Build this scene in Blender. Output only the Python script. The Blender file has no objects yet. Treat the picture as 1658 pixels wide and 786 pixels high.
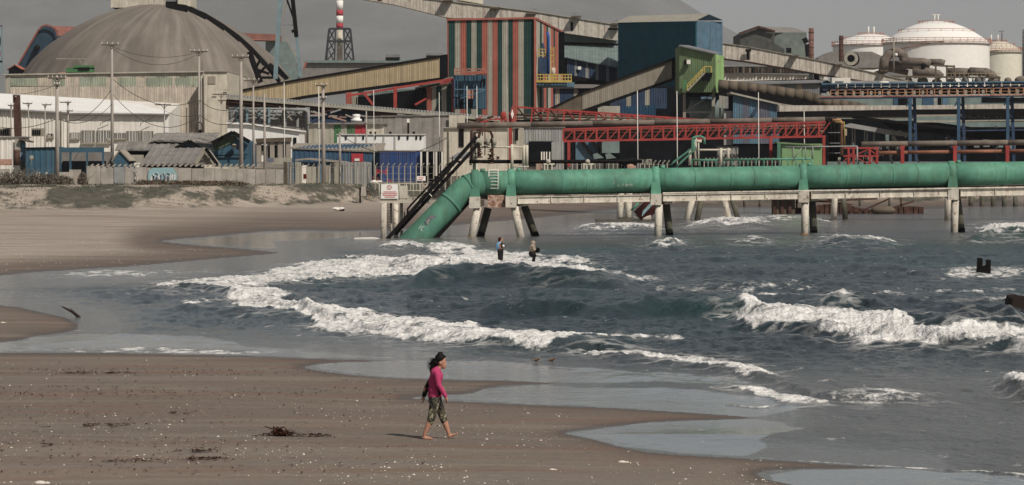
import bpy, math, random
import numpy as np
from mathutils import Vector, Matrix
rnd = random.Random(7)
S = bpy.context.scene
COL = S.collection
# ---------------------------------------------------------------- camera, light, exposure
F, CX, HY, H = 5200.0, 829.0, 256.0, 5.2      # focal length in photo pixels, principal column, horizon row, eye height
cam = bpy.data.cameras.new('camera'); co = bpy.data.objects.new('camera', cam); COL.objects.link(co)
co.location = (0, 0, H); co.rotation_euler = (math.radians(90), 0, 0)
cam.sensor_width = 36; cam.lens = 36*F/1658; cam.shift_y = (HY-393)/1658.0
cam.clip_start = 1; cam.clip_end = 30000
S.camera = co
SUN_EL, SUN_AZ = 46, 142                 # azimuth clockwise from +Y (north); the sun stands behind the camera to the right
W = bpy.data.worlds.new('World'); S.world = W; W.use_nodes = True
nt = W.node_tree; nt.nodes.clear()
sky = nt.nodes.new('ShaderNodeTexSky'); sky.sky_type = 'NISHITA'; sky.sun_disc = False
sky.sun_elevation = math.radians(SUN_EL); sky.sun_rotation = math.radians(SUN_AZ)
sky.air_density = 1.0; sky.dust_density = 1.0; sky.ozone_density = 1.0
hsv = nt.nodes.new('ShaderNodeHueSaturation'); hsv.inputs['Saturation'].default_value = 0.45; hsv.inputs['Value'].default_value = 1.0
bg = nt.nodes.new('ShaderNodeBackground'); bg.inputs['Strength'].default_value = 0.057
wo = nt.nodes.new('ShaderNodeOutputWorld')
nt.links.new(sky.outputs[0], hsv.inputs['Color']); nt.links.new(hsv.outputs[0], bg.inputs[0]); nt.links.new(bg.outputs[0], wo.inputs[0])
sl = bpy.data.lights.new('sun', 'SUN'); sl.energy = 4.0; sl.angle = math.radians(0.5); sl.color = (1, 0.93, 0.84)
so = bpy.data.objects.new('sun', sl); COL.objects.link(so)
_e, _a = math.radians(SUN_EL), math.radians(SUN_AZ)
sd_ = Vector((math.sin(_a)*math.cos(_e), math.cos(_a)*math.cos(_e), math.sin(_e)))
so.rotation_euler = sd_.to_track_quat('Z', 'Y').to_euler()
S.view_settings.view_transform = 'Standard'; S.view_settings.look = 'None'
S.view_settings.exposure = -0.1; S.view_settings.gamma = 1.0
S.render.engine = 'CYCLES'; S.render.resolution_x = 1024; S.render.resolution_y = 485

# ---------------------------------------------------------------- helpers
def P(px, py, Y): return Vector(((px-CX)*Y/F, Y, H+(HY-py)*Y/F))
def XW(px, Y): return (px-CX)*Y/F
def ZW(py, Y): return H+(HY-py)*Y/F
def YG(py, z=0.0): return (H-z)*F/(py-HY)

def origin_of(o):
    v = Vector((0, 0, 0))
    while o is not None:
        v = v+o.location; o = o.parent
    return v
def tag(o, label=None, cat=None, group=None, kind=None):
    if label: o['label'] = label
    if cat: o['category'] = cat
    if group: o['group'] = group
    if kind: o['kind'] = kind
    return o
def thing(name, label, cat, loc, group=None):
    o = bpy.data.objects.new(name, None); o.empty_display_size = 0.2; COL.objects.link(o); o.location = loc
    return tag(o, label, cat, group)

class MB:
    def __init__(s, smooth=False): s.v = []; s.f = []; s.smooth = smooth
    def add(s, vs, fs):
        b = len(s.v); s.v += [tuple(v) for v in vs]; s.f += [tuple(b+i for i in f) for f in fs]; return s
    def box(s, x0, x1, y0, y1, z0, z1):
        return s.add([(x0,y0,z0),(x1,y0,z0),(x1,y1,z0),(x0,y1,z0),(x0,y0,z1),(x1,y0,z1),(x1,y1,z1),(x0,y1,z1)],
                     [(0,3,2,1),(4,5,6,7),(0,1,5,4),(1,2,6,5),(2,3,7,6),(3,0,4,7)])
    def prism(s, pts, ext):
        n = len(pts); ext = Vector(ext); pts = [Vector(p) for p in pts]
        return s.add(pts+[p+ext for p in pts], [tuple(range(n)), tuple(range(2*n-1, n-1, -1))] +
                     [((i+1) % n, i, n+i, n+(i+1) % n) for i in range(n)])
    def beam(s, p, q, w, h=None):
        p, q = Vector(p), Vector(q); h = h or w; d = (q-p)
        if d.length < 1e-6: return s
        d.normalize(); up = Vector((0,0,1)) if abs(d.z) < .95 else Vector((0,1,0))
        a = d.cross(up).normalized()*(w/2); b = a.cross(d).normalized()*(h/2)
        vs = [p-a-b, p+a-b, p+a+b, p-a+b, q-a-b, q+a-b, q+a+b, q-a+b]
        return s.add(vs, [(0,3,2,1),(4,5,6,7),(0,1,5,4),(1,2,6,5),(2,3,7,6),(3,0,4,7)])
    def sweep(s, pts, r, n=8, caps=True):
        pts = [Vector(p) for p in pts]; m = len(pts); rs = r if isinstance(r, (list, tuple)) else [r]*m
        prev = None; b = len(s.v)
        for i, p in enumerate(pts):
            if i == 0: d = pts[1]-p
            elif i == m-1: d = p-pts[i-1]
            else: d = (pts[i+1]-p).normalized()+(p-pts[i-1]).normalized()
            d.normalize()
            if prev is None:
                up = Vector((0,0,1)) if abs(d.z) < .9 else Vector((0,1,0))
                a = d.cross(up).normalized()
            else: a = (prev-d*prev.dot(d)).normalized()
            prev = a; c = a.cross(d)
            for k in range(n):
                t = 2*math.pi*k/n; s.v.append(tuple(p+(a*math.cos(t)+c*math.sin(t))*rs[i]))
        for i in range(m-1):
            for k in range(n):
                k2 = (k+1) % n
                s.f.append((b+i*n+k, b+i*n+k2, b+(i+1)*n+k2, b+(i+1)*n+k))
        if caps: s.f.append(tuple(b+k for k in range(n-1, -1, -1))); s.f.append(tuple(b+(m-1)*n+k for k in range(n)))
        return s
    def tube(s, p, q, r, n=8, r2=None): return s.sweep([p, q], [r, r if r2 is None else r2], n)
    def lathe(s, c, prof, n=32, a0=0, a1=2*math.pi):
        b = len(s.v); c = Vector(c); full = abs(a1-a0-2*math.pi) < 1e-6; cols = n if full else n+1
        for (r, z) in prof:
            for k in range(cols):
                t = a0+(a1-a0)*k/n; s.v.append((c.x+r*math.cos(t), c.y+r*math.sin(t), c.z+z))
        for i in range(len(prof)-1):
            for k in range(n):
                k2 = (k+1) % cols
                s.f.append((b+i*cols+k, b+i*cols+k2, b+(i+1)*cols+k2, b+(i+1)*cols+k))
        return s
    def ball(s, c, rx, ry=None, rz=None, n=10, m=7, rot=None):
        ry = ry or rx; rz = rz or rx; c = Vector(c); b = len(s.v)
        for i in range(m+1):
            ph = math.pi*i/m
            for k in range(n):
                t = 2*math.pi*k/n; v = Vector((rx*math.sin(ph)*math.cos(t), ry*math.sin(ph)*math.sin(t), rz*math.cos(ph)))
                if rot: v = rot @ v
                s.v.append(tuple(c+v))
        for i in range(m):
            for k in range(n):
                k2 = (k+1) % n; s.f.append((b+i*n+k, b+(i+1)*n+k, b+(i+1)*n+k2, b+i*n+k2))
        return s
    def corr(s, A, B, zb, ztA, ztB, pitch, dep, off=0.04):
        """corrugated sheet from A to B (xy) rising from zb to ztA..ztB, ribs outwards (right of A->B)"""
        A = Vector((A[0], A[1])); B = Vector((B[0], B[1])); L = (B-A).length; d = (B-A)/L; nrm = Vector((d.y, -d.x))
        k = max(1, int(round(L/pitch))); b = len(s.v); pr = []
        for i in range(k):
            t0 = i*L/k; w = L/k; pr += [(t0, 0), (t0+w*.5, 0), (t0+w*.62, dep), (t0+w*.88, dep)]
        pr.append((L, 0))
        for t, o in pr:
            q = A+d*t+nrm*(off+o); zt = ztA+(ztB-ztA)*t/L
            s.v.append((q.x, q.y, zb if not isinstance(zb, tuple) else zb[0]+(zb[1]-zb[0])*t/L)); s.v.append((q.x, q.y, zt))
        m = len(pr)
        for i in range(m-1): s.f.append((b+2*i, b+2*i+2, b+2*i+3, b+2*i+1))
        return s
    def sheet(s, a, b_, c, d, pitch, dep, t=0.03):
        """corrugated roof sheet: a->b eave, d->c ridge, ribs run eave to ridge"""
        a, b_, c, d = map(Vector, (a, b_, c, d)); L = (b_-a).length; k = max(1, int(round(L/pitch)))
        n = (b_-a).cross(d-a).normalized(); n = n if n.z > 0 or abs(n.z) < 1e-4 else -n; pr = []
        for i in range(k):
            u = 1/k; pr += [(i*u, 0), ((i+.5)*u, 0), ((i+.62)*u, dep), ((i+.88)*u, dep)]
        pr.append((1, 0)); b0 = len(s.v)
        for u, o in pr:
            s.v.append(tuple(a.lerp(b_, u)+n*(o+t))); s.v.append(tuple(d.lerp(c, u)+n*(o+t)))
        for i in range(len(pr)-1): s.f.append((b0+2*i, b0+2*i+2, b0+2*i+3, b0+2*i+1))
        s.prism([a, b_, c, d], -n*0.08)
        return s
    def build(s, name, mat, parent=None, loc=None, **kw):
        o0 = origin_of(parent) if parent is not None else (Vector(loc) if loc is not None else Vector((0,0,0)))
        me = bpy.data.meshes.new(name)
        va = np.array(s.v, dtype=np.float64)-np.array(o0)
        me.from_pydata(va.tolist(), [], s.f)
        if s.smooth: me.polygons.foreach_set('use_smooth', [True]*len(me.polygons))
        me.materials.append(mat); me.update()
        o = bpy.data.objects.new(name, me); COL.objects.link(o)
        if parent is not None: o.parent = parent
        else: o.location = o0
        return tag(o, **kw)
def grp(mb, name, label, cat, mat, group=None, loc=None):
    if loc is None:
        a = np.array(mb.v); loc = (float(a[:,0].mean()), float(a[:,1].mean()), float(a[:,2].min()))
    return mb.build(name, mat, None, loc, label=label, cat=cat, group=group)
def copy_tree(o, loc=None, parent=None):
    c = o.copy(); COL.objects.link(c)
    if parent is not None: c.parent = parent
    if loc is not None: c.location = loc
    for ch in list(o.children): copy_tree(ch, None, c)
    return c

# ---------------------------------------------------------------- materials
MATS = {}
def mat(name, col, rough=.75, var=.18, scale=.6, streak=0.0, rust=0.0, metal=0.0, bump=.0, dirt=(.12,.095,.07), spec=.14, rustcol=(.16,.06,.03)):
    if name in MATS: return MATS[name]
    m = bpy.data.materials.new(name); m.use_nodes = True; t = m.node_tree; N = t.nodes; L = t.links
    b = N['Principled BSDF']; b.inputs['Roughness'].default_value = rough; b.inputs['Metallic'].default_value = metal
    b.inputs['Specular IOR Level'].default_value = spec
    tc = N.new('ShaderNodeTexCoord')
    def noise(sc, det=5, mp=None, ro=.6):
        n = N.new('ShaderNodeTexNoise'); n.inputs['Scale'].default_value = sc; n.inputs['Detail'].default_value = det; n.inputs['Roughness'].default_value = ro
        if mp:
            q = N.new('ShaderNodeMapping'); q.inputs['Scale'].default_value = mp; L.new(tc.outputs['Object'], q.inputs[0]); L.new(q.outputs[0], n.inputs[0])
        else: L.new(tc.outputs['Object'], n.inputs[0])
        return n.outputs[0]
    def ramp(src, a, b_, lo=0., hi=1.):
        r = N.new('ShaderNodeMapRange'); r.inputs[1].default_value = a; r.inputs[2].default_value = b_; r.inputs[3].default_value = lo; r.inputs[4].default_value = hi
        L.new(src, r.inputs[0]); return r.outputs[0]
    def mix(fac, c1, c2, mode='MIX'):
        x = N.new('ShaderNodeMixRGB'); x.blend_type = mode
        if isinstance(fac, float): x.inputs[0].default_value = fac
        else: L.new(fac, x.inputs[0])
        for i, c in ((1, c1), (2, c2)):
            if isinstance(c, tuple): x.inputs[i].default_value = (*c, 1)
            else: L.new(c, x.inputs[i])
        return x.outputs[0]
    base = tuple(col)
    c = base
    if var > 0:
        lo = tuple(max(0, v*(1-var)) for v in base); hi = tuple(min(1, v*(1+var)) for v in base)
        c = mix(ramp(noise(scale), .35, .65), lo, hi)
        c = mix(ramp(noise(scale*9, 3), .4, .6, 0, .35), c, tuple(v*(1-var*.9) for v in base))
    if streak > 0:
        c = mix(ramp(noise(1.0, 4, (2.2, 2.2, .12)), .45, .72, 0, streak), c, dirt)
    if rust > 0:
        c = mix(ramp(noise(scale*2.3, 6, None, .7), .72-rust*.35, .78-rust*.3, 0, .85), c, rustcol)
    if isinstance(c, tuple): b.inputs['Base Color'].default_value = (*c, 1)
    else: L.new(c, b.inputs['Base Color'])
    if bump > 0:
        bn = N.new('ShaderNodeBump'); bn.inputs['Strength'].default_value = bump; bn.inputs['Distance'].default_value = .05
        L.new(noise(scale*12, 4), bn.inputs['Height']); L.new(bn.outputs[0], b.inputs['Normal'])
    MATS[name] = m; return m
M = dict(
 beige=mat('beige sheet', (.50,.44,.36), streak=.25), cream=mat('cream paint', (.58,.53,.43), streak=.35, rust=.15), offw=mat('off white sheet', (.74,.70,.63), streak=.15, var=.08),
 white=mat('white paint', (.80,.78,.74), var=.06, streak=.08), greyr=mat('grey roofing', (.22,.205,.19), streak=.3), asb=mat('old fibre cement', (.27,.25,.225), var=.25, streak=.3),
 conc=mat('concrete', (.40,.365,.32), var=.2, streak=.35, bump=.3), wallc=mat('block wall render', (.38,.345,.30), var=.22, streak=.35, bump=.3), dome=mat('dusty dome', (.165,.142,.118), var=.14, scale=.12, streak=.0),
 red=mat('red paint', (.33,.055,.048), var=.2, rust=.1), orred=mat('coral red sheet', (.36,.115,.085), var=.15, streak=.3), dgreen=mat('dark green sheet', (.018,.055,.05), var=.2, streak=.15),
 stone=mat('pale grey sheet', (.36,.34,.28), var=.12, streak=.35), blue=mat('blue sheet', (.045,.105,.15), var=.2, streak=.2), lblue=mat('faded and sunlit blue sheet', (.10,.18,.245), var=.2, streak=.3),
 navy=mat('navy sheet', (.03,.055,.105), var=.2, streak=.3), dblue=mat('blue steel', (.045,.09,.145), var=.2, rust=.1), sblue=mat('pale blue steel', (.19,.26,.28), var=.15),
 black=mat('black steel', (.009,.008,.008), var=.3, rough=.6, spec=.05), dark=mat('near black and painted shade', (.008,.009,.011), var=.4, rough=.95, spec=.0), brown=mat('coal stained sheet', (.12,.095,.07), var=.3, streak=.5),  # dark: near black, also paints the shade in openings and voids
 rust=mat('rusted steel', (.080,.042,.031), var=.4, scale=2, bump=.3), gal=mat('galvanised sheet', (.30,.30,.29), var=.15, streak=.25, rough=.55), bei2=mat('tan sheet', (.44,.35,.22), streak=.3, var=.1),
 taupe=mat('taupe sheet', (.31,.275,.225), streak=.3, var=.1), lgreen=mat('apple green sheet', (.165,.235,.12), streak=.45, var=.15), pgreen=mat('jetty green paint', (.105,.265,.185), var=.32, scale=.3, streak=.65, rough=.6, dirt=(.075,.13,.085), rust=.14),
 teal=mat('pale teal sheet', (.17,.22,.21), streak=.3), concg=mat('stained concrete gallery', (.54,.49,.42), var=.18, streak=.6, scale=1.2, dirt=(.13,.08,.05)), wood=mat('weathered pole concrete', (.36,.32,.28), var=.15),
 yellow=mat('yellow rail paint', (.48,.36,.10)), orange=mat('orange paint', (.36,.19,.11), rust=.2), pile=mat('white pile paint', (.62,.57,.48), var=.15, streak=.5, rust=.45, scale=1.5), dark_pile=mat('weathered and shaded pile', (.10,.095,.07), var=.4, scale=2),
 tank=mat('tank white', (.82,.79,.74), var=.04), tankc=mat('tank cream', (.66,.63,.52), var=.06), grey=mat('mid grey paint', (.20,.20,.20)), glass=mat('dark window glass', (.05,.06,.065), rough=.2, spec=.6),
 dpipe=mat('dusty duct', (.17,.14,.115), var=.3, scale=1), pink=mat('dusty pink rail', (.45,.22,.16)), brick=mat('salmon render', (.40,.24,.18)), sgreen=mat('signal green', (.07,.17,.075)), bred=mat('brick red paint', (.40,.05,.06)),
 kelp=mat('wet kelp', (.05,.02,.012), rough=.4, var=.4), shell=mat('bleached shell', (.62,.57,.50), var=.15), drift=mat('wet driftwood', (.03,.02,.016)), skin=mat('skin', (.42,.22,.15), var=.05, rough=.5), hair=mat('black hair', (.010,.008,.008), spec=.08, rough=.6, var=.2),
 pinkj=mat('pink fleece', (.43,.05,.135), var=.12, scale=8), blackj=mat('black fleece', (.014,.012,.014)), denim=mat('light blue cloth', (.18,.36,.55)), tan=mat('tan cloth', (.33,.27,.21)), leaf=mat('dry scrub leaf', (.12,.105,.08), var=.5, scale=3), leafg=mat('green scrub leaf', (.10,.105,.07), var=.4, scale=2), ice=mat('red succulent', (.105,.065,.045), var=.4, scale=2),
 graf=mat('graffiti white', (.62,.62,.6), var=.05), grafb=mat('graffiti blue', (.27,.42,.44), var=.1), chim=mat('dark lattice steel', (.035,.037,.042)), redp=mat('sign red', (.5,.08,.08), var=.02), wire=mat('cable', (.06,.055,.05)), purple=mat('violet grey', (.13,.135,.17)), hills=mat('hazy hills', (.15,.15,.14), var=.2, scale=.004),
)
# ---------------------------------------------------------------- ground and sea: numeric helpers
def vnoise(x, y, seed=0):
    xi = np.floor(x).astype(np.int64); yi = np.floor(y).astype(np.int64); xf = x-xi; yf = y-yi
    def h(a, b):
        n = (a*374761393+b*668265263+seed*974634777) & 0xffffffff
        n = ((n ^ (n >> 13))*1274126177) & 0xffffffff
        return ((n ^ (n >> 16)) & 0xffff)/65535.0
    u = xf*xf*(3-2*xf); v = yf*yf*(3-2*yf)
    return (h(xi, yi)*(1-u)+h(xi+1, yi)*u)*(1-v)+(h(xi, yi+1)*(1-u)+h(xi+1, yi+1)*u)*v
def fbm(x, y, o=4, seed=0, g=.5):
    s = 0; a = 1; t = 0
    for i in range(o):
        s = s+a*vnoise(x, y, seed+i*17); t += a; a *= g; x = x*2.03+3.1; y = y*2.03+7.7
    return s/t
def sstep(a, b, x):
    t = np.clip((x-a)/(b-a), 0, 1); return t*t*(3-2*t)
def sdf(poly, X, Yy, ys=3.0):
    """signed distance (positive inside), rows stretched because the beach is seen at a grazing angle"""
    P_ = np.array(poly, float); n = len(P_); X = np.asarray(X, float); Q = np.asarray(Yy, float)*ys; P_[:, 1] *= ys
    d = np.full(X.shape, 1e9); ins = np.zeros(X.shape, bool)
    for i in range(n):
        a = P_[i]; b = P_[(i+1) % n]; ex, ey = b-a; wx = X-a[0]; wy = Q-a[1]
        t = np.clip((wx*ex+wy*ey)/(ex*ex+ey*ey+1e-9), 0, 1)
        d = np.minimum(d, (wx-ex*t)**2+(wy-ey*t)**2)
        c = (a[1] > Q) != (b[1] > Q)
        if abs(ey) > 1e-9: ins ^= c & (X < ex*(Q-a[1])/ey+a[0])
    d = np.sqrt(d); return np.where(ins, d, -d)
SAND_FAR = [(-1500,240),(-1500,462),(-200,456),(0,447),(60,441),(130,437),(200,433),(290,425),(370,418),(440,412),(456,409),(400,403),(330,398),(262,391),(300,387),(350,383),(420,376),(480,373.5),(560,375),(622,373),(700,369),(770,362),(860,354),(930,347),(985,341),(1050,336),(1240,337),(1300,341),(1500,339),(1660,333),(3200,330),(3200,240)]
SAND_MID = [(-1500,480),(0,494),(30,497),(62,504),(108,514),(128,524),(126,534),(104,540),(60,545),(30,552),(-40,560),(-1500,570)]
SAND_NEAR = [(-1500,560),(-100,569),(0,571),(200,571.5),(400,576),(520,581),(640,584),(640,585.5),(560,586.5),(515,590),(492,595),(530,602),(570,607),(640,612),(740,615),(820,616),(880,619),(915,621.5),(880,623),(820,625),(785,630),(765,638),(700,642),(655,644.5),(700,647),(750,650),(820,653.5),(900,657),(1000,661),(1100,667),(1200,674),(1226,677.5),(1180,680),(1100,682),(1050,685),(985,692),(925,699),(915,702),(945,708),(965,712),(1000,722),(1050,732),(1100,736.5),(1200,742),(1300,748),(1400,755),(1462,757.5),(1400,759.5),(1300,760),(1245,762),(1226,767),(1240,776),(1290,786),(1340,800),(1500,840),(2600,1000),(2600,3000),(-1500,3000)]
def shore(px, p0):
    a = sdf(SAND_FAR, px, p0, 3.0); b = sdf(SAND_MID, px, p0, 3.0); c = sdf(SAND_NEAR, px, p0, 3.0)
    w = (fbm(px*.05, p0*.35, 3, 5)-.5)*5
    s = np.maximum(np.maximum(a, b), c)
    return s+w*np.clip(np.abs(s)/12, 0.15, 1), a
FOOT = ([-3000,0,300,460,600,760,1000,1300,3400],[276,281,292,312,338,352,350,352,352])
def ground_z(px, Y):
    px = np.asarray(px, float); Y = np.asarray(Y, float); p0 = HY+F*H/Y
    s, far = shore(px, p0); x = (px-CX)*Y/F
    z = np.where(s > 0, .05*(1-np.exp(-s/60))+.05*sstep(60, 260, s), -.5*(1-np.exp(s/40)))
    z = z+np.where(s > 0, 1, .3)*(fbm(x*.35, Y*.35, 4, 3)-.5)*.022*np.clip(s/30, 0, 1)
    z = z+np.where(s > 0, 1, .0)*(fbm(x*.1, Y*.1, 3, 31)-.5)*.10*np.clip(s/160, 0, 1)
    # far beach climbs to the dune foot, then the dune face and the level ground of the works
    z = z+np.where(far > 0, .5*sstep(190, 300, Y)*np.clip(far/60, 0, 1), 0)
    foot = np.interp(px, *FOOT)+(fbm(x*.12, x*0+1, 3, 8)-.5)*10
    gul = fbm(x*.42+Y*.35, Y*.10-x*.12, 4, 21)
    rise = sstep(0, 1, (Y-foot+2)/(9+9*gul))
    z = z*(1-rise)+rise*(2.45+(fbm(x*.15, Y*.15, 3, 9)-.5)*.5*(Y < 333))+(gul-.5)*1.1*rise*(1-rise)*4*1.5
    return z, s, far, rise
def gz(px, Y): return float(ground_z(np.array([px]), np.array([Y]))[0][0])
def onsand(px, py):
    z = 0.0
    for _ in range(6):
        Y = YG(py, z); z = gz(px, Y)
    return P(px, py, Y)
def grid_mesh(name, X, Yv, Z, keep=None, smooth=True):
    R, C = X.shape; idx = np.arange(R*C).reshape(R, C)
    q = np.stack([idx[:-1, :-1], idx[:-1, 1:], idx[1:, 1:], idx[1:, :-1]], -1).reshape(-1, 4)
    if keep is not None:
        k = (keep[:-1, :-1] | keep[:-1, 1:] | keep[1:, 1:] | keep[1:, :-1]).reshape(-1); q = q[k]
    used = np.zeros(R*C, bool); used[q.reshape(-1)] = True; remap = np.cumsum(used)-1
    q = remap[q]; co_ = np.stack([X.reshape(-1), Yv.reshape(-1), Z.reshape(-1)], -1)[used]
    me = bpy.data.meshes.new(name); nq = len(q)
    me.vertices.add(len(co_)); me.vertices.foreach_set('co', co_.astype(np.float32).reshape(-1))
    me.loops.add(nq*4); me.loops.foreach_set('vertex_index', q.astype(np.int32).reshape(-1))
    me.polygons.add(nq); me.polygons.foreach_set('loop_start', np.arange(0, nq*4, 4, dtype=np.int32)); me.polygons.foreach_set('loop_total', np.full(nq, 4, np.int32))
    me.polygons.foreach_set('use_smooth', np.full(nq, smooth)); me.update(calc_edges=True); me.validate()
    o = bpy.data.objects.new(name, me); COL.objects.link(o); return o, used
def vattr(o, name, arr, used):
    a = o.data.attributes.new(name, 'FLOAT', 'POINT'); a.data.foreach_set('value', arr.reshape(-1)[used].astype(np.float32))

# ---- ground sheet
pxs = np.concatenate([np.linspace(-9000, -260, 40), np.arange(-250, 1911, 4.0), np.linspace(1920, 10600, 40)])
rows = np.concatenate([np.linspace(12, 44, 12), HY+0*np.array([0]) if False else np.array([]), F*H/(np.arange(850, 345, -1.6)-HY)])
rows = np.concatenate([rows, np.arange(rows[-1]+1, 362, .9), np.geomspace(364, 26000, 40)])
PX, YY = np.meshgrid(pxs, rows)
Z, Sd, Far, Rise = ground_z(PX, YY)
X = (PX-CX)*YY/F
og, used = grid_mesh('ground', X, YY, Z); tag(og, kind='structure')
P0 = HY+F*H/YY
dry = np.where(Far > 0, sstep(26, 95, Far)*(1-.0*P0), .22*sstep(10, 60, Sd))
dry = dry*(1-.5*sstep(.45, .65, fbm(X*.03, YY*.12, 3, 44))*(Far <= 0))
vattr(og, 'dry', dry, used); vattr(og, 'wet', 1-sstep(1, 22, Sd), used); vattr(og, 'dune', Rise, used)
def shader(name):
    m = bpy.data.materials.new(name); m.use_nodes = True; t = m.node_tree; N = t.nodes; L = t.links
    def noise(sc, det=4, mp=(1,1,1), ro=.6):
        g = N.new('ShaderNodeNewGeometry'); q = N.new('ShaderNodeMapping'); q.inputs['Scale'].default_value = mp; L.new(g.outputs['Position'], q.inputs[0])
        n = N.new('ShaderNodeTexNoise'); n.inputs['Scale'].default_value = sc; n.inputs['Detail'].default_value = det; n.inputs['Roughness'].default_value = ro; L.new(q.outputs[0], n.inputs[0]); return n.outputs[0]
    def ramp(src, a, b_, lo=0., hi=1., cl=True):
        r = N.new('ShaderNodeMapRange'); r.clamp = cl
        for i, v in ((1, a), (2, b_), (3, lo), (4, hi)):
            r.inputs[i].default_value = v
        L.new(src, r.inputs[0]); return r.outputs[0]
    def mix(fac, c1, c2, mode='MIX'):
        x = N.new('ShaderNodeMixRGB'); x.blend_type = mode
        for i, c in ((0, fac), (1, c1), (2, c2)):
            if isinstance(c, tuple): x.inputs[i].default_value = (*c, 1)
            elif isinstance(c, (float, int)): x.inputs[i].default_value = c if i == 0 else (c, c, c, 1)
            else: L.new(c, x.inputs[i])
        return x.outputs[0]
    def math_(op, a, b=0.0, c=None):
        x = N.new('ShaderNodeMath'); x.operation = op
        for i, v in enumerate((a, b)):
            if isinstance(v, (float, int)): x.inputs[i].default_value = v
            else: L.new(v, x.inputs[i])
        return x.outputs[0]
    def attr(n):
        a = N.new('ShaderNodeAttribute'); a.attribute_name = n; return a.outputs['Fac']
    return m, N, L, N['Principled BSDF'], noise, ramp, mix, math_, attr
m, N, L, B, noise, ramp, mix, math_, attr = shader('sand')
c = mix(ramp(attr('dry'), 0, 1), (.100,.077,.060), (.40,.345,.285))
c = mix(ramp(noise(.25, 5, (.5, 1.3, 1)), .42, .62, 0, .5), c, mix(.5, c, (.14,.10,.075)))
c = mix(ramp(noise(.9, 5, (.2, 1.6, 1), .7), .54, .64, 0, .55), c, (.17,.095,.06))
c = mix(ramp(noise(.55, 6, (.12, 1.1, 1), .7), .50, .60, 0, .5), c, (.15,.075,.045))
c = mix(ramp(noise(.4, 5, (.2, 1.4, 1), .6), .50, .62, 0, .45), c, (.23,.19,.15))
c = mix(ramp(noise(14, 4), .35, .68, 0, .55), c, mix(.55, c, (.28,.24,.2)))
c = mix(ramp(noise(3.2, 4), .56, .7, 0, .5), c, mix(.6, c, (.06,.05,.04)))
c = mix(ramp(attr('wet'), 0, 1, 0, .62), c, (.055,.042,.034))
veg = math_('MULTIPLY', ramp(noise(.22, 7, (1, .35, 1.5), .7), .45, .53), ramp(attr('dune'), .01, .12))
c = mix(ramp(attr('dune'), .02, .3, 0, .5), c, (.42,.35,.28))
c = mix(veg, c, mix(ramp(noise(1.1, 4), .35, .65), (.05,.052,.036), (.115,.10,.075)))
L.new(c, B.inputs['Base Color']); B.inputs['Specular IOR Level'].default_value = .35
L.new(ramp(attr('wet'), 0, 1, .85, .38), B.inputs['Roughness'])
bn = N.new('ShaderNodeBump'); bn.inputs['Strength'].default_value = .6; bn.inputs['Distance'].default_value = .03
L.new(math_('ADD', noise(6, 5), noise(1.2, 4)), bn.inputs['Height']); L.new(bn.outputs[0], B.inputs['Normal'])
og.data.materials.append(m)

# ---- sea surface
pxs = np.concatenate([np.linspace(-9000, -230, 30), np.arange(-200, 1861, 1.7), np.linspace(1880, 10600, 30)])
rows = np.concatenate([F*H/(np.arange(900, 372, -.85)-HY), F*H/(np.arange(372, 326, -.55)-HY)])
PX, YY = np.meshgrid(pxs, rows); P0 = HY+F*H/YY; X = (PX-CX)*YY/F
Sd, Far = shore(PX, P0)
depth = sstep(4, 90, -Sd)
deep = sstep(10, 200, -Sd)
def line(pts, px): return np.interp(px, [a for a, b in pts], [b for a, b in pts])
Z = np.zeros_like(X)
quiet = (1-.72*sstep(555, 625, P0))*(1-.62*sstep(165, 200, YY))
swell = (np.sin(YY*.42+X*.10+3*fbm(X*.05, YY*.03, 2, 61))*.5+.5)**2
Z += swell*.16*deep*fbm(X*.06, YY*.05, 2, 63)*1.6
Z += (fbm(X*.45, YY*.33, 5, 51, .62)-.5)*.36*(.10+.90*deep)*depth*quiet
Z += (.5-np.abs(2*fbm(X*.22+YY*.05, YY*.22, 4, 52, .55)-1))*.20*deep*quiet
Z += (fbm(X*2.2, YY*1.4, 3, 55)-.5)*.19*quiet*(.1+.9*deep)*depth
# breaking and rising waves: crest line in plan, height, front and back width (m)
RIDGES = [
 ([(660,470),(700,462),(760,459),(860,462),(1010,468)], .50, 1.6, 4.0),
 ([(640,436),(720,437),(800,439),(880,446),(960,453)], .30, 1.5, 4),
 ([(780,514),(830,508),(900,510),(1000,514),(1080,514),(1180,517),(1240,517)], .36, 1.3, 3.5),
 ([(255,475),(300,476),(420,490),(520,520),(620,542),(760,558),(900,566),(1000,570)], .17, .8, 3),
 ([(1190,535),(1230,537),(1330,548),(1440,560),(1560,571),(1700,576)], .26, .8, 3),
 ([(1195,522),(1240,526),(1320,528),(1440,533),(1560,540),(1700,536)], .34, 1.2, 3),
 ([(1530,535),(1600,532),(1660,536)], .42, 1.3, 3),
 ([(1330,503),(1370,502),(1400,501),(1440,505)], .42, 1.2, 3),
 ([(1575,391),(1610,386),(1700,387)], .75, 2.5, 6), ([(1300,403),(1330,401),(1380,402),(1440,404)], .42, 2.5, 6),
 ([(680,414),(720,411),(770,414)], .34, 2.5, 5), ([(615,405),(650,402),(680,406)], .25, 2.5, 5),
 ([(930,376),(990,375),(1060,376)], .35, 3, 7), ([(1130,366),(1180,363),(1230,367)], .35, 4, 8), ([(1220,360),(1270,358),(1320,362)], .35, 4, 8),
 ([(1060,402),(1085,400),(1110,402)], .25, 2, 5), ([(1200,396),(1225,393),(1250,396)], .25, 2, 5),
 ([(960,580),(1060,592),(1180,604),(1230,610)], .08, .5, 1.5), ([(1200,612),(1250,625),(1330,648),(1500,655)], .07, .5, 1.5), ([(1620,640),(1660,648),(1720,650)], .3, 1, 3)]
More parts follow.
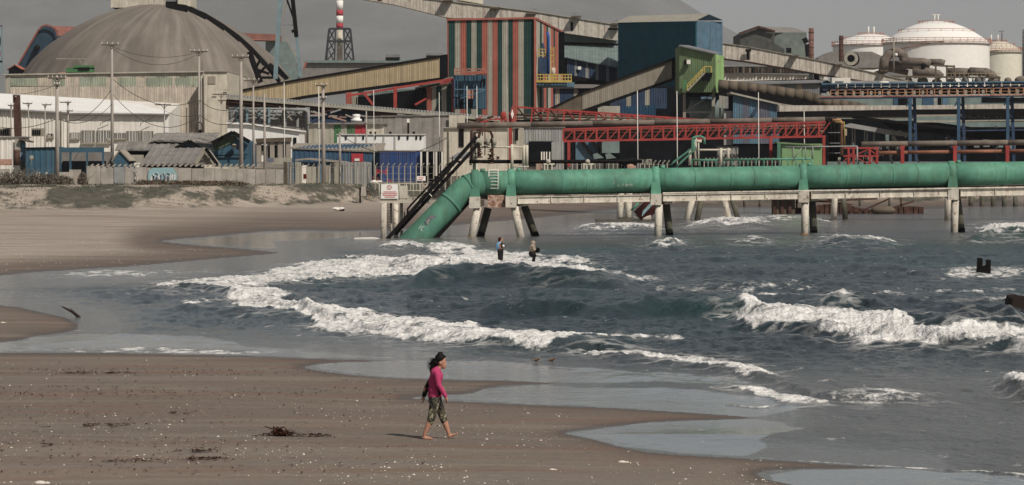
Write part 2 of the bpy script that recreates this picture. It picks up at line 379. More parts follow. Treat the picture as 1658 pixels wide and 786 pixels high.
for pts, h, wf, wb in RIDGES:
    yc = line(pts, PX); Yc = F*H/(yc-HY)+(fbm(X*.4, X*0+3.3, 3, 77)-.5)*1.6
    wob = .55+.9*fbm(X*.5+YY*.1, YY*.8, 4, 79, .6)
    env = wob*sstep(pts[0][0]-25, pts[0][0]+35, PX)*(1-sstep(pts[-1][0]-35, pts[-1][0]+25, PX))*(.65+.6*fbm(X*.3, X*0+9, 3, 78))
    d = YY-Yc; sc = np.maximum(1.0, YY/140)
    Z += h*env*np.where(d < 0, np.exp(-(d/(wf*sc))**2), np.exp(-(d/(wb*sc))**2))
# foam: patches of white water
FOAM = [
 ([(250,469),(262,461),(330,456),(410,450),(440,441),(500,427),(560,421),(650,420),(735,419),(760,411),(830,413),(870,424),(930,434),(1000,449),(930,452),(800,447),(750,441),(715,441),(700,452),(560,454),(470,459),(400,470),(440,478),(480,492),(560,506),(640,515),(700,524),(830,543),(900,551),(980,553),(950,561),(880,566),(750,562),(640,552),(560,545),(515,534),(500,520),(420,508),(370,497),(375,483),(345,476),(290,476)], .92),
 ([(1190,524),(1212,512),(1240,506),(1290,513),(1400,518),(1470,516),(1445,530),(1520,541),(1600,541),(1760,541),(1760,577),(1600,573),(1480,569),(1400,562),(1345,553),(1330,544),(1270,537),(1215,535)], 1.15),
 ([(1578,386),(1598,368),(1620,364),(1760,366),(1760,389)], 1.1), ([(1330,500),(1345,489),(1372,487),(1365,498)], .9), ([(1626,630),(1645,612),(1760,610),(1760,646),(1650,644)], 1.1),
 ([(1318,399),(1335,389),(1370,391),(1440,398),(1380,401)], .85), ([(686,411),(700,398),(735,396),(768,405),(760,413),(700,414)], 1.0), ([(622,404),(635,394),(668,393),(690,401),(668,406)], .75),
 ([(930,374),(960,366),(1060,365),(1070,373),(1000,377)], .85), ([(1120,366),(1160,355),(1200,353),(1240,361),(1210,367)], .85), ([(1210,359),(1250,349),(1290,350),(1340,360)], .7),
 ([(1055,402),(1080,392),(1110,400)], .8), ([(1195,396),(1220,386),(1250,395)], .7), ([(780,424),(850,414),(940,424),(960,430),(880,430)], .75),
 ([(1530,448),(1560,437),(1658,440),(1700,446),(1620,452),(1540,454)], .65), ([(1560,492),(1620,488),(1700,490),(1700,497),(1600,497)], .6), ([(800,456),(900,447),(1080,452),(1040,462),(880,460)], .55), ([(60,444),(150,439),(260,441),(330,440),(270,446),(140,451)], .55),
 ([(940,572),(1000,572),(1080,580),(1180,590),(1235,600),(1250,620),(1200,615),(1180,602),(1060,590),(970,580)], .95), ([(1180,630),(1240,636),(1300,646),(1330,655),(1290,657),(1220,644)], .85),
 ([(1110,558),(960,551),(1040,545),(1100,552)], .55), ([(290,494),(330,490),(350,498),(300,500)], .6),
 ([(0,568),(120,563),(300,566),(420,571),(300,571),(100,570)], .62), ([(1320,640),(1420,636),(1520,650),(1400,660)], .5), ([(1070,470),(1250,464),(1330,470),(1200,476)], .42), ([(1100,480),(1480,474),(1650,470),(1650,478),(1300,486)], .36)]
foam = np.zeros_like(X); halo = np.zeros_like(X)
inner = (PX > -220) & (PX < 1880)
for poly, st in FOAM:
    a = np.array(poly); box = (PX > a[:,0].min()-90) & (PX < a[:,0].max()+90) & (P0 > a[:,1].min()-16) & (P0 < a[:,1].max()+16)
    d = sdf(poly, PX[box], P0[box], 4.0); w = (fbm(X[box]*.8, YY[box]*.5, 5, 90, .6)-.5)*48
    v = st*sstep(-10, 9, d+w)
    foam[box] = np.maximum(foam[box], v)
    halo[box] = np.maximum(halo[box], st*sstep(-75, 5, d+w*1.3))
LACE = [[(1205,739),(1260,744),(1350,750),(1462,757),(1560,764),(1660,773),(1760,782)],
 [(1180,657),(1230,662),(1290,654),(1310,650)], [(500,593),(560,586),(640,584)], [(660,644),(740,650),(820,653)], [(1100,737),(1210,742)]]
for ln in LACE:
    for (a, b), (c_, d_) in zip(ln, ln[1:]):
        box = (PX > min(a, c_)-14) & (PX < max(a, c_)+14) & (P0 > min(b, d_)-4) & (P0 < max(b, d_)+4)
        ex, ey = c_-a, (d_-b)*3; wx = PX[box]-a; wy = (P0[box]-b)*3; t = np.clip((wx*ex+wy*ey)/(ex*ex+ey*ey), 0, 1)
        dd = np.hypot(wx-ex*t, wy-ey*t)+(fbm(X[box]*2, YY[box]*2, 2, 95)-.5)*6
        foam[box] = np.maximum(foam[box], .62*(1-sstep(.5, 4.5, dd))*(.6+.8*fbm(X[box]*.9, YY[box]*.9, 2, 96)))
foam *= sstep(-3, 6, -Sd)
lump = 1-np.abs(2*fbm(X*2.6, YY*1.3, 4, 120, .65)-1)*2.2
Z += foam*(.03+.09*np.clip(lump, 0, 1))*sstep(6, 60, -Sd)*np.clip(YY/120, .5, 1.6)
Z = np.where(Sd > -2, Z*0, Z)
Z *= 1-.75*np.exp(-((PX-1592)/70)**2-((P0-456)/12)**2)-.5*np.exp(-((PX-838)/60)**2-((P0-424)/7)**2)
ow, used = grid_mesh('water', X, YY, Z+.0, keep=Sd < 14); tag(ow, kind='structure')
calm = 1-sstep(20, 130, -Sd)
calm = np.maximum(calm, (PX < 660)*(P0 > 478)*(1-foam)*.55)
halo *= sstep(-3, 6, -Sd)
vattr(ow, 'foam', foam, used); vattr(ow, 'halo', halo, used); calm = np.minimum(calm, .62)
for poly in ([(495,593),(560,586),(640,584),(800,586),(1000,600),(1185,617),(1230,628),(1000,624),(915,621),(740,615),(600,609),(540,603)], [(655,644),(785,629),(880,622),(1000,627),(1120,634),(1190,640),(1290,652),(1315,660),(1228,676),(1200,674),(1000,661),(820,653)],
 [(915,702),(985,692),(1050,685),(1226,678),(1262,683),(1312,699),(1260,709),(1228,718),(1250,727),(1210,742),(1100,737),(1000,722)], [(1226,767),(1300,760),(1462,758),(1560,765),(1700,780),(1700,830),(1290,800)], [(300,390),(420,376),(560,375),(640,374),(600,384),(440,392),(460,404),(400,402),(330,397)], [(-60,566),(60,545),(130,540),(330,548),(420,562),(640,580),(500,580),(200,571),(0,570)]):
    w = (fbm(X*.7, YY*.7, 3, 98)-.5)*22
    calm = np.maximum(calm, (1-foam)*sstep(-3, 5, sdf(poly, PX, P0, 3.0)+w))
vattr(ow, 'calm', calm, used); vattr(ow, 'silt', np.maximum(1-deep, .75*sstep(555, 640, P0)), used)
m, N, L, B, noise, ramp, mix, math_, attr = shader('sea water')
c = mix(ramp(noise(.09, 3, (.6, .3, 1)), .42, .62), (.018,.028,.033), (.022,.046,.047))
c = mix(ramp(attr('silt'), 0, 1, 0, .8), c, (.15,.145,.135))
c = mix(ramp(attr('calm'), .55, 1, 0, .8), c, (.18,.195,.20))  # paler base colour paints in the sky's reflection on calm sheets
fn = math_('ADD', attr('foam'), ramp(noise(1.5, 6, (1, .45, 1), .72), .25, .75, -.75, .75, False))
fm = math_('MULTIPLY', ramp(fn, .40, .80), ramp(noise(.9, 7, (.30, 1.2, 1), .8), .34, .48, .18, 1))
g_ = N.new('ShaderNodeNewGeometry'); q_ = N.new('ShaderNodeMapping'); q_.inputs['Scale'].default_value = (.8, .9, 1); L.new(g_.outputs['Position'], q_.inputs[0])
wn = N.new('ShaderNodeTexNoise'); wn.inputs['Scale'].default_value = 1.4; wn.inputs['Detail'].default_value = 3; L.new(q_.outputs[0], wn.inputs[0])
vm = N.new('ShaderNodeVectorMath'); vm.operation = 'ADD'; L.new(q_.outputs[0], vm.inputs[0]); L.new(wn.outputs['Color'], vm.inputs[1])
vo = N.new('ShaderNodeTexVoronoi'); vo.feature = 'DISTANCE_TO_EDGE'; vo.inputs['Scale'].default_value = 1.1; L.new(vm.outputs[0], vo.inputs[0])
lace = math_('MULTIPLY', ramp(vo.outputs['Distance'], .02, .16, 1, 0), ramp(attr('halo'), .2, .8, 0, .5))
lace = math_('MULTIPLY', lace, ramp(noise(.5, 4, (.5, 1, 1)), .40, .60))
fm = math_('MAXIMUM', fm, lace)
fcol = mix(ramp(noise(2.5, 5, (1, .5, 1)), .35, .65), (.60,.58,.55), (.90,.88,.84))
c = mix(fm, c, fcol)
L.new(c, B.inputs['Base Color'])
L.new(mix(fm, ramp(attr('calm'), 0, 1, .22, .04), .85), B.inputs['Roughness'])
B.inputs['IOR'].default_value = 1.33
L.new(ramp(attr('calm'), .3, 1, .5, .95), B.inputs['Specular IOR Level'])
bn = N.new('ShaderNodeBump'); bn.inputs['Distance'].default_value = .32
L.new(ramp(attr('calm'), 0, 1, .95, .05), bn.inputs['Strength'])
L.new(math_('ADD', noise(1.3, 5, (1, .7, 1)), math_('MULTIPLY', noise(4.5, 4, (.8, .8, 1)), .5)), bn.inputs['Height']); L.new(bn.outputs[0], B.inputs['Normal'])
ow.data.materials.append(m)

# ---- far hills, a broad ridge seen through the haze
hx = np.linspace(-4200, 5200, 260); hy = np.linspace(6500, 12500, 50); HX, HYY = np.meshgrid(hx, hy)
ridge = np.interp(HX/HYY*F+CX, [-4000, 0, 500, 700, 960, 1160, 1400, 2200, 4400], [760, 760, 760, 760, 740, 450, 190, 150, 200])
hz_ = ridge*sstep(6500, 10500, HYY)*(1-.2*sstep(11000, 12500, HYY))*(.85+.3*fbm(HX*.0009, HYY*.0007, 4, 200))+2
oh, used = grid_mesh('hills', HX, HYY, hz_); oh.data.materials.append(M['hills']); tag(oh, kind='structure')
# ---------------------------------------------------------------- the green pipe jetty
def YJ(px): return 210+(px-780)*.013
def J(px, py, dy=0.0): v = P(px, py, YJ(px)); v.y += dy; return v
def pu(Y): return Y/F                        # metres per photo pixel at distance Y
PR = .80
axis_pts = [J(640, 419), J(674.7, 384.5), J(732, 327), J(741, 316), J(752, 306), J(766, 299), J(780, 297.3)]
jl = 'large green seawater pipe on white piles, its near end slanting into the sea'
jt = thing('pipe_jetty', jl, 'pipe', (J(780, 330).x, YJ(780), 0))
def pipe_y(px): return 297.3-(px-780)*.0192
slant = MB(True).sweep(axis_pts, PR, 40).build('slanting_pipe', M['pgreen'], jt)
MB().prism([J(684,390,-.3), J(707,390,-.3), J(768,322,-.3), J(745,309,-.3)], (0, 1.0, 0)).build('cradle_beam', M['black'], jt)
SUP = [769, 827.5, 1061, 1299, 1540, 1781]
ends = [780, 828, 1061, 1299, 1540, 1781, 1960]
for a, b in zip(ends, ends[1:]):
    n = 5 if b-a > 100 else 2
    MB(True).sweep([J(a+(b-a)*i/n, pipe_y(a+(b-a)*i/n)) for i in range(n+1)], PR, 40).build('pipe_section', M['pgreen'], jt)
for px in (945, 1178, 1216, 1365, 1388, 1480, 1622, 905, 1120, 1440):
    MB(True).sweep([J(px-1, pipe_y(px)), J(px+1, pipe_y(px))], PR+.018, 40).build('weld_band', M['pgreen'], jt)
for p, q in (((728, 331), (731.5, 327.5)), ((757, 303), (760, 301.4))):
    MB(True).sweep([J(*p), J(*q)], PR+.03, 40).build('weld_band', M['pgreen'], jt)
# saddles
for i, px in enumerate(SUP):
    c = J(px, pipe_y(px)); hw = .24
    MB(True).sweep([c-Vector((hw,0,0)), c-Vector((hw-.03,0,0)), c+Vector((hw-.03,0,0)), c+Vector((hw,0,0))], [PR+.06, PR+.12, PR+.12, PR+.06], 40).build('pipe_collar', M['pgreen'], jt)
    s = MB(); zb = J(px, pipe_y(px)+27).z
    for sy in (-1, 1):
        y0 = c.y+sy*(PR+.05)
        s.prism([(c.x-.26, y0-.06, c.z+.1), (c.x-.36, y0-.06, zb), (c.x+.36, y0-.06, zb), (c.x+.26, y0-.06, c.z+.1)], (0, .12, 0))
    s.box(c.x-.2, c.x+.2, c.y-.7, c.y+.7, zb, c.z-PR+.05)
    s.build('saddle', M['pgreen'], jt)
    if i in (0, 1, 2, 3, 4): MB(True).tube(c+Vector((.5, 0, PR-.1)), c+Vector((.5, 0, PR+.18)), .16).build('vent_stub', M['pgreen'], jt)
# deck girders and caps
def deck_y(px): return 317.5-(px-780)*.0165
def gird(a, b, mname, dy, h=11.5, y0=2.0):
    A = J(a, deck_y(a)+y0); B_ = J(b, deck_y(b)+y0); hh = h*pu(210); A.y += dy; B_.y += dy
    g = MB(); g.prism([A, B_, B_-Vector((0,0,hh)), A-Vector((0,0,hh))], (0, .16, 0))
    fl = .05; g.prism([A+Vector((0,-.09,.003)), B_+Vector((0,-.09,.003)), B_+Vector((0,-.09,-fl)), A+Vector((0,-.09,-fl))], (0, .34, 0))
    g.prism([A+Vector((0,-.09,-hh)), B_+Vector((0,-.09,-hh)), B_+Vector((0,-.09,-hh-fl)), A+Vector((0,-.09,-hh-fl))], (0, .34, 0))
    for x in (A, ): g.box(x.x+.01, x.x+.05, x.y-.08, x.y, x.z-hh, x.z)
    return g.build('girder', M[mname], jt)
edges = [838, 890, 947, 1004, 1052]
for s0, s1 in ((838, 1052), (1072, 1292), (1311, 1532), (1552, 1774), (1790, 1960)):
    n = max(2, int(round((s1-s0)/57)))
    for k in range(n):
        a = s0+(s1-s0)*k/n; b = s0+(s1-s0)*(k+1)/n-.8
        gird(a, b, 'pile', -.95, 10.5); gird(a, b, 'pile', .95, 10.5)
MB().prism([J(838, deck_y(838)-3), J(1960, deck_y(1960)-3), J(1960, deck_y(1960)+0), J(838, deck_y(838))], (0, .9, 0)).build('walkway', M['black'], jt)
MB().prism([J(1072, deck_y(1072)-1.2, -1.0), J(1960, deck_y(1960)-1.2, -1.0), J(1960, deck_y(1960)+1, -1.0), J(1072, deck_y(1072)+1, -1.0)], (0, .1, 0)).build('walkway_edge', M['pile'], jt)
MB().prism([J(790, 316, -.6), J(838, 316, -.6), J(838, 336, -.6), J(790, 336, -.6)], (0, 1.6, 0)).build('girder', mat('rust stained girder', (.45,.33,.26), rust=.75, var=.3, scale=2), jt)
for i, px in enumerate(SUP):
    c = J(px, deck_y(px)+4)
    MB().box(c.x-.36, c.x+.36, c.y-1.15, c.y-.55, c.z-.62, c.z+.12).build('pile_cap', M['pile'], jt)
    if i: MB().box(c.x+.28, c.x+1.15, c.y+.5, c.y+1.6, c.z-.55, c.z-.32).build('pile_cap', M['dark_pile'], jt)
    MB().box(c.x-.25, c.x+.6, c.y-.56, c.y+1.2, c.z-.5, c.z-.1).build('cross_beam', M['brown'], jt)
PILES = [((774,335),(763,388),-.85,'pile'),((790,338),(777,386),1.6,'dark_pile'),((833,335),(844.5,390),-.85,'pile'),((849,334),(868,386),1.8,'dark_pile'),  # rear piles coloured dark to paint in the deck's shade
 ((1066,331),(1064,388),-.85,'pile'),((1081,332),(1087,388),1.8,'dark_pile'),((1302,327),(1301,382),-.85,'pile'),((1319,327),(1322,384),1.8,'dark_pile'),
 ((1544,324),(1542,382),-.85,'pile'),((1556,322),(1563,380),1.8,'dark_pile'),((1785,322),(1784,382),-.85,'pile')]
for (a, b, dy, mn) in PILES:
    p, q = J(*a, dy), J(*b, dy); q = q+(q-p)*.15
    MB(True).sweep([p, p.lerp(q, .5), q], .25, 18).build('pile', M[mn], jt)
    w = p.lerp(q, .80 if mn == 'pile' else .72)
    MB(True).sweep([w, w.lerp(q, .5), q], [.262, .268, .27], 18).build('tide_band', mat('tide stained pile', (.22,.17,.11), rust=.7, var=.4, scale=3) if mn == 'pile' else M['black'], jt)
# ladder hoop over the pipe
l = MB(); lc = J(799, pipe_y(799))
for sx in (-.3, .3):
    pts = [lc+Vector((sx, math.cos(t)*-(PR+.08), math.sin(t)*(PR+.08))) for t in [math.radians(-25+i*14) for i in range(16)]]
    l.sweep(pts, .032, 5)
for i in range(14):
    t = math.radians(-22+i*14.5); v = Vector((0, math.cos(t)*-(PR+.08), math.sin(t)*(PR+.08))); l.tube(lc+v-Vector((.3,0,0)), lc+v+Vector((.3,0,0)), .024, 5)
l.build('pipe_ladder', M['offw'], jt)
# flat print wrapped on the pipe
def pipe_print(name, strokes, px, mname, w=.05, slantwise=False):
    s = MB()
    if slantwise: a, b = axis_pts[1], axis_pts[2]; d = (b-a).normalized(); base = a
    else: d = Vector((1,0,0)); base = J(px, pipe_y(px))
    up = Vector((0,0,1))-d*d.z; up.normalize(); fr = Vector((0,-1,0))
    def pt(u, v, r=PR+.012):
        t = v/PR; return base+d*u+(fr*math.cos(t)+up*math.sin(t))*r
    for st in strokes:
        for (u0, v0), (u1, v1) in zip(st, st[1:]):
            L_ = math.hypot(u1-u0, v1-v0)+1e-6; nx, ny = -(v1-v0)/L_*w/2, (u1-u0)/L_*w/2; ex, ey = (u1-u0)/L_*w*.4, (v1-v0)/L_*w*.4
            s.add([pt(u0-nx-ex, v0-ny-ey), pt(u1-nx+ex, v1-ny+ey), pt(u1+nx+ex, v1+ny+ey), pt(u0+nx-ex, v0+ny-ey)], [(0,1,2,3)])
    return s.build(name, M[mname], jt)
def arc(cx, cy, rx, ry, a, b, n=12): return [(cx+rx*math.cos(math.radians(a+(b-a)*i/n)), cy+ry*math.sin(math.radians(a+(b-a)*i/n))) for i in range(n+1)]
g = [arc(1.5,.0,.50,.36,0,360,22), arc(1.5,0,.44,.30,0,360,22), arc(1.33,.1,.15,.12,20,280), arc(1.36,-.10,.15,.12,110,-150), arc(1.66,.08,.15,.14,-60,200), arc(1.64,-.13,.14,.10,40,-200), [(1.48,.22),(1.52,-.25)]]
rot = lambda st, c, s_: [(c[0]+(u-c[0])*math.cos(s_)-(v-c[1])*math.sin(s_), c[1]+(u-c[0])*math.sin(s_)+(v-c[1])*math.cos(s_)) for u, v in st]
fill = MB()
pipe_print('graffiti_fill', [rot([(1.5+.05*k, -math.sqrt(max(0, .12-(.047*k)**2))*.9), (1.5+.05*k, math.sqrt(max(0, .12-(.047*k)**2))*.9)], (1.5, 0), -.6) for k in range(-7, 8)], 0, 'stone', .06, True)
pipe_print('graffiti', [rot(s_, (1.5, 0), -.6) for s_ in g], 0, 'purple', .04, True)
pipe_print('graffiti', [arc(2.35,-.15,.15,.12,0,330), [(2.3,-.2),(2.48,0)], arc(.75,.1,.18,.1,30,300), arc(.8,-.1,.14,.1,60,290), [(.5,.3),(.8,.35)]], 0, 'graf', .03, True)
pipe_print('rust_run', [[(1.12,-.05),(1.02,-.7)],[(1.14,.12),(1.12,-.05)]], 0, 'rust', .07, True)
Lm = {'A':[[(0,0),(.5,1),(1,0)],[(.2,.4),(.8,.4)]], 'L':[[(0,1),(0,0),(.8,0)]], 'I':[[(.4,0),(.4,1)]], 'E':[[(.9,1),(0,1),(0,0),(.9,0)],[(0,.5),(.7,.5)]], 'N':[[(0,0),(0,1),(.9,0),(.9,1)]], 'V':[[(0,1),(.45,0),(.9,1)]]}
st = []
for i, (ch, sc) in enumerate(zip('VLIEN', (1.7, .6, 1, .7, 1))):
    for s_ in Lm[ch]: st.append([(i*.26+u*.17+(.15 if i else 0), -.32+v*.15*sc) for u, v in s_])
pipe_print('graffiti', st, 990, 'graf', .03)
for k in range(44):
    px = rnd.choice([870, 940, 1010, 1130, 1170, 1240, 1365, 1388, 1440, 1480, 1620])+rnd.uniform(-20, 20); t0 = rnd.uniform(.4, 1.1)
    pipe_print('rust_run', [[(0, t0), (rnd.uniform(-.02, .02), t0-rnd.uniform(.2, .8))]], px, rnd.choice(['rust','rust','brown','dark_pile']), rnd.uniform(.015,.045))
# black stair handrails beside the slanting pipe
hr = thing('stair_handrail', 'black steel stairway with handrails climbing along the slanting end of the green pipe', 'stairs', tuple(J(632, 384)))
s = MB()
for dy in (-1.1, -.45):
    s.build if False else None
MB().beam(J(628,387,-1.1), J(772,222,-1.1), .16, .22).build('stringer', M['black'], hr)
MB().beam(J(640,380,-.4), J(776,232,-.4), .12, .2).build('stringer', M['black'], hr)
MB(True).sweep([J(664,350,-1.1), J(661,346,-1.1), J(661,338,-1.1), J(666,332,-1.1), J(727,267,-1.1), J(733,262,-1.1), J(745,262,-1.1)], .07, 7).build('handrail', M['black'], hr)
MB(True).sweep([J(683,334,-.4), J(686,318,-.4), J(748,250,-.4)], .06, 7).build('handrail', M['black'], hr)
for k in range(22):
    t = k/21; a = J(634+t*138, 381-t*158, -1.1); MB().box(a.x-.13, a.x+.13, a.y, a.y+.7, a.z-.02, a.z+.02).build('step', M['black'], hr)
for t in (.12, .42, .72): 
    a = J(640+t*130, 373-t*149, -1.1); MB().beam(a, a+Vector((0,0,.5)), .06).build('rail_post', M['black'], hr)
MB().beam(J(690,308,-1.15), J(700,318,-1.15), .05).build('tie', M['offw'], hr)
# sign platform
pf = thing('sign_platform', 'small white steel platform on posts with railing, left of the slanting green pipe', 'platform', tuple(P(650, 385, 209)))
Yp = 209.0
MB().prism([P(615,322,Yp), P(694,322,Yp), P(694,329,Yp), P(615,329,Yp)], (0, 1.4, 0)).build('deck', M['cream'], pf)
for px, w, y in ((621,10,0),(633,4,1.1),(641,8,0),(650,5,1.2)):
    a = P(px, 329, Yp+y); MB(True).tube(a, Vector((a.x, a.y, -.6)), w*.5*pu(Yp), 12).build('post', M['pile'], pf)
lad = MB()
for sx in (628, 633): lad.beam(P(sx,329,Yp+.5), P(sx,388,Yp+.5), .03)
for k in range(12): lad.beam(P(628,332+k*4.6,Yp+.5), P(633,332+k*4.6,Yp+.5), .025)
lad.build('ladder', M['brown'], pf)
for py in (297.5, 309, 320): MB(True).sweep([P(614,py,Yp-.02), P(690,py,Yp-.02)], .028, 6).build('rail', M['cream'], pf)
for px in range(614, 692, 11): MB(True).tube(P(px,297,Yp-.02), P(px,323,Yp-.02), .028, 6).build('baluster', M['cream'], pf)
MB().prism([P(647,301,Yp-.05), P(660,301,Yp-.05), P(660,321,Yp-.05), P(647,321,Yp-.05)], (0,.03,0)).build('kick_panel', M['cream'], pf)
sg = thing('warning_sign', 'white sign with a red prohibition roundel and red lettering on the sign platform railing', 'sign', tuple(P(630, 322, Yp-.1)))
MB().prism([P(617,298.5,Yp-.1), P(644.5,298.5,Yp-.1), P(644.5,322,Yp-.1), P(617,322,Yp-.1)], (0,.04,0)).build('sign_board', M['tank'], sg)
s = MB()
c = P(630.5, 303.5, Yp-.115)
ring = [(c.x+.15*math.cos(t*math.pi/12), c.z+.13*math.sin(t*math.pi/12)) for t in range(25)]
for (a, b), (c2, d2) in zip(ring, ring[1:]): s.beam((a, c.y, b), (c2, c.y, d2), .035, .012)
s.beam((c.x-.1, c.y, c.z+.09), (c.x+.1, c.y, c.z-.09), .03, .012); s.build('prohibition_symbol', M['redp'], sg)
s = MB(); rr = random.Random(3)
for row, (x0, x1) in enumerate(((621,640),(619,643),(620,642),(623,639))):
    x = x0; py = 310.2+row*2.8
    while x < x1:
        w = rr.uniform(.8, 1.7); s.prism([P(x,py,Yp-.115), P(x+w,py,Yp-.115), P(x+w,py+1.5,Yp-.115), P(x,py+1.5,Yp-.115)], (0,.012,0)); x += w+.5
s.build('sign_lettering', M['redp'], sg)
# cream pipe frames and valves standing on the jetty
def frame_thing(name, label, cat, specs, mname, Y, r=.07, loc=None, group=None):
    t = thing(name, label, cat, tuple(P(*loc, Y)), group)
    for nm, pts, rad in specs:
        MB(True).sweep([P(a, b, Y) for a, b in pts], rad or r, 8).build(nm, M[mname], t)
    return t
ft = frame_thing('valve_gantry', 'cream steel frame over the jetty valves, left of the red diamond post', 'frame',
  [('post', [(768,277),(768,212)], .11), ('post', [(829,275),(829,234)], .10), ('crossbar', [(768,238.5),(852,238.5)], .06), ('post', [(848,268),(848,235)], .10), ('post', [(853,268),(853,235)], .10), ('crossbar', [(826,270),(856,270)], .05), ('post',[(762,268),(762,248)],.08)], 'cream', YJ(800)+.5, loc=(800, 277))
vt = thing('valve_assembly', 'rusty cluster of valves and bent pipes above the slanting pipe elbow', 'valves', tuple(J(790, 276, .6)))
for pts, r in (([(763,262),(763,213),(766,210),(782,210)], .09), ([(768,232),(768,217),(772,214),(776,216)], .07), ([(775,250),(775,222),(778,213),(784,211),(794,213),(797,220),(797,262)], .09), ([(785,252),(785,198)], .035), ([(781,220),(781,206),(789,206)], .04), ([(792,232),(792,225)], .14), ([(760,262),(830,262)], .12), ([(832,262),(850,262)], .12)):
    MB(True).sweep([J(a, b, .6) for a, b in pts], r, 8).build('pipe', M['rust'] if r != .12 else M['black'], vt)
for (px, py, r) in ((776,244,.18),(776,252,.22),(776,262,.17),(795,244,.16),(795,254,.24),(795,262,.2),(785,232,.12),(802,232,.1),(806,256,.14)):
    b = J(px, py, .6); MB(True).lathe(b-Vector((0,0,r*.7)), [(0,0),(r,0),(r,r*.3),(r*.55,r*.45),(r*.55,r),(r,r*1.15),(r,r*1.4),(0,r*1.4)], 12).build('valve', M['rust'], vt)
for px in (773, 777, 790, 800): MB(True).tube(J(px,236,.4), J(px,224,.4), .13, 10).build('flow_meter', M['stone'], vt)
for px, w in ((812, 16), (838,14), (918,30), (960, 26)):
    pass
bp = thing('service_pipe', 'thin black service pipe running above the green pipe to its right end bracket', 'pipe', tuple(J(950, 262, 1.2)))
MB(True).sweep([J(832,262.5,1.2), J(910,262,1.2), J(1010,261.5,1.2), J(1040,261.5,1.2)], .13, 10).build('pipe_run', M['black'], bp)
for px in (915, 980, 1015): MB().beam(J(px,262,1.2), J(px,277,1.2), .12).build('bracket', M['black'], bp)
for px in (888, 952):
    t = thing('pipe_stand', 'cream trestle holding the black service pipe, %s' % ('nearer the red diamond post' if px < 900 else 'nearer the second green saddle'), 'stand', tuple(J(px, 276, .9)), 'cream trestles on the green pipe')
    MB().beam(J(px-8,266,.9), J(px+10,266,.9), .1).build('crossbar', M['cream'], t)
    for a, b in ((-6,-6),(-1,-1),(6,6)): MB().beam(J(px+a,266,.9), J(px+b,278,.9), .10).build('leg', M['cream'], t)
    MB(True).ball(J(px,262,.9), .16).build('clamp', M['cream'], t)
# second pumping frame on the far side, green stair and rails
YK = 262.0
sf = frame_thing('valve_gantry', 'cream steel frame with pipes on the rear jetty, above the second green saddle', 'frame',
  [('post', [(1117,268),(1117,242)], .13), ('post', [(1126,268),(1126,224)], .12), ('post', [(1167,268),(1167,240)], .13), ('post', [(1179,262),(1179,240)], .12), ('crossbar', [(1114,243),(1184,243)], .08), ('crossbar',[(1122,229),(1136,229)],.12), ('post',[(1131,268),(1131,228)],.06)], 'cream', YK, loc=(1150, 270))
gt = frame_thing('pipe_stair', 'green painted inclined rails climbing to the cream frame on the rear jetty', 'stairs',
  [('handrail', [(1086,268),(1092,262),(1121,240),(1121,224),(1126,222)], .09), ('handrail', [(1094,272),(1104,262),(1124,243),(1124,226)], .09), ('bent_pipe', [(1124,226),(1126,222),(1134,221),(1140,224),(1141,234)], .10)], 'pgreen', YK-.8, loc=(1105, 272))
rl = frame_thing('jetty_railing', 'green tubular railing along the rear jetty, right of the cream frame', 'railing',
  [('top_rail', [(1120,259.5),(1162,259.5)], .09), ('top_rail', [(1172,259),(1313,257.5)], .09)]+[('post', [(x,258.5),(x,272)], .055) for x in range(1120, 1316, 13) if not 1160 < x < 1172], 'pgreen', YK-.6, loc=(1215, 272))
wr = frame_thing('jetty_railing', 'thin pale railing over the rear jetty in front of the green cabin', 'railing',
  [('top_rail', [(1272,238.5),(1388,237)], .05), ('post', [(1388,237),(1388,268)], .06), ('post', [(1304,238),(1304,258)], .04), ('post', [(1316,238),(1316,258)], .04), ('post',[(1285,238),(1285,262)],.04),('brace',[(1285,258),(1298,240)],.04)], 'gal', YK-3, loc=(1330, 268))
# rear jetty: deck and raked piles
rj = thing('rear_jetty', 'older jetty behind the green pipe on raked rust streaked piles', 'jetty', tuple(P(1150, 357, 268)))
MB().prism([P(1000,300,268), P(1960,296,268), P(1960,308,268), P(1000,312,268)], (0, 3, 0)).build('deck', M['conc'], rj)
for a, b, mn in (((1006,312),(1003,356),'pile'),((1019,312),(1017,356),'pile'),((1124,312),(1111,360),'pile'),((1138,312),(1128,360),'dark_pile'),((1170,312),(1181,358),'pile'),((1182,312),(1196,358),'dark_pile'),((1352,308),(1350,349),'pile'),((1364,308),(1368,348),'dark_pile'),((1535,308),(1534,352),'pile')):
    p, q = P(*a, 268), P(*b, 268); q = q+(q-p)*.2; MB(True).sweep([p, q], .26 if mn == 'pile' else .24, 12).build('pile', M[mn], rj)
MB().box(P(1003,0,268).x, P(1022,0,268).x, 267, 269.5, -.3, .25).build('pile_base', M['dark_pile'], rj)
op = thing('broken_pipe', 'rust red end of an old slanting pipe with pale blue graffiti under the jetty deck', 'pipe', tuple(P(1040, 357, 262)))
MB(True).sweep([P(1034,352,262), P(1080,312,262), P(1090,303,262)], .62, 20).build('pipe_body', mat('rust red pipe', (.16,.05,.045), rust=.5, var=.3), op)
MB(True).sweep([P(1026,354,261.7), P(1054,353,261.7)], .25, 10).build('collar', M['conc'], op)
s = MB(); rr = random.Random(5)
for k in range(9):
    a = P(1040+k*2.3, 346-k*2.5, 261.2); s.beam(a+Vector((0,0,-.2)), a+Vector((.1,0,.25)), .07, .02); s.beam(a, a+Vector((.14,0,.1)), .05, .02)
s.build('graffiti', M['grafb'], op)
MB(True).tube(P(1022,341,261), P(1034,329,261), .09).build('green_strut', M['pgreen'], op)
MB().box(P(966,0,262).x, P(1062,0,262).x, 261, 266, -.3, .12).build('footing', M['dark_pile'], op)
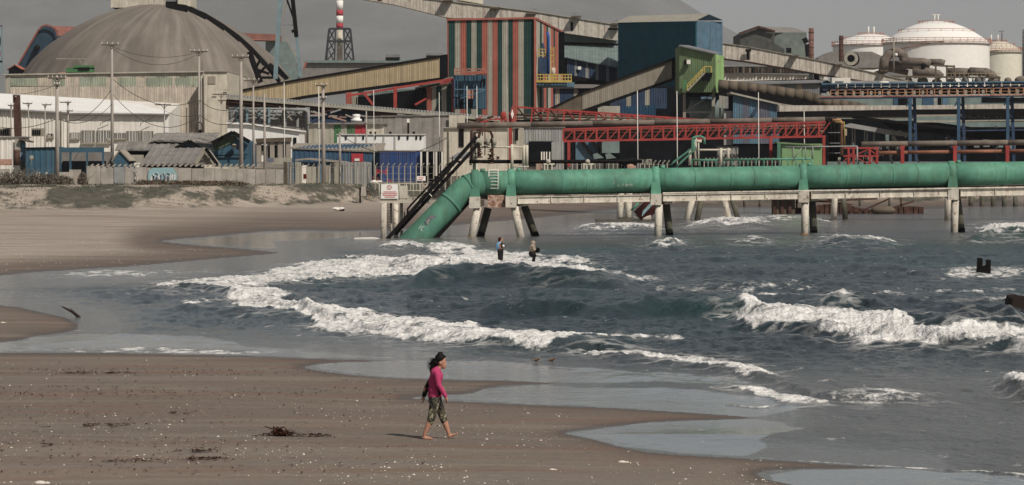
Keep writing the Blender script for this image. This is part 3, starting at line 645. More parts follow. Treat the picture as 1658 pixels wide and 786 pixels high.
# long rusty barge-like retaining wall beyond, and rows of stumps
rw = thing('rusty_revetment', 'dark rust brown sheet piling and twisted steel on the far beach behind the jetty', 'sheet piling', tuple(P(1370, 348, 300)))
for px in range(1252, 1288, 6): MB().box(XW(px,297), XW(px+5.6,297), 297+.1*(px%4), 299, -.3, ZW(322,297)).build('sheet_pile', M['brown'] if px % 4 else M['rust'], rw)
for px in range(1288, 1496, 8): MB().box(XW(px,300), XW(px+7.5,300), 300+.1*(px%3), 302, -.3, ZW(333+4*math.sin(px*.05)+(px-1288)*.03,300)).build('sheet_pile', M['rust'], rw)
for a, b in (((1288,328),(1420,322)),((1400,340),(1440,322)),((1340,322),(1395,345)),((1420,345),(1480,326)),((1290,318),(1290,340)),((1458,318),(1460,345)),((1310,324),(1380,332))): MB().beam(P(*a,299), P(*b,299), .16).build('bent_beam', M['rust'], rw)
MB(True).ball(P(1430,341,299), 1.2, .8, .45).build('rubble', M['brown'], rw)
pr = thing('stump_row', 'row of short dark timber stumps on the far beach at the right edge', 'stumps', tuple(P(1580, 333, 345)))
for k, px in enumerate(range(1572, 1780, 18)): MB(True).tube(P(px,318,345), P(px,334,345)-Vector((0,0,.4)), .26, 8).build('stump', M['dark_pile'], pr)
for px in (1205, 1230, 1392, 1440): MB(True).tube(P(px,318,340), P(px,337,340), .12, 6).build('stump', M['dark_pile'], pr)
# ---------------------------------------------------------------- generic industrial building pieces
GZ = 2.3
def V2(px, Y): return (XW(px, Y), Y)
def panels(root, A, B, zb, ztA, ztB, mats, widths, pitch=.35, dep=.05, name='wall_panel', labels=None, gap=.03):
    """row of corrugated panels from plan point A to B"""
    A = Vector(A[:2]); B = Vector(B[:2]); L = (B-A).length; tot = float(sum(widths)); x = 0
    for i, w in enumerate(widths):
        a = x/tot; b = (x+w)/tot; x += w; ga = gap/L
        p = A.lerp(B, a); q = A.lerp(B, b-ga)
        mn = mats[i % len(mats)]
        MB().corr(p, q, zb, ztA+(ztB-ztA)*a, ztA+(ztB-ztA)*b, pitch, dep).build(name, M[mn] if isinstance(mn, str) else mn, root)
def solid(root, base, zb, tops, mname, name='wall'):
    """closed body on a plan polygon with a top height per corner"""
    n = len(base); vs = [(p[0], p[1], zb) for p in base]+[(p[0], p[1], t) for p, t in zip(base, tops)]
    m = MB(); m.add(vs, [tuple(range(n-1, -1, -1)), tuple(range(n, 2*n))]+[(i, (i+1) % n, n+(i+1) % n, n+i) for i in range(n)])
    return m.build(name, M[mname], root)
def shed(name, label, x0, x1, yt0, yt1, Y0, depth, wallm, roofm=None, ybot=None, pw=14, pitch=.35, kind='flat', yridge=None, Y1=None, over=.25, mats=None, group=None, cat='building', apex=None, rt=.12):
    """x0..x1 front wall in columns at distance Y0 (Y1 at the right end); kinds: flat, slope (roof rises away), gable (gable end faces the sea)"""
    Y1 = Y1 or Y0; A = V2(x0, Y0); B = V2(x1, Y1); zA = ZW(yt0, Y0); zB = ZW(yt1, Y1); zb = GZ-.3 if ybot is None else ZW(ybot, Y0)
    t = thing(name, label, cat, ((A[0]+B[0])/2, (A[1]+B[1])/2, zb), group)
    d = Vector((B[0]-A[0], B[1]-A[1])); L = d.length; d /= L; n = Vector((-d.y, d.x))     # n points away
    C_ = (B[0]+n.x*depth, B[1]+n.y*depth); D = (A[0]+n.x*depth, A[1]+n.y*depth)
    mp = L/max(1, round((x1-x0)/pw)); k = max(1, round(L/mp))
    mats = mats or [wallm]; roofm = roofm or wallm
    zr = ZW(yridge, (Y0+Y1)/2) if yridge is not None else None
    if kind == 'flat':
        solid(t, [A, B, C_, D], zb, [zA, zB, zB, zA], wallm)
        panels(t, A, B, zb, zA, zB, mats, [1]*k, pitch)
        panels(t, B, C_, zb, zB, zB, mats, [1]*max(1, int(depth/6)), pitch)
        e = over; MB().prism([(A[0]-e*d.x-e*n.x, A[1]-e*d.y-e*n.y, zA+.003), (B[0]+e*d.x-e*n.x, B[1]+e*d.y-e*n.y, zB+.003), (C_[0]+e*d.x, C_[1], zB+.003), (D[0]-e*d.x, D[1], zA+.003)], (0,0,rt)).build('roof', M[roofm], t)
    elif kind == 'slope':
        solid(t, [A, B, C_, D], zb, [zA, zB, zr, zr], wallm)
        panels(t, A, B, zb, zA, zB, mats, [1]*k, pitch)
        e = over; a = Vector((A[0]-e*d.x-e*n.x, A[1]-e*n.y, zA-.02)); b = Vector((B[0]+e*d.x-e*n.x, B[1]-e*n.y, zB-.02)); c = Vector((C_[0]+e*d.x, C_[1], zr)); dd = Vector((D[0]-e*d.x, D[1], zr))
        kk = max(1, int(round((x1-x0)/24)))
        for i in range(kk): MB().sheet(a.lerp(b, i/kk), a.lerp(b, (i+.985)/kk), dd.lerp(c, (i+.985)/kk), dd.lerp(c, i/kk), pitch, .04).build('roof_sheet', M[roofm], t)
    elif kind == 'gable':
        ax = apex if apex is not None else .5; ap = Vector(A).lerp(Vector(B), ax)
        m = MB(); pts = [(A[0], A[1], zb), (B[0], B[1], zb), (B[0], B[1], zB), (ap.x, ap.y, zr), (A[0], A[1], zA)]
        m.prism(pts, (n.x*depth, n.y*depth, 0)); m.build('wall', M[wallm], t)
        for (p, q) in (((A[0]-d.x*over, A[1], zA-over*.4), (ap.x, ap.y, zr+.06)), ((ap.x, ap.y, zr+.06), (B[0]+d.x*over, B[1], zB-over*.4))):
            o = Vector((n.x, n.y, 0)); p, q = Vector(p)-o*over, Vector(q)-o*over; p2, q2 = p+o*(depth+over), q+o*(depth+over)
            if p.z < q.z: MB().sheet(p2, p, q, q2, pitch, .04).build('roof_sheet', M[roofm], t)
            else: MB().sheet(q, q2, p2, p, pitch, .04).build('roof_sheet', M[roofm], t)
    return t
def fquad(px0, py0, px1, py1, Y, dep=.06): return [P(px0,py0,Y), P(px1,py0,Y), P(px1,py1,Y), P(px0,py1,Y)]
def plate(root, name, px0, py0, px1, py1, Y, mname, th=.08, out=.12, **kw):
    return MB().prism(fquad(px0, py0, px1, py1, Y-out), (0, th, 0)).build(name, M[mname], root, **kw)
def window(root, px0, py0, px1, py1, Y, n=3, fr='taupe', out=.12, lightp='offw'):
    f = plate(root, 'window', px0, py0, px1, py1, Y, 'glass', .05, out)
    b = MB(); w = .10
    for (a, b_, c, d_) in ((px0,py0,px1,py0),(px0,py1,px1,py1),(px0,py0,px0,py1),(px1,py0,px1,py1)): b.beam(P(a,b_,Y-out-.04), P(c,d_,Y-out-.04), w)
    b.build('frame', M[fr], f)
    for i in range(1, n*2):
        x = px0+(px1-px0)*i/(n*2); MB().beam(P(x,py0,Y-out-.06), P(x,py1,Y-out-.06), .05 if i % 2 else .09).build('window_bar', M[lightp], f)
    return f

# ---------------------------------------------------------------- left: works buildings
dm = thing('storage_dome', 'huge dusty grey brown storage dome with a cream roof house on top', 'dome', (XW(251,620), 650, GZ))
k = pu(650); zt = ZW(7, 650)
prof = [(0,0),(30,2),(62,9),(97,22),(125,36),(152,53),(175,70),(196,90),(217,117),(232,145),(241,170),(246,200),(248,235)]
prof = [(r*k, -d*k) for r, d in prof]
dp = []
for i in range(len(prof)-1):
    for j in range(3): t = j/3; dp.append((prof[i][0]*(1-t)+prof[i+1][0]*t, prof[i][1]*(1-t)+prof[i+1][1]*t))
dp.append(prof[-1])
dmat = M['dome']; t_ = dmat.node_tree
MB(True).lathe((XW(251,650), 650, zt), dp, 96).build('shell', dmat, dm)
# radial dust streaks as a material driven by angle round the dome axis
N = t_.nodes; L = t_.links; B = N['Principled BSDF']
tc = N.new('ShaderNodeTexCoord'); sx = N.new('ShaderNodeSeparateXYZ'); L.new(tc.outputs['Object'], sx.inputs[0])
at = N.new('ShaderNodeMath'); at.operation = 'ARCTAN2'; L.new(sx.outputs['Y'], at.inputs[0]); L.new(sx.outputs['X'], at.inputs[1])
cb = N.new('ShaderNodeCombineXYZ'); ms = N.new('ShaderNodeMath'); ms.operation = 'MULTIPLY'; ms.inputs[1].default_value = 12; L.new(at.outputs[0], ms.inputs[0]); L.new(ms.outputs[0], cb.inputs[0])
mz = N.new('ShaderNodeMath'); mz.operation = 'MULTIPLY'; mz.inputs[1].default_value = .11; L.new(sx.outputs['Z'], mz.inputs[0]); L.new(mz.outputs[0], cb.inputs[1])
nn = N.new('ShaderNodeTexNoise'); nn.inputs['Scale'].default_value = 1.0; nn.inputs['Detail'].default_value = 4; L.new(cb.outputs[0], nn.inputs[0])
r_ = N.new('ShaderNodeMapRange'); r_.inputs[1].default_value = .42; r_.inputs[2].default_value = .75; r_.inputs[4].default_value = .35; L.new(nn.outputs[0], r_.inputs[0])
old = B.inputs['Base Color'].links[0].from_socket; mx = N.new('ShaderNodeMixRGB'); L.new(r_.outputs[0], mx.inputs[0]); L.new(old, mx.inputs[1]); mx.inputs[2].default_value = (.40,.36,.31,1); L.new(mx.outputs[0], B.inputs['Base Color'])
for (x0, x1, y0, y1, mn, dy) in ((182,246,-12,12,'cream',-6),(246,270,-12,9,'concg',-4),(270,290,-12,2,'grey',-3),(290,312,-12,10,'cream',-6)):
    a = P(x0,y1,650); b = P(x1,y0,650); MB().box(a.x, b.x, 648.5+dy*.2, 658, a.z-.2, b.z).build('roof_house', M[mn], dm)
# arched conveyor gallery draped over the dome
ar = thing('arched_gallery', 'black arched conveyor gallery curving down over the right side of the storage dome', 'conveyor', tuple(P(430,128,600)))
pts = [(268,6),(300,10),(330,22),(360,40),(385,58),(405,76),(425,97),(443,118),(452,130)]
m = MB()
for (a, b), (c, d) in zip(pts, pts[1:]): m.prism([P(a,b-2,605), P(c,d-2,605), P(c,d+9,605), P(a,b+6,605)], (0, 4, 0))
m.build('gallery_box', M['black'], ar)
m = MB()
for a, b, w in (((404,84),(412,108),1),((412,108),(422,134),1),((430,108),(414,126),.5),((422,96),(413,112),.5),((413,112),(436,120),.5),((414,126),(445,126),.5),((436,104),(464,128),.7)): m.beam(P(*a,604), P(*b,604), w)
m.build('support_truss', M['black'], ar)
# blue shed behind the dome
bs = thing('blue_hangar', 'dark blue hangar end with coral edge rising behind the left side of the dome', 'building', tuple(P(60,118,760)))
pp = [(18,125),(30,105),(62,50),(68,44),(75,42),(83,44),(90,49),(94,60),(130,80),(150,125)]
MB().prism([P(a,b,760) for a, b in pp], (0, 20, 0)).build('wall', mat('dark hangar blue', (.03,.055,.08), var=.2), bs)
m = MB()
for (a, b), (c, d) in zip(pp[1:8], pp[2:8]): m.beam(P(a,b-1,759), P(c,d-1,759), .3, .4)
m.build('roof_edge', mat('dull red edge', (.24,.09,.07)), bs)
MB().prism([P(78,42,761), P(452,56,900), P(452,66,900), P(92,58,761)], (0, 10, 0)).build('roof', mat('dull red roof', (.25,.11,.085), var=.2), bs)
MB(True).tube(P(60,78,759.5), P(60,78,757), 5*pu(760), 16).build('vent', M['black'], bs)
MB().prism([P(430,66,900), P(468,68,900), P(490,130,900), P(430,130,900)], (0,4,0)).build('annex_wall', M['teal'], bs)
sh = shed('small_shed', 'small dark rooftop shed with coral gable at the far left of the dome', 14, 34, 112, 112, 640, 6, 'dark', 'orred', ybot=124, kind='gable', yridge=106, over=.3)
# long beige warehouse
bw = thing('beige_warehouse', 'long beige ribbed warehouse with a band of green skylight panels below its roofline', 'building', tuple(P(190,240,470)))
zt = ZW(121,470)
solid(bw, [V2(9,462), V2(330,470), (XW(330,470),500), (XW(9,462),500)], GZ-.3, [ZW(122.5,462), ZW(117.5,470), ZW(117.5,470), ZW(122.5,462)], 'beige')
A, Bp = V2(17,462), V2(330,470)
panels(bw, A, Bp, GZ, ZW(141,462), ZW(138,470), ['beige'], [1]*31, .36, .06)
for i in range(31):
    pass
panels(bw, A, Bp, ZW(140.5,466), ZW(127,462), ZW(122,470), [mat('green skylight', (.27,.30,.235), var=.25, scale=.4, streak=.3), mat('pale green skylight', (.32,.35,.27), var=.2, scale=.4, streak=.3), 'beige'], [3,2.5,3,2,.5,3,2.4,3,2.6,.6,3,2,3,2.5,.5,3,3], .36, .06, 'skylight_panel')
panels(bw, A, Bp, ZW(126,466), ZW(122.8,462), ZW(117.7,470), ['beige'], [1]*8, 9, .02, 'fascia')
MB().prism([(A[0]-1,461.4,ZW(122.5,462)), (Bp[0],469.4,ZW(117.4,470)), (Bp[0],501,ZW(117.4,470)), (A[0]-1,501,ZW(122.5,462))], (0,0,.2)).build('roof', M['stone'], bw)
panels(bw, V2(9,462), V2(17,462), ZW(155,462), ZW(123,462), ZW(123,462), ['stone'], [1], .36, .05)
tw = thing('stair_tower', 'smooth cream corner tower at the right end of the beige warehouse', 'building', tuple(P(350,240,466)))
solid(tw, [V2(330.5,466), V2(368.5,466), (XW(368.5,466),500), (XW(330.5,466),500)], GZ-.3, [ZW(116.5,466)]*4, 'cream')
plate(tw, 'louvre', 337, 124, 349, 136, 466, 'taupe'); MB().box(XW(330,466), XW(369,466), 465.7, 501, ZW(116.4,466), ZW(115.4,466)).build('parapet', M['stone'], tw)
MB(True).tube(P(330.5,120,465.5), P(330.5,240,465.5), .09, 6).build('downpipe', M['taupe'], tw)
for y, x in ((146,362),(153,345)): MB().beam(P(x,y,465.7), P(x+7,y,465.7), .1).build('bracket', M['grey'], tw)
gr = thing('roof_machine', 'green machinery housing with a thin mast and crossbar on the roof of the beige warehouse', 'machine', tuple(P(128,118,480)))
for x0,x1,y0,y1 in ((107,149,110,119),(119,149,106,112)): MB().box(XW(x0,480), XW(x1,480), 480, 483, ZW(y1,480), ZW(y0,480)).build('housing', M['sgreen'], gr)
MB().box(XW(127,480), XW(145,480), 479.8, 481, ZW(114,480), ZW(109.5,480)).build('opening', M['black'], gr)
m = MB(); m.beam(P(91,95.5,481), P(140,95.5,481), .12); m.beam(P(128,96,481), P(134,107,481), .08); m.beam(P(137,96,481), P(140,118,481), .06); m.build('mast', M['taupe'], gr)
MB().box(XW(95,480), XW(157,480), 480, 481, ZW(119.5,480), ZW(117.5,480)).build('curb', M['pink'], gr)
# white factory hall
wh = thing('white_hall', 'long white factory hall with grey eave line and barred windows behind the shacks', 'building', tuple(P(135,245,410)))
solid(wh, [V2(-60,410), V2(272,410), (XW(272,410),425), (XW(-60,410),425)], GZ-.3, [ZW(181,410), ZW(186,410), ZW(168,425), ZW(150,425)], 'offw')
panels(wh, V2(-60,410), V2(112,410), GZ, ZW(176,410), ZW(184,410), ['offw'], [1]*14, .62, .09)
panels(wh, V2(112.5,410), V2(272,410), GZ, ZW(187,410), ZW(187,410), ['offw'], [1]*9, 30, .02)
MB().prism([P(-60,173,409.3), P(112,182,409.3), P(112,184.5,409.3), P(-60,175.5,409.3)], (0,1,0)).build('eave_gutter', M['grey'], wh)
MB().prism([P(112,183,409.3), P(273,184.5,409.3), P(273,187,409.3), P(112,185.5,409.3)], (0,1,0)).build('eave_gutter', M['grey'], wh)
MB().prism([P(-60,148,424), P(150,160,424), P(275,174,424), P(273,184.5,409.5), P(112,183,409.5), P(-60,173,409.5)], (0,0,-.15)).build('roof_panel', M['white'], wh)
MB().prism([P(0,152,424.2), P(75,157,424.2), P(150,162,424.2), P(275,174,424.2), P(275,176,424.2), P(150,165,424.2), P(0,156,424.2)], (0,.4,0)).build('ridge_cap', M['cream'], wh)
for x0,x1,y0,y1,n in ((132,153,212,231.5,4),(157,178,212,231.5,4),(205,225,213,229,4),(228,248,213,229,4),(113,128.5,215.5,224,4),(185,202,216,224.5,3),(251,263,217,224,2),(77,86,217,222,1)):
    w = window(wh, x0, y0, x1, y1, 410, n); MB().prism(fquad(x0-1,y1,x1+1,y1+2.5,409.6), (0,.3,0)).build('sill', M['taupe'], w)
MB().prism(fquad(267,186,273,240,409.8), (0,.2,0)).build('corner_trim', M['white'], wh)
for x in (-5, 50): pass
m = MB(); m.beam(P(162,204,409.4), P(163,200,409.4), .06); m.beam(P(163,200,409.4), P(180,193,409.4), .06); m.beam(P(227,204,409.4), P(228,200,409), .06); m.beam(P(228,200,409), P(250,189,409), .06); m.build('cable_drop', M['wire'], wh)
for x, lab in ((7,'left'), (59,'right')):
    t = thing('rooftop_unit', 'grey box air cooler on the white hall wall, %s the rust brown stack' % ('left of' if x < 30 else 'right of'), 'air conditioner', tuple(P(x,220,406)))
    MB().box(XW(x-8,406), XW(x+9,406), 406, 408, ZW(221,406), ZW(208,406)).build('casing', M['taupe'], t)
    for i in range(4): MB().box(XW(x-6+i*3.6,406), XW(x-4+i*3.6,406), 405.85, 406.05, ZW(219,406), ZW(210,406)).build('grille', M['dark'], t)
ct = thing('rusty_stack', 'dark rust brown square stack in front of the white hall', 'chimney', tuple(P(27,222,404)))
MB().prism([P(20.5,154,404), P(31,154,404), P(33.5,222,404), P(23.5,222,404)], (0,.9,0)).build('shaft', M['rust'], ct)
MB(True).tube(P(25.5,157,403.9), P(25.5,157,403.7), .1, 8).build('bolt', M['stone'], ct)
# right white plant building with open ground floor
w2 = thing('white_loading_hall', 'white building with sloping roof and dark open bays right of the beige warehouse', 'building', tuple(P(430,255,400)))
MB().prism([P(368,200,400), P(402,201,400), P(485,213,400), P(485,262,400), P(368,262,400)], (0,10,0)).build('wall', M['white'], w2)
MB().prism([P(366,198.5,399.6), P(402,199.5,399.6), P(487,211,399.6), P(487,213.5,399.6), P(402,202,399.6), P(366,201,399.6)], (0,11,0)).build('roof', M['white'], w2)
for x0,x1,y0,y1 in ((418,466,226,232),(418,430,235,245),(434,448,236,256),(462,470,230,252),(475,480,223,238),(408,412,240,262)): plate(w2, 'opening', x0,y0,x1,y1,400,'dark')
for x in (419.5, 441, 454, 467): MB().beam(P(x,225,399.3), P(x,262,399.3), .55).build('column', M['taupe'], w2)
MB().beam(P(414,228,399), P(472,226,399), .5).build('lintel', M['brown'], w2)
plate(w2, 'low_wall', 440, 256, 478, 266, 397, 'stone'); plate(w2, 'purple_sheet', 433, 256, 443, 263, 396.5, 'purple')
# wall shed row
ws = thing('striped_low_shed', 'low shed with white, green and red wall panels under the pipe bridge', 'building', tuple(P(560,240,410)))
zt0, zt1 = ZW(201,410), ZW(201,410)
solid(ws, [V2(500,410), V2(622,410), (XW(622,410),420), (XW(500,410),420)], GZ-.3, [zt0, zt1, zt1, zt0], 'stone')
panels(ws, V2(500,410), V2(622,410), GZ, zt0, zt1, ['stone','sgreen','stone',mat('moss green', (.08,.14,.07)),'bred','cream'], [41,11,10,13,18,29], 1.2, .05)
MB().prism(fquad(498,199,624,201.5,409.5), (0,10,0)).build('roof', M['greyr'], ws)
MB().prism([P(560,199,412), P(600,204,412), P(618,204,412), P(618,200,412), P(590,197,412)], (0,4,0)).build('roof_step', M['greyr'], ws)
gw = shed('grey_warehouse', 'plain grey brown block warehouse behind the white container block', 590, 746, 190, 187, 430, 12, 'asb', 'greyr', pw=30, pitch=6)
plate(gw, 'cream_panel', 727, 187, 753, 206, 429.5, 'cream')
lp = thing('lamp_post', 'short black post with a white box lamp on the grey warehouse roof line', 'lamp', tuple(P(661,220,395)))
MB(True).tube(P(661,218,395), P(661,199,395), .12, 8).build('post', M['black'], lp); MB().box(XW(659,395), XW(663,395), 394.7, 395.3, ZW(199,395), ZW(193,395)).build('lamp_head', M['offw'], lp)
cb_ = thing('container_block', 'white flat roofed container block with a row of small dark vents', 'building', tuple(P(616,245,388)))
MB().box(XW(546,388), XW(687,388), 388, 396, GZ-.3, ZW(218.5,388)).build('wall', M['white'], cb_)
MB().box(XW(545,388), XW(688,388), 387.8, 396.2, ZW(218.5,388)+.003, ZW(217.3,388)).build('parapet', M['offw'], cb_)
for x in (560,588,607,646,660,674,681): plate(cb_, 'vent', x-1, 220.5, x+1.6, 226, 388, 'dark')
for x in (577,622,640): MB().beam(P(x,219,387.8), P(x,244,387.8), .07).build('downpipe', M['stone'], cb_)
for x in (600, 607, 632, 670): MB(True).tube(P(x,217.5,390), P(x,213.5,390), .15, 6).build('roof_vent', M['dark'], cb_)
bl = shed('blue_long_shed', 'long low blue shed with grey roof, left end taller, below the white containers', 473, 616, 240, 246, 372, 10, 'dblue', 'taupe', pw=22, pitch=.5, kind='slope', yridge=232)
plate(bl, 'red_door', 569, 249, 588, 272, 371.9, 'bred'); plate(bl, 'door_emblem', 574, 257, 582, 261, 371.8, 'offw', .05)
nv = shed('blue_depot', 'bright navy sheet depot with open dark bay and white posts at its right', 615, 762, 245, 246, 370, 12, 'dark', 'taupe', pw=200, pitch=.4)
panels(nv, V2(615,369.8), V2(681,369.8), GZ-.3, ZW(246,370), ZW(246,370), [mat('bright navy', (.03,.065,.19), var=.2, streak=.35)], [1]*5, .4, .06)
for x in (682, 692, 702.5, 706.5, 716, 724): MB().beam(P(x,246,369.3), P(x,285,369.3), .20 if x != 702.5 else .12).build('bay_post', M['offw'], nv)
ll = thing('leaning_shelter', 'low dark shelter with pale tilted roof beside the electric poles', 'shelter', tuple(P(510,280,362)))
MB().prism([P(478,258,362), P(500,256,362), P(562,262,362), P(562,265,362), P(500,259,362), P(478,261,362)], (0,5,0)).build('roof', M['taupe'], ll)
MB().box(XW(482,363), XW(560,363), 363, 366, GZ-.3, ZW(263,363)).build('back_wall', M['dblue'], ll)
# beige hall and grey gate hall behind the jetty
bh = thing('cream_hall', 'cream smooth hall with a black vertical strip behind the jetty valves', 'building', tuple(P(780,265,350)))
MB().box(XW(718,350), XW(840,350), 350, 362, GZ-.3, ZW(208,350)).build('wall', M['cream'], bh)
plate(bh, 'black_strip', 743, 209, 751, 238, 350, 'black'); plate(bh, 'black_strip', 834, 208, 839, 228, 349.8, 'black')
MB().box(XW(717,350), XW(841,350), 349.7, 362, ZW(208,350)+.003, ZW(206.5,350)).build('roof_edge', M['stone'], bh)
for k_ in range(8): plate(bh, 'roof_louvre', 754+k_*2.2, 204.5, 755.5+k_*2.2, 207, 350.3, 'offw')
tn = thing('tent_canopy', 'small grey pitched canopy roof in front of the cream hall', 'canopy', tuple(P(752,262,345)))
m = MB(); m.add([P(728,256,345), P(775,254,345), P(768,246,348), P(742,247,348)], [(0,1,2,3)]); m.prism([P(728,256,345), P(775,254,345), P(775,256,345), P(728,258,345)], (0,3,0)); m.build('roof', M['grey'], tn)
for x in (732, 772): MB().beam(P(x,256,345.5), P(x,285,345.5), .12).build('post', M['offw'], tn)
gh = shed('grey_gate_hall', 'grey ribbed hall with a wide dark gateway behind the jetty valves', 848, 912, 207, 207, 362, 14, 'gal', 'greyr', pw=16, pitch=.35)
plate(gh, 'gateway', 856, 229, 896, 270, 361.8, 'dark', .12); 
for x in (876,880,884,889): plate(gh, 'inner_door', x, 246, x+2, 262, 361.6, 'offw', .04)
plate(gh, 'side_strip', 840, 207, 848, 262, 361.9, 'stone')
plate(gh, 'gate_leaf', 893, 230, 905, 262, 361.6, 'gal', .05)
# ---------------------------------------------------------------- boundary wall, shacks and poles
bwll = thing('block_wall', 'long weathered concrete block wall with graffiti along the top of the dune', 'wall', tuple(P(300,299,334)))
xs = [140,163,184,202,218,238,262,288,310,330,348,366,384,400,414,430,446,459]
for i, (a, b) in enumerate(zip(xs, xs[1:])):
    yt = 269+(a-140)*.018; mn = ['wallc','wallc','conc'][(i*5) % 3] if i != 2 else 'gal'
    Yw = 334+(i % 2)*.06
    MB().box(XW(a,Yw)+.02, XW(b,Yw)-.02, Yw, Yw+.3, 1.3, ZW(yt+(i % 3)*.5, Yw)).build('wall_panel', M[mn], bwll)
for i, a in enumerate(range(146, 420, 9)):
    MB().beam(P(a,270,334), P(a+5,266.3,334.2), .14).build('coping_bracket', M['taupe'], bwll)
m = MB()
def wall_print(strokes, x0, y0, sc, mname, w=.09, Y=333.9, name='graffiti', root=None):
    s = MB()
    for st in strokes:
        for (u0, v0), (u1, v1) in zip(st, st[1:]):
            a = P(x0+u0*sc, y0-v0*sc, Y); b = P(x0+u1*sc, y0-v1*sc, Y); s.beam(a, b, w, .02)
    return s.build(name, M[mname], root or bwll)
MB().prism([P(238,298,333.93), P(241,275,333.93), P(250,272,333.93), P(281,272,333.93), P(287,285,333.93), P(284,297,333.93), P(262,298.5,333.93)], (0,.03,0)).build('graffiti_fill', M['grafb'], bwll)
wall_print([arc(3,7,2.2,8,200,-40,14), arc(9,9,4.5,9,0,360,18), arc(9.5,7,2,5,0,360,12), arc(20,9,3,9,150,-150,14), arc(28,9,5,9,0,360,18), arc(28,8,2.2,5,0,360,12), [(34,2),(36,17)], arc(36,10,3,8,90,-60,10)], 244, 298, 1.0, 'graf', .17, 333.88)
wall_print([arc(9.5,7,1.2,3.4,0,360,12), arc(28,8,1.3,3.2,0,360,12), [(15,2),(17,15)], [(22,2),(23,14)]], 244, 298, 1.0, 'purple', .16, 333.87)
wall_print([arc(1,20,1.6,2.4,0,300), arc(1,14,1.6,2.4,180,-100), arc(1.5,8,1.6,2.6,90,420), [(0,2),(3,5),(0,6)]], 219, 297, 1.0, 'graf', .10, 333.88)
lw = thing('low_wall', 'broken low wall pieces behind the scrub at the far left', 'wall', tuple(P(60,299,337)))
for a, b, yt in ((-60,15,274),(96,112,279),(112,131,275),(133,138,272)): MB().box(XW(a,337), XW(b,337), 337, 337.4, 1.5, ZW(yt,337)).build('wall_panel', M['wallc'] if b != 138 else M['dark'], lw)
for x in (57, 61, 73): MB().beam(P(x,299,333), P(x+2.5,279,333), .14).build('striped_stake', M['offw'], lw)
sh1 = shed('white_shack', 'white ribbed shack with a thin flat roof at the far left edge', -60, 33, 225, 223, 352, 6, 'offw', 'greyr', pw=18, pitch=.5)
plate(sh1, 'pink_tarpaulin', -10, 258, 19, 268, 345, 'brick'); plate(sh1, 'blue_door', 33, 231, 41, 262, 352, 'lblue'); plate(sh1, 'side_wall', 24, 225, 33, 265, 351.7, 'stone')
MB().prism([P(31,224,351), P(46,229,351), P(46,231,351), P(31,226,351)], (0,4,0)).build('awning', M['brown'], sh1)
MB(True).tube(P(27,268,350), P(27,243,350), .35, 8).build('stump_post', M['rust'], sh1)
sh2 = shed('blue_shack', 'flat topped blue shack with a black roof edge left of the tall bare pole', 42, 88, 241, 240, 350, 5, 'blue', 'black', pw=46, pitch=.6)
sh3 = thing('blue_carport', 'open blue framed shelter with grey back wall between the tall pole and the block wall', 'shelter', tuple(P(130,270,352)))
MB().prism([P(94,239,352), P(168,239,352), P(168,247,352), P(94,247,352)], (0,.3,0)).build('fascia', M['blue'], sh3)
for x in (114, 141, 167): MB().beam(P(x,247,352), P(x,282,352), .22).build('post', M['blue'], sh3)
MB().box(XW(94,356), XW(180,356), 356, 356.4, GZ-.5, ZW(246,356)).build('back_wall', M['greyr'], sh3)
MB().box(XW(98,354), XW(168,354), 355.6, 356, GZ-.5, ZW(261,355.6)).build('shadow_panel', M['dark'], sh3)  # dark sheet painted as the shelter's inner shadow
sh4 = shed('small_blue_gable', 'tiny dark blue gable shack peeking over the wall left of the graffiti', 184, 208, 260, 260, 346, 5, 'blue', 'taupe', kind='gable', yridge=244, apex=.42, over=.2)
sh5 = shed('brown_roof_house', 'house with wide grey brown pitched roof and pale triangular gable above the wall graffiti', 226, 326, 268, 268, 344, .5, 'dark', 'greyr', pw=30, pitch=1.2, over=.1)
t = sh5
MB().sheet(P(226,267,343.2), P(317,266,343.2), P(333,240,350), P(245,241,350), .9, .05).build('roof_sheet', M['greyr'], t)
MB().prism([P(318,267,344), P(333,243,344), P(351,267,344)], (0,5,0)).build('gable_wall', M['stone'], t)
for (a, b) in (((316,268),(333,241)),((333,241),(352,267))): MB().beam(P(*a,343.4), P(*b,343.4), .35).build('barge_board', M['taupe' if a[0] == 316 else 'black'], t)
for y in (253, 259, 264): MB().beam(P(325,y,343.8), P(342,y,343.8), .08).build('gable_slat', M['greyr'], t)
sh6 = thing('grey_gable_house', 'low house with patched grey roof and dark open front behind the brown roofed house', 'building', tuple(P(240,262,352)))
for i, (a, b, mn) in enumerate(((186,203,'asb'),(203,217,'greyr'),(217,235,'asb'),(235,249,'greyr'),(249,272,'asb'),(272,284,'greyr'),(284,300,'asb'))):
    MB().sheet(P(a,243.5,352), P(b-.4,243.5,352), P(b+5.6,229.5,358), P(a+6,230.5,358), 1.0, .05).build('roof_sheet', M[mn], sh6)
MB().prism([P(193,243,352.5), P(292,241,352.5), P(292,262,352.5), P(193,262,352.5)], (0,5,0)).build('wall', M['dark'], sh6)
MB().prism([P(203,251,351), P(232,251,351), P(232,264,351), P(203,264,351)], (0,.5,0)).build('cream_wall', M['stone'], sh6)
MB().prism([P(286,241,351.5), P(306,230,351.5), P(322,241,351.5), P(322,262,351.5), P(286,262,351.5)], (0,6,0)).build('gable_wall', M['blue'], sh6)
for (a, b) in (((284,241),(307,229)),((307,229),(324,242))): MB().beam(P(*a,351), P(*b,351), .4).build('barge_board', M['black'], sh6)
sh7 = thing('blue_gable_house', 'blue and green painted gable house with a round satellite dish left of the tall pole', 'building', tuple(P(375,268,356)))
MB().prism([P(345,231,356), P(377,216,356), P(402,230,356), P(407,270,356), P(345,270,356)], (0,8,0)).build('wall', M['blue'], sh7)
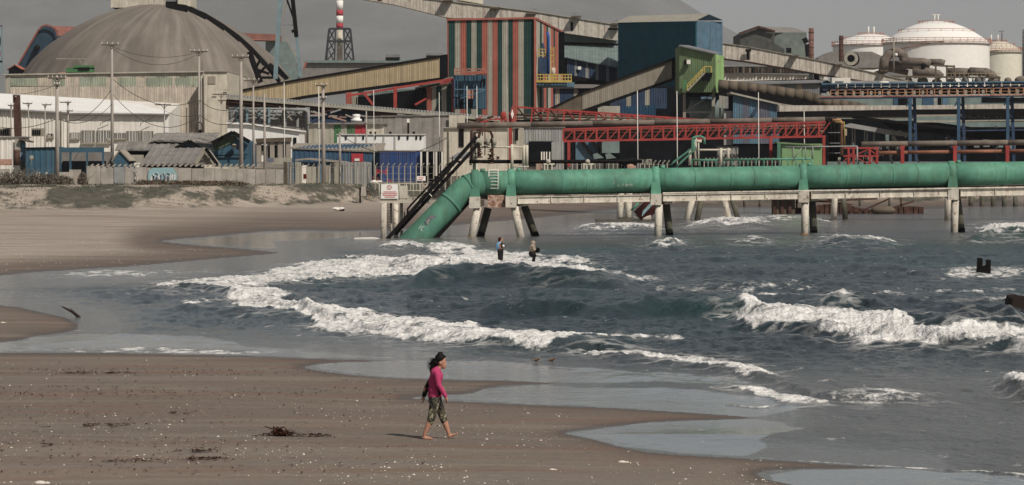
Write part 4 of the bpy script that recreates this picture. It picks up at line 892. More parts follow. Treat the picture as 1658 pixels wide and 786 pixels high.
MB().prism([P(346,232,355.9), P(377,218.5,355.9), P(385,222,355.9), P(375,232,355.9), P(362,238,355.9), P(352,243,355.9), P(346,246,355.9)], (0,.06,0)).build('green_paint', mat('flaking green paint', (.075,.10,.055), var=.4, scale=1.5), sh7)
for (a, b) in (((343,232),(377,214.5)),((377,214.5),(404,230))): MB().beam(P(*a,355.4), P(*b,355.4), .4).build('barge_board', M['black'], sh7)
for i in range(5):
    a = 244+i*20.5; MB().sheet(P(a,227.5+(i)*.9,356), P(a+20,228.4+i*.9,356), P(a+30,216-i*.1,364), P(a+10,216,364), 1.0, .05).build('roof_sheet', M['asb'], sh7)
MB().prism([P(300,231,357), P(345,232,357), P(345,262,357), P(300,262,357)], (0,6,0)).build('side_wall', M['offw'], sh7)
for y in (233, 238): MB().beam(P(316,y,356.8), P(343,y,356.8), .12).build('slat', M['greyr'], sh7)
MB().beam(P(346,252,355.7), P(400,251,355.7), .12).build('band', M['dark'], sh7)
sd = thing('satellite_dish', 'round dusty satellite dish on the blue gable house', 'satellite dish', tuple(P(378,248,355.3)))
MB(True).lathe(P(379,237,355.2), [(0,.0),(.25,.03),(.42,.12)], 16).build('dish', M['brick'], sd).rotation_euler = (0,0,0)
MB(True).ball(P(379,237,355.2), .27, .08, .27).build('dish_face', M['stone'], sd); MB().beam(P(375,241,355.3), P(378,250,355.3), .12).build('arm', M['black'], sd)
for i, (x, y, Y_, lab) in enumerate(((51,256,347,'pale satellite dish above the scrub beside the blue shack'),(175,227,372,'small dish on a bracket left of the tall pole by the barred windows'))):
    t = thing('satellite_dish', lab, 'satellite dish', tuple(P(x,y+6,Y_))); MB(True).ball(P(x,y,Y_), .26, .07, .26).build('dish', M['stone'], t); MB().beam(P(x,y+2,Y_), P(x,y+10,Y_), .06).build('arm', M['taupe'], t)
# scrub
def leaves(m, c, rx, ry, rz, n, size, rg):
    for _ in range(n):
        while True:
            u = Vector((rg.uniform(-1,1), rg.uniform(-1,1), rg.uniform(-.3,1)))
            if u.length < 1: break
        p = Vector(c)+Vector((u.x*rx, u.y*ry, u.z*rz)); a = Vector((rg.gauss(0,1), rg.gauss(0,1), rg.gauss(0,1))).normalized(); b = a.cross(Vector((rg.gauss(0,1),rg.gauss(0,1),rg.gauss(0,1)))).normalized(); s_ = size*rg.uniform(.5,1.4)
        m.add([p-a*s_, p-b*s_*.4, p+a*s_, p+b*s_*.4], [(0,1,2,3)])
for i, (x, y, w, h, lab) in enumerate(((12,297,24,16,'tangled dry bush at the far left edge of the dune'),(42,299,26,24,'tallest bare brown bush left of the striped stakes'),(66,299,18,17,'scraggy bush around the white striped stakes'),(84,298,14,15,'dry bush against the tall bare pole'),(104,298,13,12,'low bush right of the tall bare pole'),(-30,299,30,20,'dry bush just left of the frame edge'),(134,299,7,18,'dark narrow bush at the left end of the block wall'))):
    t = thing('scrub_bush', lab, 'bush', tuple(P(x,y,331)), 'dry scrub bushes on the dune'); rg = random.Random(i+40); w_ = w*pu(331)*1.2; h_ = h*pu(331)
    m = MB(); leaves(m, P(x,y,331), w_, 1.3, h_*1.15, 900, .13, rg); m.build('foliage', M['leaf'] if i % 2 else M['brown'], t)
    m = MB(); leaves(m, P(x,y,331), w_*.8, 1.2, h_*.8, 260, .12, rg); m.build('green_foliage', M['leafg'], t)
    m = MB()
    for k_ in range(26):
        a = P(x,y,331)+Vector((rg.uniform(-.6,.6)*w_, rg.uniform(-.5,.5), -.2)); m.sweep([a, a+Vector((rg.gauss(0,.35), 0, h_*.6)), a+Vector((rg.gauss(0,.8), rg.gauss(0,.3), h_*rg.uniform(.8,1.35)))], [.04,.025,.01], 4)
    m.build('branches', M['taupe'], t)
m = MB(); m2 = MB(); rg = random.Random(77)
for _ in range(1500):
    x = rg.uniform(-60, 640); Y_ = rg.uniform(278, 333) if x < 330 else rg.uniform(295, 345)
    z, s_, fr, rs = ground_z(np.array([x]), np.array([Y_]))
    if rs[0] < .15 or fbm(np.array([XW(x,Y_)*.2]), np.array([Y_*.2]), 3, 300)[0] < .47: continue
    leaves(m2 if 235 < x < 380 and Y_ > 312 and rg.random() < .35 else m, (XW(x,Y_), Y_, float(z[0])), .8, .8, .16, 12, .09, rg)
for _ in range(520):
    x = rg.uniform(225, 390); Y_ = rg.uniform(318, 333); z = gz(x, Y_); leaves(m2 if rg.random() < .7 else m, (XW(x,Y_), Y_, z), .9, .7, .45, 14, .15, rg)
m.build('dune_vegetation', M['leafg'], None, (0,0,0), kind='stuff'); m2.build('succulent_mat', M['ice'], None, (0,0,0), kind='stuff')
# fences
def post_fence(name, label, x0, x1, step, Y, ytop, mesh=True, cat='fence', skip=()):
    t = thing(name, label, cat, tuple(P((x0+x1)/2, ytop+24, Y))); zb = GZ-.5
    x = x0
    while x <= x1:
        a = P(x,0,Y); zt = ZW(ytop+4,Y); MB().sweep([(a.x,Y,zb),(a.x,Y,zt),(a.x+.22,Y-.1,zt+.28)], .07, 5).build('post', M['stone'], t); x += step
    for dz in (-.1, -.8, -1.4): MB().beam((XW(x0,Y),Y,ZW(ytop+4,Y)+dz), (XW(x1,Y),Y,ZW(ytop+4,Y)+dz), .025).build('wire', M['taupe'], t)
    return t
post_fence('cranked_post_fence', 'fence of cranked concrete posts and wire in front of the navy depot', 608, 745, 9.4, 340, 265)
post_fence('cranked_post_fence', 'fence of cranked posts in front of the leaning shelter and grey sheet fence', 470, 600, 9, 341, 266)
post_fence('cranked_post_fence', 'fence of cranked posts seen just above the green pipe, left of the rear jetty stair', 905, 1085, 7.3, 300, 261)
post_fence('cranked_post_fence', 'fence of cranked posts above the green pipe, right of the cream frame', 1140, 1266, 6.4, 301, 257)
sf2 = thing('sheet_fence', 'grey metal sheet fence panels behind the cranked posts', 'fence', tuple(P(575,295,343)))
for a, b, mn in ((459,466,'brown'),(466,476,'grey'),(478,488,'stone'),(555,571,'gal'),(571,586,'gal'),(586,602,'gal')): MB().corr(V2(a,343), V2(b-.5,343), 1.6, ZW(262,343), ZW(263,343), .3, .05).build('fence_panel', M[mn], sf2)
for a, b, y in ((489,497,268),(498,512,270),(514,524,266),(526,536,268),(538,552,264)):
    t = MB().box(XW(a,346), XW(b,346), 346, 346.8, GZ-.5, ZW(y,346)); t.build('stored_sheet', M[rnd.choice(['stone','lblue','taupe','offw','dblue'])], sf2)
plate(sf2, 'red_box', 491, 282, 498, 290, 344, 'bred')
for (x, lab) in ((562,'stacked'), ):
    pass
for i, (x0, x1, y0, y1, Y_, mn, lab, cat) in enumerate(((588,616,285,291,338,'tank','small white sign board lying against the fence before the navy depot','sign'),)):
    t = thing('notice_board', lab, cat, tuple(P(683,290,338))); plate(t, 'board', 675, 285.5, 689, 293, 338, 'tank'); plate(t, 'lettering', 678, 287.5, 686, 288.5, 337.85, 'redp', .02); plate(t, 'lettering', 679, 290, 685, 291, 337.85, 'redp', .02)
t = thing('red_rubble_frame', 'heap of bent red steel frames left of the notice board behind the fence', 'scrap', tuple(P(612,294,341)))
for k_ in range(12):
    a = P(604+rnd.random()*22, 278+rnd.random()*16, 341.5); MB().beam(a, a+Vector((rnd.uniform(-.7,.7), .3, rnd.uniform(-.4,.7))), .10).build('bar', M['bred'], t)
t = thing('concrete_block', 'upright rough concrete block standing on the far beach below the fence', 'block', tuple(P(588,318,330)))
MB().prism([P(584,317,330), P(585,303,330), P(591,301,330), P(593,318,330)], (0,1,0)).build('block', M['conc'], t); MB().box(XW(582,331), XW(584.5,331), 330.5, 331, .5, ZW(304,331)).build('dark_edge', M['black'], t)
# electric poles
def pole(x, yb, yt, Y, lab, cross=(), w=.17, cat='utility pole', matn='wood', extras=()):
    t = thing('utility_pole', lab, cat, tuple(P(x,yb,Y)), 'poles behind the dune')
    zb = GZ-.5 if yb < 301 else ZW(yb,Y)
    MB(True).sweep([(XW(x,Y),Y,zb),(XW(x-1,Y),Y,ZW(yt,Y))], [w*.85, w*.5], 8).build('shaft', M[matn], t)
    for (y, l, r) in cross:
        MB().beam(P(x-1-l,y,Y-.2), P(x-1+r,y,Y-.2), .11, .13).build('crossarm', M['brown'], t)
        n = max(2, int((l+r)/7))
        for k_ in range(n+1):
            a = P(x-1-l+(l+r)*k_/n, y, Y-.2); MB(True).sweep([a, a+Vector((0,0,.12)), a+Vector((0,0,.16)), a+Vector((0,0,.28))], [.03,.03,.06,.04], 6).build('insulator', M['offw'], t)
        for sgn in (-1, 1): MB().beam(P(x-1,y+6,Y-.15), P(x-1+sgn*min(l,r)*.5,y+.5,Y-.15), .06).build('stay', M['brown'], t)
    return t
pole(93,299,123,338,'bare tall pole with small crossarm rising from the dune scrub', ((127,14,14),(138,4,4)), .30)
pole(182,282,70,360,'tallest pole with crossarm in front of the storage dome', ((73,16,10),), .26)
pole(323,240,82,372,'pole in front of the right end of the beige warehouse with a coil of cable', ((84,14,14),), .24)
pole(327,240,122,374,'thin companion pole right of the coiled cable pole', (), .10)
pole(391,270,94,352,'tall pole standing before the white loading hall and blue gable house', ((93,14,12),), .30)
pole(411,270,132,356,'slimmer pole right of the tall pole by the loading hall', ((131,15,9),), .18)
pole(429,270,152,350,'plain pole rising before the open bays of the loading hall', (), .20)
pole(461,268,134,352,'thin pale mast right of the loading hall', (), .07, matn='offw')
pole(517,290,140,345,'thin mast beside the tall pole at the leaning shelter', (), .08, matn='offw')
pole(524,300,136,341,'tall pole with boxes standing at the leaning shelter', ((139,12,6),(160,5,5)), .28)
pole(551,298,215,345,'short pole right of the leaning shelter', (), .2)
pole(594,245,180,380,'pole in front of the white container block', (), .16)
pole(606,292,146,340,'pale thin lamp mast before the navy depot', (), .06, matn='offw')
pole(712,262,150,360,'pale thin mast against the red conveyor support', (), .06, matn='offw')
pole(757,215,140,380,'pale thin mast left of the blue hopper', (), .07, matn='offw')
pole(773,200,140,382,'pale thin mast right of the blue hopper posts', (), .07, matn='offw')
pole(823,265,142,340,'pale mast immediately left of the red diamond post', (), .09, matn='stone')
pole(1033,272,147,285,'white lamp mast in front of the tan inclined gallery foot', (), .06, matn='offw')
pole(1097,268,148,285,'white lamp mast left of the green transfer house legs', (), .06, matn='offw')
pole(1229,266,150,285,'white lamp mast before the grey blue shed', (), .055, matn='offw')
pole(1303,200,180,300,'pair of short white posts above the grey pipe', (), .06, matn='offw')
pole(726,290,213,332,'dark weathered post with a lamp arm behind the stair handrail', (), .22, matn='dark_pile')
pole(19,240,168,400,'thin pole beside the rusty stack left side', ((171,5,4),), .1)
pole(47,240,166,398,'thin pole with crossarm right of the rusty stack', ((168,9,6),), .12)
pole(74,240,168,398,'thin pole with transformer brackets before the white hall', ((170,5,10),), .12)
pole(111,240,163,396,'pole with side box right of the bare tall pole', ((166,13,5),(180,2,8)), .16)
pole(99,250,180,394,'short dark doubled pole just right of the bare tall pole', (), .14, matn='brown')
pole(267,248,168,384,'pole with crossarm before the right end of the white hall', ((170,15,10),), .13)
pole(359,230,150,400,'pole with crossarm against the cream corner tower', ((153,14,10),(163,5,8)), .11)
pole(328,118,98,478,'tiny lamp mast on the warehouse roof', (), .06, matn='black')
cl = thing('cable_coil', 'dark hanging coil of cable on the pole before the beige warehouse', 'cable', tuple(P(323,215,371)))
c = P(323,207,371.2); MB(True).sweep([c+Vector((.35*math.cos(t/3), 0, .62*math.sin(t/3))) for t in range(20)], .07, 6).build('loop', M['wire'], cl)
MB(True).ball(c+Vector((.1,0,-.5)), .25, .1, .3).build('bundle', M['black'], cl)
def cable(a, b, Ya, Yb, sag, lab, r=.035):
    A, B_ = P(*a, Ya), P(*b, Yb); pts = []
    for i in range(15): t = i/14; q = A.lerp(B_, t); q.z -= sag*4*t*(1-t); pts.append(q)
    MB(True).sweep(pts, r, 4).build('overhead_cable', M['wire'], None, tuple(A), label=lab, cat='cable', group='overhead cables between the poles')
cable((182,79),(323,86),360,372,1.6,'upper slack cable across the dome from the tallest pole to the coil pole', .025)
cable((182,76),(323,84),360,372,.9,'second thin cable across the dome just above the slack one', .025)
cable((182,128),(323,162),360,372,1.6,'cable from the tallest pole down to the middle of the coil pole')
cable((182,152),(323,188),360,372,2.4,'lower sagging cable from the tallest pole to the coil pole')
cable((182,143),(104,196),360,362,1.1,'cable dropping left from the tallest pole to the bare pole')
cable((182,168),(93,192),360,338,1.2,'lowest cable from the tallest pole to the bare tall pole')
cable((323,162),(391,170),372,352,.9,'cable from the coil pole to the loading hall pole, upper')
cable((323,186),(391,192),372,352,.9,'cable from the coil pole to the loading hall pole, lower')
cable((93,137),(20,153),338,404,.3,'thin cable from the bare tall pole to the rusty stack', .025)
cable((93,192),(0,206),338,400,.5,'slack cable from the bare tall pole off the left edge')
cable((391,190),(461,196),352,352,.9,'cable between the loading hall pole and the thin pale mast')
cable((391,170),(524,190),352,341,1.8,'long cable from the loading hall pole to the leaning shelter pole')
cable((524,196),(726,222),341,332,2.6,'long sagging cable before the white container block')
cable((524,180),(594,200),341,380,.8,'short cable right of the leaning shelter pole')
cable((267,180),(323,186),384,372,.4,'short cable left of the coil pole', .025)

# ---------------------------------------------------------------- centre: striped building, galleries
def lattice(root, p, q, h, n, w, mname, vert=True, diag=True, chord=None, back=1.4, names=('chord','web')):
    """two-plane lattice truss from top chord p->q, height h"""
    p, q = Vector(p), Vector(q)
    for dy in (0, back):
        m = MB(); o = Vector((0,dy,0)); dn = Vector((0,0,-h))
        MB().beam(p+o, q+o, chord or w*1.5).build(names[0], M[mname], root); MB().beam(p+o+dn, q+o+dn, chord or w*1.5).build(names[0], M[mname], root)
        for i in range(n+1):
            a = p.lerp(q, i/n)+o
            if vert: m.beam(a, a+dn, w)
            if diag and i < n:
                b = p.lerp(q, (i+1)/n)+o; m.beam(a+dn if i % 2 else a, b if i % 2 else b+dn, w*.7)
        m.build(names[1], M[mname], root)
sb = thing('striped_tower', 'tall building clad in vertical coral red, dark green and grey stripes', 'building', tuple(P(795,240,500)))
A, B_, C_ = V2(724,500), V2(865.5,500), V2(911,556)
zt = ZW(31,500)
D_ = (A[0]+2, 560)
solid(sb, [A, B_, C_, D_], GZ-.3, [zt-.05, zt, zt, zt], 'dgreen')
panels(sb, A, B_, GZ, ZW(33,500), ZW(30.5,500), ['orred','dgreen','stone','orred','dgreen','stone','dgreen','orred','stone','orred','dgreen','stone','dgreen','orred','stone','dgreen'],
       [2.5,10,9,9.5,8,8.5,8.5,9,8,8.5,7,10,7,9,9,17], .28, .06, 'cladding_stripe')
panels(sb, B_, C_, GZ, zt, zt, ['orred','stone','dgreen','stone','orred','dgreen','stone','orred','dgreen','orred','stone','orred'], [2,6,3.4,3,5,3,5,5,3,6,5,5], .5, .06, 'cladding_stripe')
MB().prism([P(722.5,30.5,499.6), P(866.5,28,499.6), P(866.5,31,499.6), P(722.5,33.5,499.6)], (0,.3,0)).build('eave_trim', M['orred'], sb)
MB().beam((B_[0]+.05,B_[1]-.1,zt+.1), (C_[0]+.1,C_[1]-.1,zt+.1), .3).build('eave_trim', M['orred'], sb)
MB().beam(P(866,30,499.5), P(866,250,499.5), .25).build('corner_trim', M['orred'], sb)
MB().add([(A[0]-.2,A[1]-.2,zt+.12),(B_[0]+.2,B_[1]-.2,zt+.16),(C_[0]+.2,C_[1],zt+.16),(D_[0],D_[1],zt+.12)], [(0,1,2,3)]).build('roof', M['greyr'], sb)
# annex left
an = thing('striped_annex', 'low striped annex with grey pitched roof and red frame left of the striped tower', 'building', tuple(P(690,240,480)))
solid(an, [V2(560,486), V2(733,480), (XW(733,480),492), (XW(560,486),496)], GZ-.3, [ZW(160,486), ZW(138,480), ZW(138,480), ZW(160,486)], 'dark')
panels(an, V2(672,481), V2(733,480), GZ, ZW(144,481), ZW(136,480), ['dark','orred','stone','dgreen','stone','dgreen'], [18,8,7,8,8,9], .28, .05, 'cladding_stripe')
panels(an, V2(560,485.8), V2(600,485), GZ, ZW(150,485), ZW(147,485), ['orred','stone','dgreen','stone'], [10,10,10,10], .28, .05, 'cladding_stripe')
panels(an, V2(600,485), V2(672,483), GZ, ZW(149,485), ZW(144,483), ['teal'], [1]*4, .28, .05)
MB().prism([P(672,142,479.3), P(733,124,479.3), P(733,127,479.3), P(712,135,479.3), P(672,144,479.3)], (0,9,0)).build('roof', M['greyr'], an)
for a, b, w in (((560,156),(733,128),.32),((733,128),(733,186),.3),((712,136),(733,131),.25),((640,140),(640,175),.5),((590,152),(604,170),.35),((672,170),(690,160),.3)): MB().beam(P(*a,478.8), P(*b,478.8), w).build('red_frame', M['red'], an)
# hopper
hp = thing('blue_hopper', 'blue steel hopper with dark openings and pink railed platform against the striped tower', 'hopper', tuple(P(762,200,470)))
for i in range(5): MB().corr(V2(735+i*10.4,476), V2(745+i*10.4,476), ZW(176,476), ZW(122,476), ZW(122,476), .5, .06).build('shell_panel', M['blue'], hp)
MB().box(XW(735,477), XW(787,477), 476.05, 483, ZW(176,476), ZW(122,476)).build('body', M['blue'], hp)
MB().prism(fquad(736,157,752,176,475.6), (0,.2,0)).build('opening', M['dark'], hp); MB().prism(fquad(752,159,765,176,475.6), (0,.2,0)).build('opening', M['dark'], hp); MB().prism(fquad(779,128,786,138,475.6), (0,.2,0)).build('opening', M['dark'], hp)
plate(hp, 'tan_panel', 757, 146, 769, 160, 475.6, 'pink')
for x in (736,741,752,757,767,772,781): MB().beam(P(x,122,475), P(x,176,475), .12 if x % 2 else .2).build('post', M['dblue'], hp)
for a, b in ((736,751),(755,786)):
    m = MB()
    for y in (112,116,120): m.beam(P(a,y,474.5), P(b,y,474.5), .13)
    for k_ in range(5): x = a+(b-a)*k_/4; m.beam(P(x,111,474.5), P(x,122,474.5), .13)
    m.build('railing', M['pink'], hp)
MB().beam(P(754,120,474), P(789,117,474), .4).build('platform_edge', M['orred'], hp)
MB().beam(P(745,160,474), P(785,146,474), .1).build('brace', M['lblue'], hp); MB().beam(P(736,145,474), P(786,145,474), .12).build('brace', M['lblue'], hp)
dc = thing('dust_collector', 'blue dust collector with yellow railed platform on the side of the striped tower', 'machine', tuple(P(885,135,505)))
MB().box(XW(872,505), XW(886,505), 505, 510, ZW(120,505), ZW(93,505)).build('body', M['navy'], dc)
MB(True).sweep([P(888,122,505), P(888,60,505), P(886,52,505)], 2.2*pu(505), 10).build('duct', mat('royal blue duct', (.035,.09,.30)), dc)
MB(True).tube(P(878,70,505), P(884,92,505), .2).build('duct', M['navy'], dc)
MB(True).tube(P(896,122,504), P(896,110,504), 3*pu(505), 12).build('tank', M['offw'], dc); MB(True).tube(P(898,134,504), P(893,138,504), .5, 10).build('tank', M['offw'], dc)
m = MB()
m.beam(P(868,132,502), P(926,132,502), .35)
for y in (121,126): m.beam(P(870,y,502), P(925,y,502), .13)
for x in range(870,927,5): m.beam(P(x,120,502), P(x,132,502), .12)
for x0,x1,y0,y1 in ((872,883,80,90),(891,897,80,100)):
    for y in (y0,(y0+y1)/2,y1): m.beam(P(x0,y,502), P(x1,y,502), .12)
    for x in (x0,x1): m.beam(P(x,y0,502), P(x,y1,502), .12)
m.beam(P(892,76,502), P(892,132,502), .14); m.beam(P(897,76,502), P(897,132,502), .14)
m.build('railing', M['yellow'], dc)
MB().box(XW(868,503), XW(930,503), 503, 510, ZW(141,503), ZW(133.5,503)).build('platform', M['lblue'], dc)
MB().box(XW(905,506), XW(914,506), 506, 512, ZW(120,506), ZW(52,506)).build('dark_shaft', M['dark'], dc)
# white concrete gallery on top
def gallery(name, label, pts, Y, mname, w=4.0, roof=None, under=None, pw=20, pitch=None, cat='conveyor', joints='taupe', ribs=None, sup=()):
    """covered conveyor: pts = [(x, ytop, ybottom)...]; panels along its side"""
    t = thing(name, label, cat, tuple(P(pts[0][0], pts[0][2], Y)))
    for (x0, a0, b0), (x1, a1, b1) in zip(pts, pts[1:]):
        n = max(1, round((x1-x0)/pw))
        for i in range(n):
            u, v = i/n, (i+1)/n; X0, X1 = x0+(x1-x0)*u, x0+(x1-x0)*v-.35
            T0, T1, B0, B1 = a0+(a1-a0)*u, a0+(a1-a0)*v, b0+(b1-b0)*u, b0+(b1-b0)*v
            mn = mname if isinstance(mname, str) else mname[i % len(mname)]
            if pitch: MB().corr(V2(X0,Y), V2(X1,Y), (ZW(B0,Y), ZW(B1,Y)), ZW(T0,Y), ZW(T1,Y), pitch, .06, .02).build('side_panel', M[mn], t)
            else: MB().prism([P(X0,T0,Y-.02-.03*(i%2)), P(X1,T1,Y-.02-.03*(i%2)), P(X1,B1,Y-.02-.03*(i%2)), P(X0,B0,Y-.02-.03*(i%2))], (0,.1,0)).build('side_panel', M[mn], t)
        MB().prism([P(x0,a0+.3,Y+.1), P(x1,a1+.3,Y+.1), P(x1,b1-.3,Y+.1), P(x0,b0-.3,Y+.1)], (0,w,0)).build('body', M[mname if isinstance(mname,str) else mname[0]], t)
        if roof: MB().prism([P(x0,a0-roof[1],Y-.3), P(x1,a1-roof[1],Y-.3), P(x1,a1,Y-.3), P(x0,a0,Y-.3)], (0,w+.6,0)).build('roof', M[roof[0]], t)
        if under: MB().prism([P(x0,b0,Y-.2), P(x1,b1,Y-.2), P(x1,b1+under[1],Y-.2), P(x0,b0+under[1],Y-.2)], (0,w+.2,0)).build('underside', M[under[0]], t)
    for (a, b, wd, mn) in sup: MB().beam(P(*a,Y+1), P(*b,Y+1), wd).build('support', M[mn], t)
    return t
g1 = gallery('white_gallery', 'long stained white covered conveyor descending behind the striped tower to the big blue building', [(575,-14,-3),(640,-8,8),(720,2,28),(812,13,40),(862,19,46),(1000,41,66)], 596, 'concg', 5, roof=('stone',1.2), pw=11)
plate(g1, 'hatch', 924, 36, 928, 50, 596, 'black'); plate(g1, 'hatch', 984, 46, 1001, 49, 595, 'black')
plate(g1, 'hatch', 611, -3, 618, 2, 596, 'rust'); 
for x, y in ((725,1),(802,13),(860,22),(933,27),(998,39)): MB().box(XW(x-8,595), XW(x+8,595), 594, 596, ZW(y+1.5,595), ZW(y-1,595)).build('roof_plate', M['brown'], g1)
for x, y in ((866,20),(931,27),(998,39)):
    m = MB(); m.beam(P(x,y,597), P(x,y-6,597), .15); m.beam(P(x-5,y-5,597), P(x+5,y-5,597), .12); m.build('vent_frame', M['grey'], g1)
MB().prism([P(740,-14,600), P(782,-14,600), P(782,7,600), P(740,0,600)], (0,6,0)).build('transfer_box', M['cream'], g1)
# big blue building
bb = thing('big_blue_building', 'tallest teal blue ribbed building with a gable side painted lighter as if sunlit', 'building', tuple(P(1065,240,560)))
A, B_, C_ = V2(1001,566), V2(1128,548), V2(1170,551); D_ = (A[0]+2, 585)
zt = ZW(34.5,548); zA = ZW(37,566)
solid(bb, [A, B_, C_, D_], GZ-.3, [zA, zt, zt, zA], 'blue')
panels(bb, A, B_, GZ, zA, zt, [mat('teal blue sheet', (.03,.155,.20), var=.15, streak=.2)], [1]*12, .32, .1)
panels(bb, B_, C_, GZ, zt, zt, ['lblue'], [1]*4, .32, .06)  # lighter blue paints in the sun falling on this side
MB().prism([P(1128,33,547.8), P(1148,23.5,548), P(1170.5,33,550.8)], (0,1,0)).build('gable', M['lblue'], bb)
MB().add([(A[0]-.5,A[1]-.5,zA),(B_[0]+.1,B_[1]-.5,zt+.1),tuple(P(1148,22.5,552)),tuple(P(1020,26,572))], [(0,1,2,3)]).add([tuple(P(1148,22.5,548.2)),tuple(P(1170.8,33,550.2)),tuple(P(1170.8,33,570)),tuple(P(1148,22.5,570))], [(0,1,2,3)]).build('roof', M['stone'], bb)
# buildings between striped and blue
tb = thing('teal_roof_building', 'building with pale teal roof bands and blue wall with grey stripes behind the dust collector', 'building', tuple(P(955,140,580)))
MB().prism([P(908,52,600), P(1003,66,600), P(1003,71,600), P(908,68,600)], (0,10,0)).build('upper_roof', M['teal'], tb)
MB().prism([P(908,68,600), P(1003,71,600), P(1003,75,600), P(908,73,600)], (0,10,0)).build('clerestory', M['black'], tb)
for i in range(6):
    a, b = 910+i*15.3, 910+(i+1)*15.3-.4; y0, y1 = 73+i*.3, 73+(i+1)*.3; z0, z1 = 92+i*3.1, 92+(i+1)*3.1
    MB().sheet(P(a,z0,582), P(b,z1,582), P(b,y1,599), P(a,y0,599), .5, .06).build('roof_sheet', M['teal'], tb)
solid(tb, [V2(911,583), V2(1003,583), (XW(1003,583),598), (XW(911,583),598)], GZ, [ZW(93,583), ZW(111,583), ZW(111,583), ZW(93,583)], 'dark')
panels(tb, V2(918,582.8), V2(1003,582.8), ZW(133,583), ZW(95,583), ZW(111,583), ['navy','gal','navy','gal','navy','gal','navy','gal','navy','gal'], [10,3,11,4,9,4.5,9,4.5,9.5,3.5], .5, .06)
plate(tb, 'notice', 935.5, 108, 941, 113, 582.4, 'tank')
MB().prism([P(925,122,580), P(1003,136,580), P(1003,140,580), P(930,130,580)], (0,3,0)).build('beam', M['black'], tb)
nb = thing('navy_low_building', 'low dark navy building with grey stripes and thin grey roof right of the striped tower', 'building', tuple(P(930,180,530)))
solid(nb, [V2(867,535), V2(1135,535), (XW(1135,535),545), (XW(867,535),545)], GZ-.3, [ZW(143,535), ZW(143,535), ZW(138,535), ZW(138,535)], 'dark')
panels(nb, V2(868,534.8), V2(1080,534.8), ZW(176,535), ZW(143,535), ZW(143,535), ['stone','navy','stone','navy','stone','dark','navy','stone','navy','stone','navy'], [9,24,8,24,8,55,28,8,24,8,30], .4, .06)
MB().prism([P(866,136,534), P(960,137,534), P(1003,140,534), P(1003,143,534), P(866,143,534)], (0,8,0)).build('roof', M['greyr'], nb)
# dark hall below: near-black walls stand for its shaded void
dv = thing('dark_hall', 'large dark hall behind the red truss, its deep shade painted as near black walls', 'building', tuple(P(1100,265,500)))
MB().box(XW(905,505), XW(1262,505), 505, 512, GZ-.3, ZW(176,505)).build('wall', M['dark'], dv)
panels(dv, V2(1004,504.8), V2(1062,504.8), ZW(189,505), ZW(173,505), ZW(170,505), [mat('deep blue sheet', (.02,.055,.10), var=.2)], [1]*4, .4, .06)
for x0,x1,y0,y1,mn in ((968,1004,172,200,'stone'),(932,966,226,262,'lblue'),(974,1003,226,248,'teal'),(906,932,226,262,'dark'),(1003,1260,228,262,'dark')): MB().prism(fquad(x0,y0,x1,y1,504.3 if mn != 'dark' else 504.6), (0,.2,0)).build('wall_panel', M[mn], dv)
for a, b in (((940,226),(960,252)),((958,226),(972,246)),((972,226),(972,252))): MB().beam(P(*a,503.8), P(*b,503.8), .5).build('brace', M['black'], dv)
m = MB()
for x in (960,980): m.prism([P(x,250,503), P(x+7,248,503), P(x+18,256,503), P(x+2,258,503)], (0,2,0))
m.build('hood', M['teal'], dv)
# inclined galleries
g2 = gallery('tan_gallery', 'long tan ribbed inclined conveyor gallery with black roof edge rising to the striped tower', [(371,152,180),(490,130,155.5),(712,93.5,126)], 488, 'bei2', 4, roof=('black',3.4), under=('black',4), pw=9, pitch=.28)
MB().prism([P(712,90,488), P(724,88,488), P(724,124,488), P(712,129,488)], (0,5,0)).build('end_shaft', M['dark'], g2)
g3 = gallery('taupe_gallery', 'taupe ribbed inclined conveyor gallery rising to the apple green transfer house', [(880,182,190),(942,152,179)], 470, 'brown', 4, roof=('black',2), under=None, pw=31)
gallery_root = g3
for (x0,a0,b0),(x1,a1,b1) in (((943,151,178),(1088,98,127)),):
    n = 15
    for i in range(n):
        u, v = i/n, (i+.96)/n
        MB().corr(V2(x0+(x1-x0)*u,470), V2(x0+(x1-x0)*v,470), (ZW(b0+(b1-b0)*u,470), ZW(b0+(b1-b0)*v,470)), ZW(a0+(a1-a0)*u,470), ZW(a0+(a1-a0)*v,470), .24, .05, .02).build('side_panel', M['taupe'], g3)
    MB().prism([P(x0,a0,470.1), P(x1,a1,470.1), P(x1,b1,470.1), P(x0,b0,470.1)], (0,4,0)).build('body', M['taupe'], g3)
MB().prism([P(935,152,469.6), P(1100,90,469.6), P(1100,94,469.6), P(1089,98,469.6), P(940,152.5,469.6)], (0,5,0)).build('roof', M['black'], g3)
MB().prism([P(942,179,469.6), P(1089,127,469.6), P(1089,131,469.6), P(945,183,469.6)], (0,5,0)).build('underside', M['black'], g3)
MB().prism([P(1088,95,470), P(1100,90,470), P(1100,126,470), P(1088,131,470)], (0,4,0)).build('end_shaft', M['dark'], g3)
